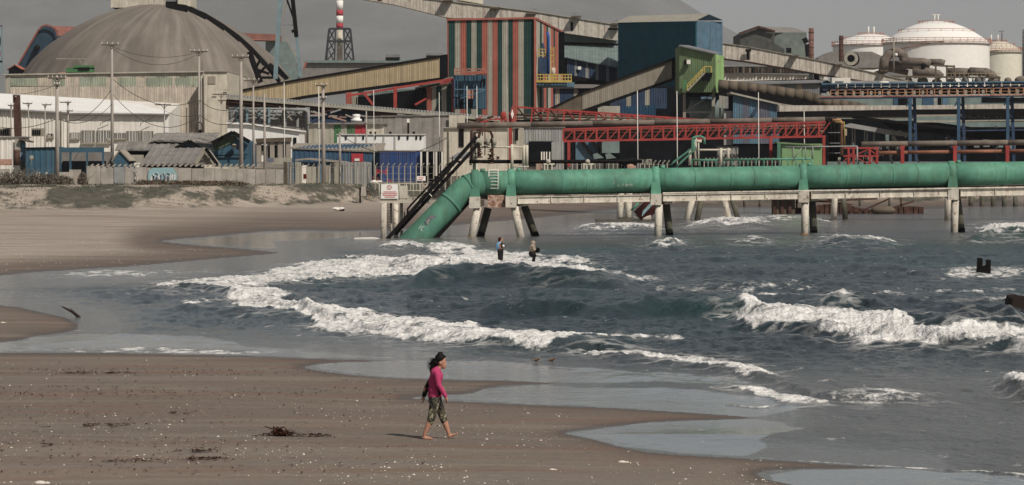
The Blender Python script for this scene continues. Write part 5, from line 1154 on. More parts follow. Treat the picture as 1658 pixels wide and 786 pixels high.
# green transfer house
tg = thing('green_transfer_house', 'apple green sheet metal transfer house on grey steel legs with a yellow zigzag stair', 'building', tuple(P(1135,195,458)))
A, B_, C_ = V2(1100,458), V2(1158,456), V2(1171.5,464)
zA, zB = ZW(75,458), ZW(88,456); zb = ZW(150,458)
solid(tg, [A, B_, C_, (A[0],470)], zb, [zA, zB, zB, zA], 'lgreen')
panels(tg, A, B_, zb, zA, zB, ['lgreen'], [1]*6, .32, .05); panels(tg, B_, C_, zb, zB, zB, [mat('light apple green sheet', (.27,.42,.17), streak=.25)], [1]*2, .6, .04)
MB().add([tuple(P(1099,73,457.5)), tuple(P(1158,86.5,455.5)), tuple(P(1172,87,464)), tuple(P(1115,73.5,470))], [(0,1,2,3)]).prism([P(1099,73,457.4), P(1158,86.5,455.4), P(1158,88.5,455.4), P(1099,75,457.4)], (0,.2,0)).build('roof', M['grey'], tg)
plate(tg, 'air_conditioner', 1112, 97, 1118, 104, 457, 'offw', .5, .4); plate(tg, 'window', 1108, 97, 1112, 104.5, 457.6, 'black'); plate(tg, 'door', 1144, 97, 1152, 113, 456.6, 'black'); plate(tg, 'window', 1163, 96, 1164.5, 103, 457, 'taupe')
plate(tg, 'lower_door', 1106, 130, 1112.5, 145, 457, 'sgreen')
m = MB()
for dy in (0,1.0): m.beam(P(1113,147,455.5+dy), P(1141,118,455.5+dy), .25)
for i in range(14): u = i/13; a = P(1113+28*u,147-29*u,455.5); m.box(a.x-.12, a.x+.12, a.y, a.y+1, a.z-.03, a.z+.03)
m.build('stair_flight', M['taupe'], tg)
m = MB()
for dy in (-6,-10): m.beam(P(1113,147+dy,455.4), P(1141,118+dy,455.4), .11)
for i in range(7): u = i/6; m.beam(P(1113+28*u,147-29*u,455.4), P(1113+28*u,137-29*u,455.4), .10)
m.beam(P(1141,108,455.4), P(1152,108,455.4), .12); m.beam(P(1152,108,455.4), P(1152,118,455.4), .12)
m.build('stair_rail', M['yellow'], tg)
MB().prism([P(1139,118,455.4), P(1154,118,455.4), P(1150,131,455.4), P(1137,130,455.4)], (0,1,0)).build('landing', M['dark'], tg)
for a, b, w, mn in (((1108,150),(1108,200),.4,'taupe'),((1155,150),(1155,200),.45,'stone'),((1166,150),(1166,200),.3,'stone'),((1172,150),(1172,200),.25,'stone'),((1108,182),(1155,182),.25,'stone'),((1110,180),(1152,154),.14,'stone'),((1135,196),(1155,184),.16,'stone'),((1155,150),(1166,150),.3,'stone')): MB().beam(P(*a,459), P(*b,459), w).build('leg' if a[0] == b[0] else 'brace', M[mn], tg)
MB(True).lathe(P(1143,196,464), [(0,3.2),(2.2,3.0),(2.6,1.8),(2.2,0),(0,-.3)], 14).build('chute', M['teal'], tg)
MB().prism([P(1106,150.5,459), P(1172,150.5,459), P(1166,156,459), P(1110,156,459)], (0,5,0)).build('floor_frame', M['dark'], tg)
# tube conveyor right of it
def tubeconv(name, label, pts, Y, r, mname, under='dark', group=None):
    t = thing(name, label, 'conveyor', tuple(P(*pts[0], Y)), group)
    n = 0
    for (a, b), (c, d) in zip(pts, pts[1:]):
        k_ = max(1, round((c-a)/14))
        for i in range(k_):
            u, v = i/k_, (i+1.0)/k_; MB(True).sweep([P(a+(c-a)*u, b+(d-b)*u, Y), P(a+(c-a)*v, b+(d-b)*v, Y)], r, 14).build('cover', M[mname], t)
    return t
tc1 = tubeconv('brown_tube_conveyor', 'dark coal stained tube conveyor sloping down to the right from the green transfer house', [(1163,138),(1225,144),(1300,155),(1345,168),(1400,177)], 455, .8, 'brown')
m = MB(); m.prism([P(1165,144,454), P(1225,150,454), P(1300,162,454), P(1345,174,454), P(1345,178,454), P(1300,174,454), P(1225,162,454), P(1165,154,454)], (0,3,0)); m.build('underside', M['black'], tc1)
for a, b in (((1180,156),(1300,174)),((1180,158),(1240,165))): MB().beam(P(*a,453.5), P(*b,453.5), .16).build('rail', M['taupe'], tc1)
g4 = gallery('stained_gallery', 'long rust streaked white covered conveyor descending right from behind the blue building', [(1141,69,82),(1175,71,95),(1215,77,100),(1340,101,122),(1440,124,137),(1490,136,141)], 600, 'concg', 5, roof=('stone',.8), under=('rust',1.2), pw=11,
   sup=(((1313,118),(1313,135),.7,'teal'),((1322,118),(1322,135),.9,'black')))
for x, y in ((1160,74),(1286,90),(1357,104),(1431,114),(1487,125)): MB().box(XW(x-6,599), XW(x+6,599), 598, 600, ZW(y+2,599), ZW(y,599)).build('roof_plate', M['brown'], g4)
plate(g4, 'hatch', 1209, 81, 1214, 97, 600, 'black'); MB().beam(P(1207,82,599), P(1216,82,599), .5).build('hatch_beam', M['black'], g4); plate(g4, 'end_plate', 1137, 67, 1141, 84, 600, 'black')
# hangar and stacks behind
hg = thing('dark_hangar', 'dark grey green hangar with a stepped gable roof behind the stained gallery', 'building', tuple(P(1255,100,820)))
MB().prism([P(1198,112,820), P(1198,54,820), P(1228,44,820), P(1254,50,820), P(1254,70,820), P(1270,80,820), P(1270,112,820)], (0,25,0)).build('gable_wall', mat('dark weathered sheet', (.07,.075,.07), var=.3, streak=.4), hg)
MB().prism([P(1254,112,822), P(1254,53,822), P(1306,53,830), P(1306,72,830), P(1316,74,830), P(1316,112,830)], (0,22,0)).build('side_wall', mat('grey green sheet', (.12,.145,.13), var=.2, streak=.4), hg)
MB().prism([P(1228,43,819), P(1284,45,835), P(1308,53,835), P(1254,52.5,820)], (0,.5,0)).build('roof', M['greyr'], hg)
for a, b in (((1196,55),(1228,43.5)),((1228,43.5),(1255,51))): MB().beam(P(*a,819), P(*b,819), .5).build('verge', M['rust'], hg)
for a_, b_, w_ in (((1302,62),(1306,70),1.2),((1306,72),(1308,92),1),((1277,78),(1277,86),1.2)): MB().beam(P(*a_,818), P(*b_,818), w_).build('duct', M['dark'], hg)
for x, y0, y1, w, lab in ((1313.5,46,100,4.3,'mottled rust red round stack beside the dark hangar'),(1362,58,100,3.8,'dark brown round stack left of the white ring scoop')):
    t = thing('rusty_stack', lab, 'chimney', tuple(P(x,y1,800))); MB(True).lathe(P(x,y1,800), [(w*pu(800),0),(w*pu(800)*.95,(y1-y0)*pu(800)),(w*pu(800)*.8,(y1-y0)*pu(800)),(w*pu(800)*.8,(y1-y0)*pu(800)-1)], 14).build('shaft', mat('old stack paint', (.17,.085,.065), var=.4, scale=1, streak=.3) if x < 1350 else M['rust'], t)
    for i in range(4): y = y1-(y1-y0)*(.2+.22*i); MB(True).tube(P(x,y,800), P(x,y-1,800), w*pu(800)+.06, 14).build('flange', M['rust'], t)
dh = thing('far_dark_shed', 'long dark roofed shed behind the ring scoop and stacks', 'building', tuple(P(1385,105,850)))
MB().prism([P(1325,94,850), P(1345,84,850), P(1412,84,850), P(1430,92,850), P(1430,110,850), P(1325,110,850)], (0,20,0)).build('wall', M['greyr'], dh)
rs = thing('ring_scoop', 'pale grey ring shaped housing with dark opening above the stained gallery', 'machine', tuple(P(1380,104,700)))
c = P(1378,95,700); k_ = pu(700)
m = MB(True); prof = []
for r0, r1, dy in ((8,12.5,0),): 
    n = 28; b0 = 0; vs = []; fs = []
    for i in range(n):
        t = 2*math.pi*i/n
        for (r, y) in ((6.5,0),(12,0),(12,2.4),(6.5,2.4)): vs.append((c.x+r*k_*.95*math.cos(t), c.y+y, c.z+r*k_*.93*math.sin(t)))
    for i in range(n):
        j = (i+1) % n
        for q in range(4): fs.append((i*4+q, i*4+(q+1)%4, j*4+(q+1)%4, j*4+q))
    m.add(vs, fs)
m.smooth = False; m.build('ring', M['stone'], rs)
MB().tube(c+Vector((0,.6,0)), c+Vector((0,2,0)), 6.6*k_, 20).build('throat', M['dark'], rs); MB().tube(c+Vector((.3,2.4,0)), c+Vector((.7,4,0)), 12*k_, 20).build('casing', M['dark'], rs); MB().beam(c+Vector((0,.3,-.9)), c+Vector((0,.3,.9)), .3).build('spindle', M['dark'], rs)
# tanks
def tankth(label, x, hw, ytop, yw, yb, Y, mname, posts=10):
    t = thing('storage_tank', label, 'tank', tuple(P(x,yb,Y+hw*pu(Y)))); c = P(x,0,Y+hw*pu(Y)); k_ = pu(Y); R = hw*k_*1.0
    zw, zb_, zt_ = ZW(yw,Y), GZ, ZW(ytop,Y)
    MB(True).lathe((c.x,c.y,0), [(R,zb_),(R,zw)], 64).build('shell', M[mname], t)
    hh = zt_-zw; pr = [(R*math.cos(a*math.pi/2/14*1.0), zw+.02+hh*math.sin(a*math.pi/2/14)**1.15) for a in range(15)]
    pr = [(R*(1-i/14), zw+.02+hh*(1-(1-i/14)**2.0)) for i in range(15)]
    MB(True).lathe((c.x,c.y,0), pr, 64).build('roof', M[mname], t)
    def ringm(r, z, n, rr, name, mn):
        MB(True).sweep([(c.x+r*math.cos(2*math.pi*i/n), c.y+r*math.sin(2*math.pi*i/n), z) for i in range(n+1)], rr, 5, False).build(name, M[mn], t)
    for dz in (.0, .7, 1.3): ringm(R+.5, zw+dz, 48, .10, 'guard_rail', 'pink')
    m = MB()
    for i in range(40): a = 2*math.pi*i/40; m.beam((c.x+(R+.5)*math.cos(a), c.y+(R+.5)*math.sin(a), zw-.2), (c.x+(R+.5)*math.cos(a), c.y+(R+.5)*math.sin(a), zw+1.3), .14)
    m.build('rail_posts', M['pink'], t)
    MB().lathe((c.x,c.y,0), [(R,zw-.6),(R+.6,zw-.6),(R+.6,zw-.4),(R,zw-.4)], 48).build('walkway', M['taupe'], t)
    for fr in (.72, .35):
        z = zw+hh*(1-fr**2)+.9; ringm(R*fr, z, 40, .09, 'roof_rail', 'pink')
        m = MB()
        for i in range(20): a = 2*math.pi*i/20; m.beam((c.x+R*fr*math.cos(a), c.y+R*fr*math.sin(a), z-1), (c.x+R*fr*math.cos(a), c.y+R*fr*math.sin(a), z), .12)
        m.build('rail_posts', M['pink'], t)
    return t, c, R, zw, zt_
t, c, R, zw, zt_ = tankth('largest white domed storage tank with railings round its roof', 1516, 87, 31, 67, 112, 1100, 'tank')
MB(True).sweep([(c.x+(R+.3)*math.cos(a), c.y+(R+.3)*math.sin(a), z) for a, z in [(math.radians(-170+i*9), zw-4+i*.45) for i in range(10)]], .16, 5).build('spiral_stair', M['pink'], t)
for dx in (-.6, .6): MB(True).tube((c.x+dx,c.y,zt_-.3), (c.x+dx,c.y,zt_+2.2), .25, 8).build('vent_stack', M['offw'], t)
MB().beam((c.x-1.5,c.y,zt_+2.3), (c.x+1.5,c.y,zt_+2.3), .2).build('vent_cap', M['offw'], t)
t, c, R, zw, zt_ = tankth('white domed storage tank half hidden behind the left side of the largest tank', 1410, 62, 53, 71, 112, 1290, 'tank')
for dx in (-1, 1.2): MB(True).tube((c.x+dx,c.y,zt_-.3), (c.x+dx,c.y,zt_+3), .4, 8).build('vent_stack', M['offw'], t)
t, c, R, zw, zt_ = tankth('cream storage tank at the right of the largest tank', 1618, 36, 66, 82, 130, 1180, 'tankc')
for dx, h in ((-3, 2.4), (-.5, 2.4), (1, 4.2)): MB(True).tube((c.x+dx,c.y,zt_-.6), (c.x+dx,c.y,zt_+h), .3, 8).build('vent_stack', M['grey'] if h > 3 else M['offw'], t)
MB().beam((c.x-.3,c.y,zt_+3.6), (c.x+1.9,c.y,zt_+3.6), .3).build('mast_arm', M['grey'], t)
gt2 = thing('grey_column', 'slim grey ribbed column at the right edge beside the cream tank', 'column', tuple(P(1660,130,900)))
MB(True).tube(P(1660,130,900), P(1660,48,900), 4.5*pu(900), 16).build('shaft', M['grey'], gt2)
for i in range(12): MB(True).tube(P(1660,52+i*6.6,900), P(1660,53+i*6.6,900), 5*pu(900), 16).build('band', M['taupe'], gt2)
# dusty ducts
du = thing('dust_ducts', 'tangle of fat dusty brown ducts and tanks in front of the largest white tank', 'ducts', tuple(P(1500,130,700)))
k_ = pu(700)
def duct(pts, r, Y=700): MB(True).sweep([P(a,b,Y) for a, b in pts], r*k_, 14).build('duct', M['dpipe'], du)
duct([(1430,116),(1432,98),(1440,88),(1452,84),(1462,89),(1464,98)], 8); duct([(1425,108),(1470,104),(1500,108)], 8, 703); duct([(1460,100),(1495,101),(1506,104)], 7, 698); duct([(1505,101),(1523,101),(1529,103)], 5.5, 699)
duct([(1478,117),(1505,117),(1518,120),(1524,126)], 7, 696); duct([(1535,117),(1560,117),(1570,118)], 7, 695); duct([(1570,116),(1596,117),(1606,122),(1610,128)], 7, 694); duct([(1410,124),(1440,112),(1470,118)], 5, 705)
MB(True).tube(P(1495,107,697), P(1495,107,695), 4.5*k_, 14).build('duct_mouth', M['dark'], du); MB(True).tube(P(1451,89,697), P(1451,89,691), 2.6*k_, 12).build('duct_mouth', M['tank'], du)
for a, b in ((1430,1620),(1510,1545)):
    y = 124 if a == 1430 else 106
    MB().beam(P(a,y,693), P(b,y+2,693), .4).build('deck_beam', M['brown'], du)
for x in (1445,1470,1515,1533,1545,1560,1575,1590,1604,1618): MB().beam(P(x,106 if 1510 < x < 1546 else 124,693), P(x,140,693), .35).build('leg', M['brown'], du)
for x in range(1552,1600,10): MB().beam(P(x,124,692.5), P(x+9,138,692.5), .2).build('brace', M['sblue'], du)
for x in (1447,): MB(True).tube(P(x,60,699), P(x,118,699), .18, 6).build('mast', M['taupe'], du)
for x in range(1540,1622,7): MB().beam(P(x,118,692), P(x,124,692), .08).build('rail_post', M['bei2'], du)
MB().beam(P(1530,119,692), P(1622,119,692), .08).build('rail', M['bei2'], du)
for x in range(1425,1660,23): MB(True).ball(P(x,130+rnd.random()*3,698), rnd.uniform(.8,2), 1, rnd.uniform(.6,1.2)).build('dusty_lump', M['dpipe'], du)
# mid-right buildings
wb = thing('white_band_building', 'long pale building with a dark pipe gallery above it, under the stained gallery', 'building', tuple(P(1250,132,610)))
MB().prism([P(1170,118,610), P(1340,122,610), P(1340,136,610), P(1170,136,610)], (0,8,0)).build('wall', M['offw'], wb)
MB().prism([P(1170,106,611), P(1325,106,611), P(1325,108,611), P(1170,108,611)], (0,4,0)).build('roof_beam', M['gal'], wb); MB().prism([P(1170,92,613), P(1325,98,613), P(1325,120,613), P(1170,118,613)], (0,.5,0)).build('back_wall', M['grey'], wb)
for i in range(34):
    x = 1172+i*5; MB().box(XW(x,610), XW(x+rnd.uniform(1,3.5),610), 609, 610, ZW(118.5,610), ZW(108+rnd.random()*4,610)).build('pipe_bit', M[rnd.choice(['dark','brown','dpipe','rust'])], wb)
gs = shed('grey_blue_long_shed', 'grey blue ribbed shed with tan strips and dark low roof behind the brown tube conveyor', 1165, 1329, 136, 134, 520, 10, 'dark', 'grey', pw=200, pitch=.35)
panels(gs, V2(1165,519.8), V2(1329,519.8), GZ, ZW(136.5,520), ZW(135.5,520), ['gal','bei2','grey','bei2','grey'], [91,8,26,9,30], .35, .06)
MB().prism([P(1172,137,519), P(1330,133,519), P(1352,137,524), P(1340,130,527), P(1320,128,527), P(1180,132,527)], (0,0,-.15)).build('roof', M['grey'], gs)
MB().prism([P(1329,134.5,519.5), P(1340,130.5,519.5), P(1352,138,519.5), P(1352,150,519.5), P(1329,150,519.5)], (0,6,0)).build('porch', M['dark'], gs)
wt = thing('white_trailer', 'white box trailer with a grey strip behind the start of the blue conveyor bridge', 'trailer', tuple(P(1363,140,560)))
MB().box(XW(1347,560), XW(1377,560), 560, 564, ZW(140,560), ZW(126,560)).build('box', M['offw'], wt); plate(wt, 'lettering_strip', 1353, 131.5, 1366, 133.5, 560, 'grey', .03)
MB().box(XW(1377,562), XW(1470,562), 562, 566, ZW(142,562), ZW(131,562)).build('side_shed', M['gal'], wt)
MB(True).lathe(P(1431,138,560), [(0,.7),(.9,.6),(.95,0),(.95,-1)], 16).build('round_vent', M['offw'], wt)
tr = thing('teal_flat_building', 'pale teal flat building with blue doors behind the legs of the blue conveyor bridge', 'building', tuple(P(1500,210,470)))
MB().box(XW(1340,480), XW(1700,480), 480, 490, GZ-.3, ZW(158,480)).build('wall', M['teal'], tr)
for x0,x1,mn in ((1447,1454,'dblue'),(1454,1470,'dark'),(1494,1512,'dblue'),(1512,1518,'gal'),(1518,1524,'dark'),(1526,1536,'lblue')): plate(tr, 'door', x0, 158.5, x1, 171, 480, mn)
plate(tr, 'dark_bay', 1590, 158, 1660, 166, 480, 'dark')
# blue conveyor bridge
cbx = thing('blue_conveyor_bridge', 'dark blue open conveyor bridge with orange railing and tall blue legs on the right', 'conveyor', tuple(P(1500,260,400)))
YB = 400
def yb(x): return 160.5-(x-1335)*.012
MB().prism([P(1330,yb(1330)-2,YB), P(1700,yb(1700)-2,YB), P(1700,yb(1700),YB), P(1330,yb(1330),YB)], (0,3,0)).build('deck_beam', M['dblue'], cbx)
MB().prism([P(1330,yb(1330)-3.5,YB-.1), P(1700,yb(1700)-3.5,YB-.1), P(1700,yb(1700)-2.3,YB-.1), P(1330,yb(1330)-2.3,YB-.1)], (0,.2,0)).build('kick_board', M['red'], cbx)
MB().prism([P(1330,yb(1330)-5,YB+.3), P(1700,yb(1700)-5,YB+.3), P(1700,yb(1700)-4,YB+.3), P(1330,yb(1330)-4,YB+.3)], (0,.2,0)).build('deck_edge', M['stone'], cbx)
MB().prism([P(1345,yb(1345)-17,YB+2), P(1700,yb(1700)-17,YB+2), P(1700,yb(1700)-4,YB+2), P(1345,yb(1345)-4,YB+2)], (0,.3,0)).build('belt_shadow_panel', M['dark'], cbx)  # dark panel painted as the shadow behind the belt
for x in range(1332, 1700, 14):
    y = yb(x); MB().box(XW(x,YB), XW(x+11,YB), YB+.6, YB+1.7, ZW(y-20,YB), ZW(y-24.5,YB)).build('hood_segment', M['dblue'], cbx)
    MB().prism([P(x+1,y-14,YB+.8), P(x+7,y-14,YB+.8), P(x+10,y-19,YB+.8), P(x-1,y-19,YB+.8)], (0,1,0)).build('idler', M['navy'], cbx); MB().box(XW(x+8,YB), XW(x+12,YB), YB+1, YB+1.5, ZW(y-6,YB), ZW(y-12,YB)).build('frame_plate', M['stone'], cbx)
MB().beam(P(1330,yb(1330)-24.5,YB+.4), P(1700,yb(1700)-24.5,YB+.4), .12).build('top_rail', M['lblue'], cbx)
for x in range(1345, 1700, 12): MB().beam(P(x,yb(x)-14,YB-.1), P(x,yb(x)-3,YB-.1), .12).build('rail_post', M['orange'], cbx)
for dy in (14, 9): MB().beam(P(1345,yb(1345)-dy,YB-.1), P(1700,yb(1700)-dy,YB-.1), .07).build('guard_rail', M['orange'], cbx)
for x in (1473.5, 1552, 1631.5):
    MB().beam(P(x,yb(x),YB+.2), P(x,262,YB+.2), .38).build('leg', M['dblue'], cbx)
    for s_ in (1,): MB().beam(P(x+7,yb(x),YB+2.6), P(x+10,262,YB+2.6), .35).build('leg', M['navy'], cbx)
    m = MB()
    for j in range(5): m.beam(P(x,yb(x)+8+j*18,YB+.3), P(x+9,yb(x)+18+j*18,YB+2.6), .14); 
    m.build('cross_brace', M['navy'], cbx); MB().beam(P(x-6,yb(x)+14,YB+.2), P(x,yb(x)+4,YB+.2), .2).build('knee_brace', M['dblue'], cbx)
MB().beam(P(1556,212,YB+.2), P(1700,210,YB+.2), .16).build('tie_beam', M['navy'], cbx)
# cream covered conveyor underneath with dark underside
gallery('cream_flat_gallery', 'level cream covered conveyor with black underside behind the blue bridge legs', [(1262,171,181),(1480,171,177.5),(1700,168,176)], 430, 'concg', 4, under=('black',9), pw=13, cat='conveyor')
lt = thing('dark_truss', 'black steel truss work and sagging dark conveyor under the cream covered conveyor', 'truss', tuple(P(1500,230,425)))
for (x0,y0,x1,y1,w,mn) in ((1270,186,1480,187,.5,'black'),(1270,190,1480,192,.25,'taupe'),(1430,188,1700,186,.25,'taupe'),(1590,188,1700,186,.3,'black'),(1380,190,1560,210,.35,'black'),(1480,197,1700,196,.25,'stone')): MB().beam(P(x0,y0,425), P(x1,y1,425), w).build('beam', M[mn], lt)
lattice(lt, P(1558,187,424), P(1700,185,424), 6*pu(424), 14, .18, 'black')
MB().prism([P(1430,196,426), P(1480,196,426), P(1520,199,426), P(1580,207,426), P(1700,210,426), P(1700,232,426), P(1600,226,426), P(1520,216,426), P(1450,210,426)], (0,3,0)).build('sagging_conveyor', M['dark'], lt)
MB().prism([P(1364,204,428), P(1378,200,428), P(1412,206,428), P(1480,217,428), P(1480,222,428), P(1440,218,428), P(1400,211,428), P(1370,206,428)], (0,2,0)).build('pale_duct', M['gal'], lt)
for x0, x1, y0, y1, mn in ((1256,1700,236,262,'dark'),(1262,1440,193,236,'dark'),(1440,1700,206,240,'dark')): MB().prism(fquad(x0,y0,x1,y1,444), (0,.3,0)).build('painted_shade', M[mn], lt)  # near-black sheets added as painted shade beneath the conveyor
for i in range(26):
    x = 1370+rnd.random()*290; y = 205+rnd.random()*45; mn = rnd.choice(['dblue','gal','taupe','navy','stone','rust','gal']); MB().beam(P(x,y,436), P(x+rnd.uniform(-14,14),y+rnd.uniform(4,28),436), rnd.uniform(.12,.4)).build('steel_member', M[mn], lt)
for x in (1380,1384,1400,1404,1415,1445): MB().beam(P(x,202+rnd.random()*8,434), P(x,240,434), .16).build('pipe_upright', M['gal'], lt)
for i in range(14):
    x = 1372+i*20+rnd.random()*8; MB().prism(fquad(x, 214+rnd.random()*20, x+rnd.uniform(4,14), 238+rnd.random()*5, 440), (0,1,0)).build('machine_box', M[rnd.choice(['navy','grey','dark','gal','dblue','teal'])], lt)
# blue-grey shed on the right of the dark hall
bg2 = thing('slate_blue_shed', 'slate blue ribbed shed behind the red truss, right of the green transfer house', 'building', tuple(P(1225,240,440)))
solid(bg2, [V2(1187,442), V2(1262,442), (XW(1262,442),452), (XW(1187,442),452)], GZ-.3, [ZW(152,442), ZW(170,442), ZW(170,442), ZW(152,442)], 'dark')
panels(bg2, V2(1187,441.8), V2(1262,441.8), ZW(233,442), ZW(153,442), ZW(170,442), ['lblue','purple','lblue','purple','lblue'], [1,.6,1,1,1], .32, .06)
MB().prism([P(1183,149,441), P(1265,168,441), P(1265,171,441), P(1183,152,441)], (0,8,0)).build('roof_edge', M['stone'], bg2)
MB().beam(P(1218,188,440.8), P(1227,174,440.8), .5).build('bracket', M['navy'], bg2)
plate(bg2, 'grey_wall', 1172, 180, 1187, 235, 443, 'gal'); MB().beam(P(1262,168,440), P(1262,195,440), .4).build('post', M['stone'], bg2)
# low far roofs behind the centre-left, lattice tower, chimney
fr_ = thing('far_flat_building', 'long low grey flat roofed building behind the tan gallery', 'building', tuple(P(560,120,800)))
MB().prism([P(478,135,800), P(495,102,800), P(640,101,800), P(730,96,800), P(730,135,800)], (0,30,0)).build('wall', M['greyr'], fr_)
MB().prism([P(492,98,799), P(640,98,799), P(735,93,799), P(735,97,799), P(640,102,799), P(492,102,799)], (0,30,0)).build('roof', M['teal'], fr_)
for x0,x1,y0,y1 in ((624,647,88,97),(690,716,86,94)): MB().prism(fquad(x0,y0,x1,y1,799), (0,5,0)).build('roof_unit', M['grey'], fr_); MB().prism(fquad(x0,y1-4,x1,y1,798.8), (0,.3,0)).build('unit_opening', M['black'], fr_)
MB().beam(P(492,112,798), P(496,100,798), .4).build('brace', M['orred'], fr_)
lt2 = thing('steel_trestle', 'tall pale blue and black steel trestle tower beside the dome', 'tower', tuple(P(467,125,560)))
for a, b, w, mn in (((455,-20),(446,128),.75,'sblue'),((472,-20),(480,60),.7,'black'),((480,60),(487,125),.5,'sblue'),((462,-8),(476,32),.3,'black'),((452,40),(480,95),.2,'taupe'),((454,38),(468,-5),.2,'taupe'),((448,41),(478,41),.15,'grey'),((447,105),(486,105),.15,'grey'),((448,108),(466,128),.6,'dark')):
    MB().beam(P(*a,560), P(*b,560), w).build('leg' if w > .45 else 'brace', M[mn], lt2)
MB().beam(P(475,48,559.5), P(477,52,559.5), .9).build('gusset', M['black'], lt2)
lt3 = thing('steel_trestle', 'pale blue steel trestle leg cut by the left edge of the view', 'tower', tuple(P(0,120,600)))
for a, b, w, mn in (((3,42),(3,120),.35,'sblue'),((-8,42),(4,42),.35,'grey'),((-6,98),(2,60),.3,'black'),((-8,100),(4,100),.35,'dark'),((-4,100),(3,80),.2,'orred'),((-9,42),(-9,120),.35,'sblue')): MB().beam(P(*a,600), P(*b,600), w).build('leg' if a[0] == b[0] else 'brace', M[mn], lt3)
ch = thing('banded_chimney', 'slender red and white banded chimney inside a grey lattice frame', 'chimney', tuple(P(550,97,1400)))
k_ = pu(1400); c = P(550,0,1400)
for y0, y1, mn in ((-22,-12,'tank'),(-12,1,'bred'),(1,16.5,'tank'),(16.5,26,'bred'),(26,38,'tank'),(38,47,'bred'),(47,99,'cream')):
    r = 5.6 if mn != 'cream' else 4.8; MB(True).tube((c.x,c.y,ZW(y1,1400)+.02), (c.x,c.y,ZW(y0,1400)), r*k_, 20).build('band' if mn != 'cream' else 'shaft', M[mn], ch)
top, bot = 47, 99
def fx(y, s_): return 550+s_*(17+(y-47)*.11)
for s_ in (-1, 1):
    for dy in (-5, 5): MB().beam(P(fx(47,s_),47,1400+dy), P(fx(99,s_),99,1400+dy), .9).build('frame_leg', M['chim'], ch)
for y in (47, 67): MB().beam(P(fx(y,-1),y,1395), P(fx(y,1),y,1395), .9).build('frame_ring', M['chim'], ch)
for s_ in (-1, -.4, .4): MB().beam(P(550+s_*17,47,1395), P(550+s_*21,99,1395), .6).build('frame_leg', M['chim'], ch)
for y0, y1 in ((47,67),(67,83),(83,99)):
    for (a, b) in ((-1,-.45),(.45,1),(-.45,-1),(1,.45)): MB().beam(P(550+17*a,y0,1394.8), P(550+(17+(y1-47)*.08)*b,y1,1394.8), .55).build('frame_brace', M['chim'], ch)
MB(True).tube((c.x,c.y,ZW(69,1400)), (c.x,c.y,ZW(66,1400)), 6.5*k_, 16).build('collar', M['rust'], ch)
# long grey pipe bridge left to centre
pb = thing('ribbed_pipe_bridge', 'long pale ribbed covered conveyor running right from the cream tower over red brown pipes', 'conveyor', tuple(P(370,165,440)))
def py_(x): return 153+(x-370)*.0815
for x in range(366, 812, 5):
    MB().prism([P(x,py_(x),440), P(x+3.6,py_(x+3.6),440), P(x+3.6,py_(x+3.6)+6.5,440), P(x,py_(x)+6.5,440)], (0,1.8,0)).build('cover_rib', M['gal'], pb)
MB().prism([P(366,py_(366)+3.5,439.8), P(815,py_(815)+3.5,439.8), P(815,py_(815)+8,439.8), P(366,py_(366)+8,439.8)], (0,2,0)).build('side_rail', M['stone'], pb)
rk = thing('red_pipe_rack', 'dusty red brown pipe rack below the ribbed covered conveyor', 'pipe rack', tuple(P(560,200,441)))
for k2 in range(5): MB().beam(P(366,py_(366)+9+k2*3.2,441+k2*.4), P(800,py_(800)+9+k2*2.0,441+k2*.4), .22 if k2 % 2 else .4).build('pipe', M['brick' if k2 % 2 else 'rust'], rk)
for x in range(375, 800, 17): MB().beam(P(x,py_(x)+8,440.5), P(x+(x%3-1)*8,py_(x)+24-(x-370)*.02,440.5), .18).build('bracket', M['rust'], rk)
pk = thing('grey_pipe_rack', 'tangle of grey pipes and cross braced frames over the white loading hall', 'pipe rack', tuple(P(430,200,438)))
for y in (176, 181, 186, 192): MB(True).tube(P(370,y,437), P(498,y+1,437), .16 if y != 181 else .3, 7).build('pipe', M['gal'], pk)
for x in (384,400,420,436,462,482,498): MB().beam(P(x,174,436.5), P(x,212,436.5), .3 if x != 498 else .6).build('column', M['gal'] if x % 4 else M['sblue'], pk)
for i in range(46):
    x = 372+rnd.random()*118; y = 176+rnd.random()*16; MB().beam(P(x,y,436), P(x+rnd.uniform(-10,10),y+rnd.uniform(-8,12),436), rnd.uniform(.08,.2)).build('brace', M[rnd.choice(['gal','black','taupe','grey','black'])], pk)
MB().prism(fquad(370,172,500,210,442), (0,.5,0)).build('back_screen', M['greyr'], pk)
MB(True).sweep([P(460,178,436), P(494,178,436), P(499,182,436), P(499,240,436)], .25, 10).build('elbow_pipe', M['gal'], pk)
pk2 = thing('cable_tray_rack', 'criss cross of rusty pipes between the loading hall and the grey warehouse', 'pipe rack', tuple(P(570,195,436)))
MB().prism(fquad(500,178,600,200,441), (0,.5,0)).build('back_screen', M['navy'], pk2)
for i in range(34):
    x = 500+rnd.random()*200; y = 178+(x-500)*.05+rnd.random()*10; MB().beam(P(x,y,436), P(x+rnd.uniform(10,34),y+rnd.uniform(-6,7),436), rnd.uniform(.08,.22)).build('pipe', M[rnd.choice(['rust','brick','taupe','gal','dark'])], pk2)
t = MB(True).lathe(P(577,197,430), [(0,3.0*pu(430)*0+1.0),(.5,.95),(.55,.7),(.5,.6),(.5,.35),(.75,.3),(.75,0),(0,0)], 16).build('white_ventilator', M['white'], None, tuple(P(577,197,430)), label='white mushroom roof ventilator above the striped low shed', cat='ventilator')
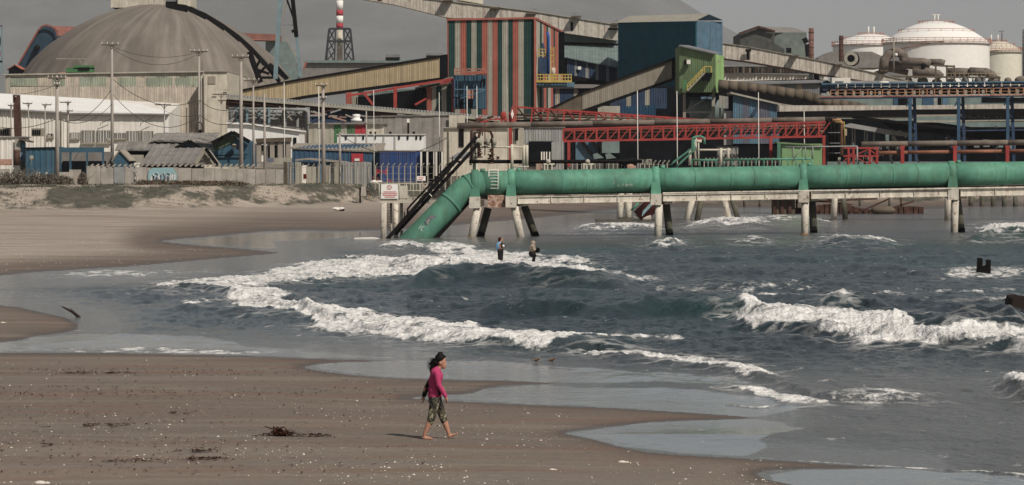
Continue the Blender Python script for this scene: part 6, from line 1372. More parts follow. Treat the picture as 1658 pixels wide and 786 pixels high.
# red pipe trusses
r1 = thing('red_pipe_truss', 'long level bright red lattice truss carrying pipes above the green pipe', 'truss', tuple(P(1120,265,300)))
YR = 300
def yr(x): return 209.5-(x-912)*.0275
def yrb(x): return 229-(x-912)*.0185
for dy in (0, 1.3):
    MB().beam(P(912,yr(912),YR+dy), P(1337,yr(1337),YR+dy), .16).build('chord', M['red'], r1); MB().beam(P(912,yrb(912),YR+dy), P(1337,yrb(1337),YR+dy), .2).build('chord', M['red'], r1)
    MB().beam(P(912,yr(912)+3,YR+dy), P(1337,yr(1337)+3,YR+dy), .08).build('chord', M['red'], r1)
    for x in range(912, 1338, 18):
        MB().beam(P(x,yr(x),YR+dy), P(x,yrb(x),YR+dy), .17).build('upright', M['red'], r1)
        if x+18 < 1345: MB().beam(P(x+18,yr(x),YR+dy), P(x+1,yrb(x),YR+dy), .1).build('diagonal', M['red'], r1)
        if x > 1100: MB().beam(P(x+9,yr(x),YR+dy), P(x-6,yrb(x),YR+dy), .08).build('diagonal', M['red'], r1)
for k2 in range(3): MB(True).tube(P(914,213+k2*5,YR+.7), P(1335,203+k2*5,YR+.7), .12, 7).build('carried_pipe', M[('brown','rust','dpipe')[k2]], r1)
for x in (921, 1248, 1334): MB().beam(P(x,yrb(x),YR), P(x,270,YR), .26).build('column', M['red'], r1)
gp = thing('grey_header_pipe', 'long grey brown lagged pipe lying above the red truss, ending in black bends', 'pipe', tuple(P(1040,200,302)))
for a, b in ((740,860),(860,960),(960,1060),(1060,1150),(1150,1250),(1250,1336)):
    MB(True).tube(P(a,204-(a-740)*.0165,302), P(b-.5,204-(b-740)*.0165,302), .27, 12).build('pipe_length', M['dpipe'], gp)
bd = thing('black_bend_pipes', 'pair of black pipes bending down at the right end of the red truss', 'pipes', tuple(P(1345,260,303)))
for dx, dy in ((0,0),(7,.5),(14,1)): MB(True).sweep([P(1330+dx,193+dx*.2,303+dy), P(1338+dx,194,303+dy), P(1344+dx*.8,200,303+dy), P(1346+dx*.8,262,303+dy)], .20, 10).build('pipe', M['black'], bd)
for y in (215,232,248): MB().beam(P(1341,y,302.5), P(1362,y,302.5), .08).build('clamp', M['grey'], bd)
ob = thing('orange_bend_pipe', 'orange pipe bending down beside the black bend pipes', 'pipe', tuple(P(1365,258,301)))
MB(True).sweep([P(1348,195,301), P(1360,195,301), P(1363,200,301), P(1363,252,301)], .15, 10).build('pipe', M['orange'], ob); MB(True).sweep([P(1352,198,300.7), P(1367,198,300.7), P(1368,240,300.7)], .05, 6).build('thin_pipe', M['yellow'], ob); MB().box(XW(1366,301), XW(1371,301), 300.8, 301.2, ZW(220,301), ZW(209,301)).build('junction_box', M['bei2'], ob)
r2 = thing('red_inclined_truss', 'slender red truss sloping down right from the red diamond post', 'truss', tuple(P(990,200,325)))
def y2(x): return 173.5+(x-834)*.0685
MB().beam(P(832,y2(832),325), P(1150,y2(1150),325), .17).build('chord', M['red'], r2); MB().beam(P(860,y2(860)+4,326.2), P(1150,y2(1150)+2,326.2), .12).build('chord', M['red'], r2)
for i, x in enumerate(range(836, 1130, 26)):
    hgt = max(4, 24-(x-836)*.075); MB().beam(P(x+26,y2(x+26),325), P(x+24,y2(x+26)+hgt,325), .16).build('upright', M['red'], r2); MB().beam(P(x+2,y2(x)+1,325), P(x+16,y2(x)+hgt*.8,326), .10).build('diagonal', M['red' if i % 2 else 'brown'], r2); MB().beam(P(x+14,y2(x+14),325), P(x+16,y2(x+16)+hgt*.7,325), .09).build('diagonal', M['rust'], r2)
for k2 in range(3): MB(True).tube(P(836,186+k2*5,326), P(1120,195+k2*2.5,326), .13, 6).build('carried_pipe', M[('brown','taupe','dark')[k2]], r2)
dpst = thing('diamond_post', 'red post carrying a red diamond sign with a white centre beside the striped tower foot', 'sign', tuple(P(828,262,318)))
MB().beam(P(827,262,318), P(826,182,318), .36).build('post', M['red'], dpst)
MB().prism([P(829.5,171,317.6), P(834,185,317.6), P(829.5,200,317.6), P(825,185,317.6)], (0,.12,0)).build('diamond', M['red'], dpst); MB().prism([P(829.5,177,317.5), P(832,185,317.5), P(829.5,193,317.5), P(827.2,185,317.5)], (0,.08,0)).build('diamond_centre', M['tank'], dpst)
MB(True).ball(P(815,187,319), .3, .15, .4).build('lamp', M['red'], dpst)
rc = thing('red_winch_frame', 'small jumble of red steel frames left of the red diamond post', 'machine', tuple(P(780,206,322)))
for i in range(26):
    x = 757+rnd.random()*60; y = 190+rnd.random()*12; MB().beam(P(x,y,322), P(min(822,x+rnd.uniform(6,20)),y+rnd.uniform(-5,5),322), rnd.uniform(.08,.24)).build('bar', M[rnd.choice(['red','red','bred','brown','taupe','rust'])], rc)
MB().beam(P(755,203,321.5), P(825,201,321.5), .3).build('base_beam', M['rust'], rc)
# right red pipe rack
r3 = thing('red_post_rack', 'red posts carrying a grey and an orange brown pipe at right, above the green pipe', 'pipe rack', tuple(P(1500,265,290)))
for a, b in ((1395,1470),(1470,1550),(1550,1632),(1632,1720)):
    MB(True).tube(P(a,234-(a-1395)*.012,290), P(b-.5,234-(b-1395)*.012,290), .25, 12).build('pipe_length', M['dpipe'], r3); MB(True).tube(P(a+28 if a == 1395 else a,248-(a-1395)*.012,290), P(b-.5,248-(b-1395)*.012,290), .17, 10).build('pipe_length', mat('orange brown pipe', (.27,.12,.075), var=.3), r3)
for x in (1461, 1546, 1631): MB().beam(P(x,238,289.6), P(x,265,289.6), .32).build('post', M['red'], r3); MB().beam(P(x-4,238,289.6), P(x+4,238,289.6), .2).build('post_head', M['red'], r3)
r4 = thing('red_valve_frame', 'dense red steel frame with braces right of the orange bend pipe', 'frame', tuple(P(1400,265,292)))
for x in (1374,1382,1408,1420): MB().beam(P(x,240,292), P(x,268,292), .2).build('post', M['red'], r4)
for y in (240,253): MB().beam(P(1366,y,292), P(1423,y,292), .16).build('beam', M['red'], r4)
for a, b in (((1384,252),(1406,242)),((1384,254),(1406,266)),((1408,254),(1420,266)),((1366,262),(1382,246)),((1408,242),(1420,252))): MB().beam(P(*a,292), P(*b,292), .1).build('brace', M['red'], r4)
for i in range(14): x = 1358+rnd.random()*60; MB().beam(P(x,255,293), P(x+rnd.uniform(-4,4),268,293), .12).build('pipe_stub', M[rnd.choice(['rust','red','brown','stone'])], r4)
for a, b, y0 in ((1430,1444,246),): MB().beam(P(a,y0,291), P(b,y0,291), .1).build('orange_frame', M['orange'], r4); MB().beam(P(a,y0,291), P(a,y0+8,291), .1).build('orange_frame', M['orange'], r4); MB().beam(P(b,y0,291), P(b,y0+8,291), .1).build('orange_frame', M['orange'], r4)
gc = thing('green_container', 'apple green sheet cabin with pale roof edge standing behind the green pipe', 'cabin', tuple(P(1298,268,296)))
MB().box(XW(1266,296), XW(1331,296), 296, 299, GZ-.3, ZW(233,296)).build('wall', mat('bright apple green', (.20,.33,.16), var=.12, streak=.2), gc)
MB().prism([P(1258,230,295.7), P(1332,234.5,295.7), P(1332,237,295.7), P(1258,232.5,295.7)], (0,3.6,0)).build('roof_edge', M['lgreen'], gc); MB().beam(P(1261,232,295.8), P(1261,260,295.8), .3).build('corner_post', M['pgreen'], gc)
for x in (1283,1299,1315): plate(gc, 'panel_joint', x, 238, x+.6, 268, 296, 'lgreen', .04, .06)
for i, (x0, x1, y0, mn, lab) in enumerate(((919,936,263,'offw','white sheet crate stack above the green pipe nearest the cream trestle'),(944,1000,262,'offw','long white container above the middle of the first green span'),(1035,1056,258,'stone','pale container before the second green saddle'),(1163,1196,237,'gal','grey control cabinet behind the cream frame on the rear jetty'),(868,882,265,'brick','salmon low shed over the first green span'))):
    t = thing('container', lab, 'container', tuple(P((x0+x1)/2,275,303))); MB().box(XW(x0,303), XW(x1,303), 303+i*.2, 305, GZ-.5, ZW(y0,303)).build('box', M[mn], t)
    n = max(1, int((x1-x0)/6))
    for k2 in range(n): MB().box(XW(x0+k2*(x1-x0)/n+1,303), XW(x0+(k2+.35)*(x1-x0)/n+1,303), 302.95, 303, GZ-.5, ZW(y0+1.5,303)).build('rib', M['stone'], t)
t = thing('truck', 'dark blue truck with rounded hood half hidden behind the green pipe', 'truck', tuple(P(1018,275,299)))
MB(True).sweep([P(1010,268,299), P(1012,262,299), P(1020,259.5,299), P(1027,262,299), P(1029,268,299)], .3, 8).build('hood', M['black'], t); MB().box(XW(1012,299), XW(1027,299), 299, 301, GZ-.4, ZW(262,299)).build('cab', M['dblue'], t); MB(True).ball(P(1021,271,298.8), .45, .1, .3).build('grille', M['brick'], t)
for x in (1005,1010): MB().beam(P(x,260,299), P(x-2,275,299), .2).build('mudguard', M['black'], t)
# ---------------------------------------------------------------- people, birds, flotsam
def bake(o, vox, smooth=4):
    r = o.modifiers.new('r', 'REMESH'); r.mode = 'VOXEL'; r.voxel_size = vox; r.use_smooth_shade = True
    s = o.modifiers.new('s', 'SMOOTH'); s.iterations = smooth; s.factor = .5
    dg = bpy.context.evaluated_depsgraph_get(); me = bpy.data.meshes.new_from_object(o.evaluated_get(dg)); mt = o.data.materials[0]
    o.modifiers.clear(); o.data = me; me.materials.clear(); me.materials.append(mt); me.polygons.foreach_set('use_smooth', [True]*len(me.polygons)); return o
def limb(m, pts, rs, n=12):
    pts = [Vector(p) for p in pts]
    m.sweep(pts, rs, n)
    for p, r in zip(pts, rs): m.ball(p, r, n=10, m=6)
gp0 = onsand(709, 711); K = gp0.y/F
girl = thing('person', 'person in a pink fleece and camouflage cropped trousers walking barefoot on the near sand', 'person', tuple(gp0))
def G(px, py, dy=0): return Vector((gp0.x+(px-709)*K, gp0.y+dy, gp0.z+(711-py)*K))
nd, fd = -.09, .09       # near (right) side is towards the camera
m = MB()
m.ball(G(714.3,584.5), .088, .078, .115, 14, 10); m.ball(G(717.5,591), .06, .055, .075); m.ball(G(719.3,596), .028,.03,.026); m.ball(G(721.6,590.6), .022, .016, .016); m.ball(G(720.6,588), .02,.03,.02)
m.ball(G(720.8,593.3), .018, .026, .011); m.ball(G(712.8,588,-.078), .018,.01,.028); m.ball(G(712.8,588,.078), .018,.01,.028)
limb(m, [G(711,594), G(708,601)], [.052,.06])
m.ball(G(706,612), .10,.15,.20); m.ball(G(705,634), .09,.12,.12); m.ball(G(704.5,648), .095,.13,.10)
# near trailing leg, far leading leg
limb(m, [G(704,650,nd), G(698,678,nd), G(693.5,688,nd), G(687.5,704,nd)], [.088,.062,.055,.034])
limb(m, [G(707,650,fd), G(717.5,678,fd), G(722,690,fd), G(726.6,703.5,fd)], [.086,.060,.053,.034])
def foot(m, heel, ball_, toe, y):
    limb(m, [G(*heel, y), G(*ball_, y)], [.034,.028]); m.ball(G(*ball_, y), .045,.042,.02)
    for i in range(5):
        a = G(ball_[0]+1, ball_[1], y-.034+i*.016); b = G(toe[0]-i*.35, toe[1], y-.036+i*.018); limb(m, [a, b], [.014-.001*i,.010], 6)
foot(m, (686.8,708.3), (696.5,709.6), (701.8,710.4), nd); foot(m, (727.2,707.2), (735.2,705), (741.2,701.6), fd)
# hands: palm, four fingers and a thumb
def hand(m, w, d, y, sgn=1):
    w = G(*w, y); d = Vector((d[0],0,d[1])).normalized(); s = Vector((d.z,0,-d.x))
    m.ball(w+d*.04, .030,.018,.042)
    for i, (l, o) in enumerate(((.062,-.021),(.070,-.007),(.066,.007),(.052,.020))):
        a = w+d*.065+s*o*.4+Vector((0,o*.8,0)); b = a+d*l*.55+s*.006*sgn; c_ = b+d*l*.4+s*.018*sgn; limb(m, [a, b, c_], [.0088,.008,.0068], 6)
    a = w+d*.02+s*.022*sgn; limb(m, [a, a+d*.03+s*.018*sgn, a+d*.055+s*.016*sgn], [.010,.009,.0075], 6)
hand(m, (722.2,640.3), (.25,-1), nd-.07); hand(m, (685.8,643), (-.1,-1), fd+.05)
limb(m, [G(717,628,nd-.07), G(722.2,641,nd-.07)], [.03,.024]); limb(m, [G(688,630,fd+.05), G(685.8,644,fd+.05)], [.03,.024])
bake(m.build('body', M['skin'], girl), .0095, 3)
m = MB()      # fleece
m.ball(G(705.5,605), .105,.165,.115, 14, 8); m.ball(G(704.5,618), .125,.155,.17, 14, 8); m.ball(G(704.5,632), .128,.152,.14, 14, 8); m.sweep([G(704.3,628), G(704.2,643.5)], [.13,.128], 18)
m.ball(G(711,610), .075,.11,.11); limb(m, [G(708.5,596.5), G(707.5,601)], [.062,.08])
limb(m, [G(708,605,nd-.09), G(710.5,622,nd-.11), G(716.5,632,nd-.09), G(721.6,640.5,nd-.07)], [.066,.052,.046,.038])
m.ball(G(707,604,fd+.06), .06,.06,.065)
bake(m.build('fleece_jacket', M['pinkj'], girl), .011, 3)
m = MB(); limb(m, [G(705,606,fd+.09), G(696,620,fd+.1), G(690.5,629,fd+.08), G(686.2,641.5,fd+.05)], [.062,.056,.05,.042]); bake(m.build('dark_sleeve', M['blackj'], girl), .011, 3)
m = MB(); m.sweep([G(711.5,608,nd-.16+.05), G(710.8,622,nd-.06), G(712,640,nd-.02)], [.02,.035,.03], 8); bake(m.build('side_panel', M['blackj'], girl), .012, 2)  # black strip drawn as the shadow between arm and torso
cm, N, L, B, noise, ramp, mix, math_, attr = shader('camouflage cloth')
c = mix(ramp(noise(9, 3), .48, .52), (.014,.014,.010), (.065,.058,.036)); c = mix(ramp(noise(13, 3, (1.3,1,1.1)), .56, .59), c, (.30,.27,.18)); c = mix(ramp(noise(11, 2, (.9,1.2,1)), .60, .62), c, (.012,.012,.01)); L.new(c, B.inputs['Base Color']); B.inputs['Roughness'].default_value = .9
m = MB(); m.ball(G(704.8,648), .125,.155,.10, 12, 8); m.sweep([G(704.6,641.5), G(704.8,652)], [.12,.13], 16)
limb(m, [G(704.5,650,nd), G(701.5,664,nd), G(697.8,679,nd), G(696.8,682.5,nd)], [.098,.083,.070,.066]); limb(m, [G(707,650,fd), G(713,664,fd), G(717.8,679,fd), G(718.8,682.5,fd)], [.095,.080,.068,.064])
bake(m.build('cropped_trousers', cm, girl), .011, 2)
m = MB(); m.ball(G(712.3,581), .098,.09,.098, 14, 9); m.ball(G(707,587), .07,.08,.08); m.ball(G(712.5,573.5), .052,.05,.038); m.ball(G(714.5,571.5), .03,.03,.02); m.ball(G(717.5,577.5), .055,.066,.03); limb(m, [G(704,588), G(698,596), G(697,602)], [.05,.032,.018]); limb(m, [G(705,585), G(699,587.5), G(690.8,589.3)], [.03,.016,.005], 8); limb(m, [G(704,586), G(698,591), G(693,589)], [.025,.012,.004], 8)
bake(m.build('hair', M['hair'], girl), .010, 2)
rg = random.Random(9); m = MB()
for _ in range(46):
    a = G(rg.uniform(702,708), rg.uniform(580,592), rg.uniform(-.06,.06)); e = G(rg.uniform(690,700), rg.uniform(584,600), rg.uniform(-.09,.09)); m.sweep([a, a.lerp(e,.5)+Vector((0,0,rg.uniform(-.01,.03))), e], [.006,.004,.0015], 4)
for _ in range(24):
    a = G(rg.uniform(710,718), rg.uniform(571,577), rg.uniform(-.06,.06)); m.sweep([a, a+Vector((rg.uniform(-.05,.02),0,rg.uniform(.0,.035)))], [.004,.0012], 4)
m.build('loose_hair_strands', M['hair'], girl, kind='stuff')
m = MB(); m.ball(G(720.6,588.6,-.024), .008,.007,.006); m.ball(G(720.6,588.6,.024), .008,.007,.006); m.build('eyes', M['hair'], girl)
# waders
def wader(px, py, lab, spec, Yz):
    o = P(px, py, Yz); o.z = .0; t = thing('person', lab, 'person', tuple(o)); k2 = Yz/F
    def Q(dx, dy, d=0): return Vector((o.x+dx*k2, o.y+d, P(px,py,Yz).z-dy*k2))
    spec(t, Q); return t
def w1(t, Q):
    m = MB(); m.ball(Q(.8,-27.5), .10,.09,.125, 12, 8); m.ball(Q(3.6,-27), .025,.02,.02); limb(m, [Q(0,-24), Q(-.4,-21)], [.055,.07]); m.ball(Q(-.5,-15), .14,.19,.30); limb(m, [Q(-1,-20,-.17), Q(.5,-15,-.2), Q(6,-16.5,-.15)], [.06,.05,.035]); limb(m, [Q(-1,-20,.17), Q(.5,-15,.2), Q(6,-16.5,.1)], [.06,.05,.035])
    limb(m, [Q(-.6,-9,-.09), Q(-.8,0,-.1), Q(-.8,12,-.1)], [.1,.075,.05]); limb(m, [Q(.6,-9,.09), Q(1,0,.12), Q(1,12,.12)], [.1,.075,.05]); bake(m.build('body', M['skin'], t), .02, 2)
    m = MB(); m.ball(Q(-.3,-28.6), .115,.105,.10); m.ball(Q(-1.6,-25.5), .07,.08,.13); bake(m.build('hair', mat('reddish dark hair', (.035,.012,.01)), t), .02, 2)
    m = MB(); m.ball(Q(-1.5,-17.5), .19,.21,.22, 12, 8); m.ball(Q(-3.6,-16.5), .13,.16,.2); bake(m.build('light_blue_shirt', M['denim'], t), .022, 2)
    m = MB(); m.ball(Q(1.6,-18.5), .10,.17,.17); limb(m, [Q(1,-20,-.17), Q(2,-16,-.21), Q(5.2,-17,-.16)], [.07,.062,.05]); bake(m.build('dark_vest', M['blackj'], t), .022, 2)
    m = MB(); m.ball(Q(-.2,-10.5), .16,.19,.15); limb(m, [Q(-.8,-9,-.09), Q(-1,0,-.1), Q(-1,12,-.1)], [.13,.10,.08]); limb(m, [Q(1,-9,.09), Q(1.2,0,.12), Q(1.2,12,.12)], [.13,.10,.08]); bake(m.build('black_trousers', M['blackj'], t), .022, 2)
    MB(True).ball(Q(4.6,-17.8,-.2), .07, .05, .06).build('white_cup', M['offw'], t)
def w2_(t, Q):
    m = MB(); m.ball(Q(-.5,-19.2), .10,.09,.12, 12, 8); m.ball(Q(1.8,-19), .022,.02,.02); limb(m, [Q(-.8,-16.6), Q(-1.2,-14)], [.055,.07]); m.ball(Q(-1.6,-9.5), .15,.2,.26); m.ball(Q(-2.4,-2.5), .16,.19,.16)
    limb(m, [Q(-1,-13,-.18), Q(.5,-9,-.2), Q(4.5,-9.5,-.15)], [.058,.048,.035]); limb(m, [Q(-2,-2,-.1), Q(1.5,0,-.14), Q(-.5,10,-.12)], [.1,.075,.05]); limb(m, [Q(-2,-2,.1), Q(1.5,0,.14), Q(-.5,10,.12)], [.1,.075,.05]); bake(m.build('body', M['skin'], t), .02, 2)
    m = MB(); m.ball(Q(-1.0,-20), .125,.115,.115); m.ball(Q(-1.8,-17), .09,.11,.10); bake(m.build('tan_hood', M['tan'], t), .02, 2)
    m = MB(); m.ball(Q(-1.8,-10.5), .18,.22,.24, 12, 8); limb(m, [Q(-1,-13.5,-.19), Q(.8,-9,-.22), Q(4,-10,-.17)], [.075,.065,.05]); bake(m.build('patterned_jacket', mat('patterned tan jacket', (.28,.23,.18), var=.7, scale=5), t), .022, 2)
    m = MB(); m.ball(Q(-2.4,-2.5), .18,.21,.17); limb(m, [Q(-2,-2,-.1), Q(1.5,0,-.14), Q(-.5,10,-.12)], [.12,.1,.08]); limb(m, [Q(-2,-2,.1), Q(1.5,0,.14), Q(-.5,10,.12)], [.12,.1,.08]); bake(m.build('black_trousers', M['blackj'], t), .022, 2)
    m = MB(); m.ball(Q(5.8,-8.6,-.15), .14,.10,.13, 8, 5); m.sweep([Q(5,-9,-.15), Q(9.5,-10.8,-.15)], [.10,.02], 6); m.sweep([Q(5,-9,-.15), Q(4,-5.5,-.15)], [.1,.03], 6); m.build('dark_net_bag', M['dark'], t)
wader(810.2, 416, 'person standing in the surf in a light blue top and black trousers', w1, 158)
wader(864, 413.5, 'person crouching in the surf in a tan hood holding a dark bag', w2_, 158)
# shore birds
for i, (px, lab, fl) in enumerate(((869,'brown shore bird nearer the walking person, feeding at the wet sand edge',-1),(894,'brown shore bird farther right, feeding at the wet sand edge',-1))):
    o = P(px, 588, YG(588)); o.z = .01; t = thing('shore_bird', lab, 'bird', tuple(o), 'shore birds'); k2 = o.y/F
    def Q(dx, dy, d=0): return Vector((o.x+dx*k2, o.y+d, o.z-dy*k2))
    m = MB(); m.ball(Q(0,-4.6), .075,.042,.042, 10, 7, Matrix.Rotation(-.35, 3, 'Y')); limb(m, [Q(-2.4,-3.6), Q(-4.2,-3.9)], [.028,.022], 8); m.ball(Q(-4.7,-4.0), .026,.02,.022); limb(m, [Q(3,-6), Q(6,-7.6)], [.03,.006], 8)
    bake(m.build('body', mat('brown plumage', (.17,.11,.07), var=.4, scale=20), t), .007, 1)
    MB(True).sweep([Q(-5.6,-3.9), Q(-8.6,-3.2)], [.006,.003], 5).build('bill', M['black'], t)
    for d in (-.02,.02): MB(True).sweep([Q(.3,-3.2,d), Q(.9,-1.6,d), Q(.2,.2,d)], .005, 5).build('leg', M['black'], t)
    m = MB(); m.ball(Q(1,-5.2), .07,.046,.028, 10, 6, Matrix.Rotation(-.45, 3, 'Y')); m.build('wing', mat('mottled wing', (.12,.08,.055), var=.5, scale=30), t); 
# driftwood and seaweed
o = P(128, 514, YG(514)); k2 = o.y/F
t = thing('driftwood', 'dark crooked driftwood branch leaning up from the shallow water at left', 'driftwood', tuple(o))
def Q(dx, dy, d=0): return Vector((o.x+dx*k2, o.y+d, o.z-dy*k2))
MB(True).sweep([Q(3,3), Q(-4,-3.5), Q(-10,-8.5), Q(-18,-12.5), Q(-28,-17.5)], [.06,.055,.05,.035,.015], 7).build('branch', M['drift'], t); MB(True).sweep([Q(-10,-10), Q(-13,-12), Q(-12,-15)], [.03,.02,.01], 6).build('twig', M['drift'], t)

def ribbon(m, p, L_, w, rg):
    a = rg.uniform(0, 6.28); q = Vector(p); prev = None
    for i in range(5):
        a += rg.gauss(0, .5); z = rg.uniform(.0,.035)*(1 if i % 2 else .3); n = Vector((-math.sin(a), math.cos(a), rg.uniform(-.5,.5))).normalized()*w*(1-i*.15)/2; c_ = Vector((q.x,q.y,p[2]+z+.01))
        if prev: m.add([prev[0], prev[1], c_+n, c_-n], [(0,1,2,3)])
        prev = (c_-n, c_+n); q += Vector((math.cos(a), math.sin(a), 0))*L_/5
for i, (px, py, n, sp, hgt, lab) in enumerate(((455,706,70,.2,.15,'largest dark kelp heap left of the walking person'),(510,707,30,.2,.05,'small kelp tuft right of the largest kelp heap'),(135,605,25,.35,.03,'kelp strand on the upper sand left of centre'),(318,732,26,.25,.05,'dark kelp clump at lower left'),(215,748,22,.3,.03,'thin kelp strand near the bottom left'),(76,722,8,.08,.05,'small black kelp knot at far lower left'),(325,745,30,.35,.04,'kelp strand below the lower left kelp clump'),(286,670,10,.12,.04,'small black kelp knot left of the walking person'),(168,690,36,.5,.03,'reddish kelp strand in the middle left sand'),(192,605,20,.25,.03,'kelp strand right of the upper sand strand'))):
    o = onsand(px, py); rg = random.Random(i+500); m = MB()
    for _ in range(n):
        u = rg.gauss(0, .5); p = (o.x+u*sp*1.6, o.y+rg.gauss(0,.4)*sp, o.z+abs(rg.gauss(0,.4))*hgt*math.exp(-u*u*2)); ribbon(m, p, rg.uniform(.15,.4), rg.uniform(.02,.05), rg)
    if hgt > .1:
        for _ in range(9): p = Vector((o.x+rg.gauss(-.04,.07), o.y+rg.gauss(0,.08), o.z)); m.sweep([p, p+Vector((rg.gauss(0,.05),0,.08)), p+Vector((rg.gauss(0,.09),0,.17))], [.03,.03,.01], 6)
    m.build('kelp', M['kelp'], None, tuple(o), label=lab, cat='seaweed', group='kelp on the near sand')
# scattered seaweed scraps and shells
rg = random.Random(11); m = MB(); m2 = MB(); m3 = MB()
def okp(px, py, z, s): return s > 14
cand = []
for _ in range(3000):
    py = 572+214*(rg.random()**.8)+rg.uniform(0,30); px = rg.uniform(-150, 1350) if rg.random() < .9 else rg.uniform(-150, 1800); cand.append((px, py))
ca = np.array(cand); Yc = F*H/(ca[:,1]-HY); zc, sc_, fc_, _r = ground_z(ca[:,0], Yc)
for (px, py), Y_, z, s_ in zip(cand, Yc, zc, sc_):
    if s_ < 5: continue
    x = XW(px, Y_); cl_ = float(fbm(np.array([x*.4]), np.array([Y_*.25]), 3, 400)[0])
    if cl_ < .5 and rg.random() < .85: continue
    big = rg.random()**6; r = .006+.017*big
    a = rg.uniform(0, 3.14); ca_, sa = math.cos(a), math.sin(a); tl = rg.uniform(-.3,.3)
    vs = [(x+r*1.4*ca_, Y_+r*1.4*sa, z+.002), (x-r*sa, Y_+r*ca_, z+.002), (x-r*1.4*ca_, Y_-r*1.4*sa, z+.002), (x+r*sa, Y_-r*ca_, z+.002), (x, Y_, z+.006+r*(.8+tl))]
    m2.add(vs, [(0,1,4),(1,2,4),(2,3,4),(3,0,4)])
for _ in range(1100):
    py = rg.choice([rg.uniform(600,612), rg.uniform(632,650), rg.uniform(640,700), rg.uniform(715,780), rg.uniform(575,786)]); px = rg.uniform(-100, 720)*rg.uniform(.5,1.1); Y_ = YG(py)
    z, s_, _f, _r = ground_z(np.array([px]), np.array([Y_]))
    if s_[0] < 10: continue
    ribbon(m, (XW(px,Y_), Y_, float(z[0])), rg.uniform(.05,.22), rg.uniform(.008,.025), rg)
for _ in range(330):
    px = rg.uniform(-60, 470); py = rg.uniform(385, 440); Y_ = YG(py); z, s_, fr, rs_ = ground_z(np.array([px]), np.array([Y_]))
    if fr[0] < 6: continue
    x = XW(px,Y_); r = rg.uniform(.012,.035); z = float(z[0]); m2.add([(x+r,Y_,z),(x,Y_+r,z),(x-r,Y_,z),(x,Y_-r,z),(x,Y_,z+r*.9)], [(0,1,4),(1,2,4),(2,3,4),(3,0,4)])
m2.build('shell_fragments', M['shell'], None, (0,0,0), kind='stuff'); m.build('seaweed_scraps', M['kelp'], None, (0,0,0), kind='stuff')
for i, (px, py, sz, lab) in enumerate(((1007,749,.075,'largest white shell on the lower right sand'),(894,761,.05,'white shell on the lower sand left of the largest one'),(4,523,.07,'pale turquoise scrap on the small sand spit at the left edge'),(65,783,.10,'white broken shell heap at the bottom left edge'))):
    o = onsand(px, py); MB(False).ball(o, sz, sz*.7, sz*.45, 9, 5).ball(o+Vector((sz*1.1,0,0)), sz*.5, sz*.4, sz*.3, 7, 4).build('white_shell', M['shell'], None, tuple(o), label=lab, cat='shell', group='larger shells')
# pilings in the surf
pg = thing('rusty_piling', 'pair of dark rusty steel piles joined at the base, standing in the surf at right', 'piling', tuple(P(1592,448,142)))
m = MB(); m.prism([P(1584,418,142), P(1591,418.5,142), P(1591,433,142), P(1590,460,142), P(1581,460,142)], (0,.35,0)); m.build('pile', M['black'], pg)
MB().prism([P(1598,421,142), P(1604.5,421.5,142), P(1604,460,142), P(1596,460,142)], (0,.35,0)).build('pile', M['black'], pg)
m = MB(); m.prism([P(1582,441,141.9), P(1590,432,141.9), P(1597,430,141.9), P(1604,440,141.9), P(1600,449,141.9), P(1592,447,141.9), P(1582,460,141.9)], (0,.4,0)); m.build('joint_plate', M['black'], pg); MB().prism([P(1581,443,141.8), P(1588,441,141.8), P(1592,449,141.8), P(1583,448,141.8)], (0,.1,0)).build('rust_patch', M['rust'], pg)
pg2 = thing('rusty_stub', 'broad broken rusty stub in the water at the right edge', 'piling', tuple(P(1645,494,119)))
MB().prism([P(1629,520,108), P(1631,486,108), P(1634,479,108), P(1645,477,108), P(1652,480,108), P(1668,480,108), P(1670,520,108)], (0,.5,0)).build('stub', M['drift'], pg2); MB().prism([P(1630,494,107.9), P(1633,482,107.9), P(1640,484,107.9), P(1638,495,107.9)], (0,.1,0)).build('dark_face', M['black'], pg2)
for px, py, w, lab in ((1334,451,7,'small dark stub just breaking the water left of centre right'),(1392,452,7,'lower dark stub just breaking the water nearer the rusty piles')):
    Y_ = YG(py); o = P(px,py,Y_); MB().prism([P(px-w,py+9,Y_), P(px-w+1,py-4,Y_), P(px+w-3,py-5,Y_), P(px+w,py+9,Y_)], (0,.3,0)).build('submerged_stub', M['black'], None, tuple(o), label=lab, cat='piling', group='stubs in the water')
Y_ = 206; t = thing('concrete_slab', 'pale tilted concrete slab at the water edge left of the sign platform posts', 'slab', tuple(P(588,390,Y_)))
MB().prism([P(573,386,Y_), P(602,385,Y_), P(613,387,Y_), P(597,394,Y_), P(578,394,Y_)], (0,1.5,0)).build('slab', M['offw'], t)
for i, (px, py, mn, lab) in enumerate(((548,341,'offw','white and dark scrap lying on the far sand'),(574,321,'offw','pale litter at the dune foot, left of the seated figure'),(584,323,'offw','white rag right beside the pale litter at the dune foot'),(610,296,'offw','white sack at the corner of the fence by the red frames'))):
    Y_ = YG(py, .6) if py > 310 else 330; o = P(px,py,Y_); t = thing('litter', lab, 'litter', tuple(o), 'litter below the fence'); rr = random.Random(i)
    m = MB()
    for k2 in range(4): m.ball(o+Vector((rr.uniform(-.5,.4),0,rr.uniform(0,.2))), rr.uniform(.2,.45), .3, rr.uniform(.12,.22), 7, 4)
    m.build('scrap', M[mn], t)
    if i == 0: MB().prism([P(548,342,Y_-.2), P(553,338,Y_-.2), P(558,338,Y_-.2), P(557,342,Y_-.2)], (0,.4,0)).build('dark_scrap', M['black'], t)
o = P(596,324,331); o.z = 0; t = thing('person', 'person in pale clothes sitting at the dune foot beyond the sign platform', 'person', tuple(P(596,324,331))); k2 = 331/F
def Q(dx, dy, d=0): b = P(596,324,331); return Vector((b.x+dx*k2, b.y+d, b.z-dy*k2))
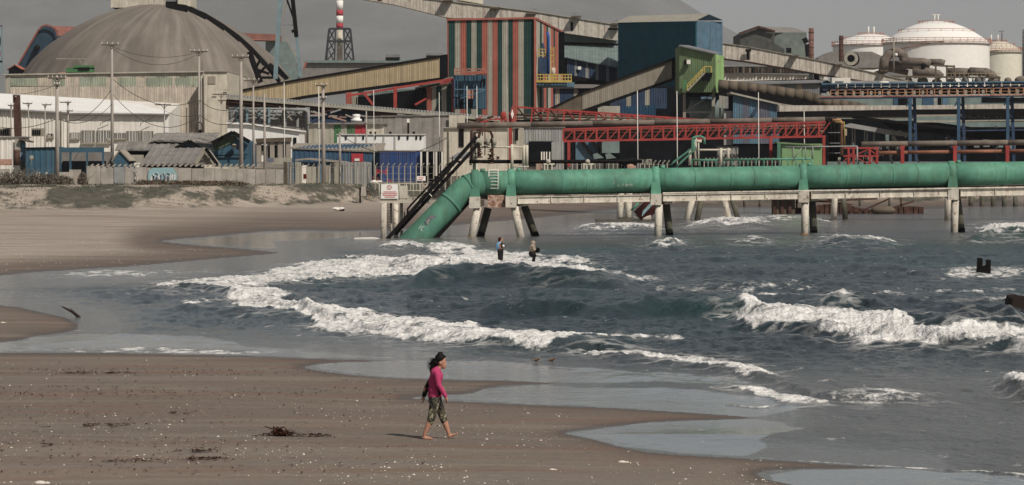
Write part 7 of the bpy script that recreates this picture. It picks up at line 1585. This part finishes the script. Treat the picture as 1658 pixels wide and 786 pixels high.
m = MB(); m.ball(Q(-.3,-12.5), .11,.1,.13); limb(m, [Q(-.4,-10.5), Q(-.5,-9)], [.06,.08]); m.ball(Q(-.6,-6), .17,.2,.28); m.ball(Q(-.5,-2), .2,.2,.15); limb(m, [Q(-.5,-2,-.1), Q(5,-5,-.12), Q(6,0,-.12)], [.1,.08,.05]); limb(m, [Q(-.5,-2,.1), Q(5,-5,.12), Q(6,0,.12)], [.1,.08,.05]); limb(m, [Q(-.5,-8,-.2), Q(2,-5,-.22), Q(4.5,-5.5,-.15)], [.06,.05,.04]); bake(m.build('body', M['skin'], t), .03, 2)
m = MB(); m.ball(Q(-.6,-6), .20,.23,.30); m.ball(Q(-.5,-2), .22,.23,.17); limb(m, [Q(-.5,-2,-.1), Q(5,-5,-.12), Q(6,-1,-.12)], [.12,.1,.07]); bake(m.build('pale_clothes', M['stone'], t), .03, 2)
m = MB(); m.ball(Q(-.4,-13.3), .125,.115,.09); m.build('hair', mat('auburn hair', (.10,.035,.025)), t)
# faint steam behind the striped tower
sm = bpy.data.materials.new('steam'); sm.use_nodes = True; nt = sm.node_tree; nt.nodes.clear(); ov = nt.nodes.new('ShaderNodeOutputMaterial'); pv = nt.nodes.new('ShaderNodeVolumePrincipled'); pv.inputs['Color'].default_value = (.9,.9,.9,1)
tcn = nt.nodes.new('ShaderNodeTexNoise'); tcn.inputs['Scale'].default_value = .12; rr_ = nt.nodes.new('ShaderNodeMapRange'); rr_.inputs[1].default_value = .45; rr_.inputs[2].default_value = .8; rr_.inputs[4].default_value = .05
gg = nt.nodes.new('ShaderNodeNewGeometry'); nt.links.new(gg.outputs['Position'], tcn.inputs[0]); nt.links.new(tcn.outputs[0], rr_.inputs[0]); nt.links.new(rr_.outputs[0], pv.inputs['Density']); nt.links.new(pv.outputs[0], ov.inputs['Volume'])
m = MB(True)
for (x, y, r) in ((712,74,4),(716,58,6),(710,42,8),(700,30,7)): m.ball(P(x,y,700), r*pu(700)*1.5, 2.5, r*pu(700)*1.8, 12, 8)
so_ = m.build('steam_plume', sm, None, tuple(P(712,80,700)), label='faint steam plume rising left of the striped tower', cat='steam', kind='stuff')
# ---------------------------------------------------------------- haze
hm = bpy.data.materials.new('haze air'); hm.use_nodes = True; nt = hm.node_tree; nt.nodes.clear()
ov = nt.nodes.new('ShaderNodeOutputMaterial'); pv = nt.nodes.new('ShaderNodeVolumePrincipled'); pv.inputs['Color'].default_value = (.86,.88,.92,1); pv.inputs['Density'].default_value = .00005; pv.inputs['Anisotropy'].default_value = .0
nt.links.new(pv.outputs[0], ov.inputs['Volume'])
MB().box(-20500, 20500, -60, 29000, -6, 960).build('haze', hm, None, (0,0,0), kind='stuff')
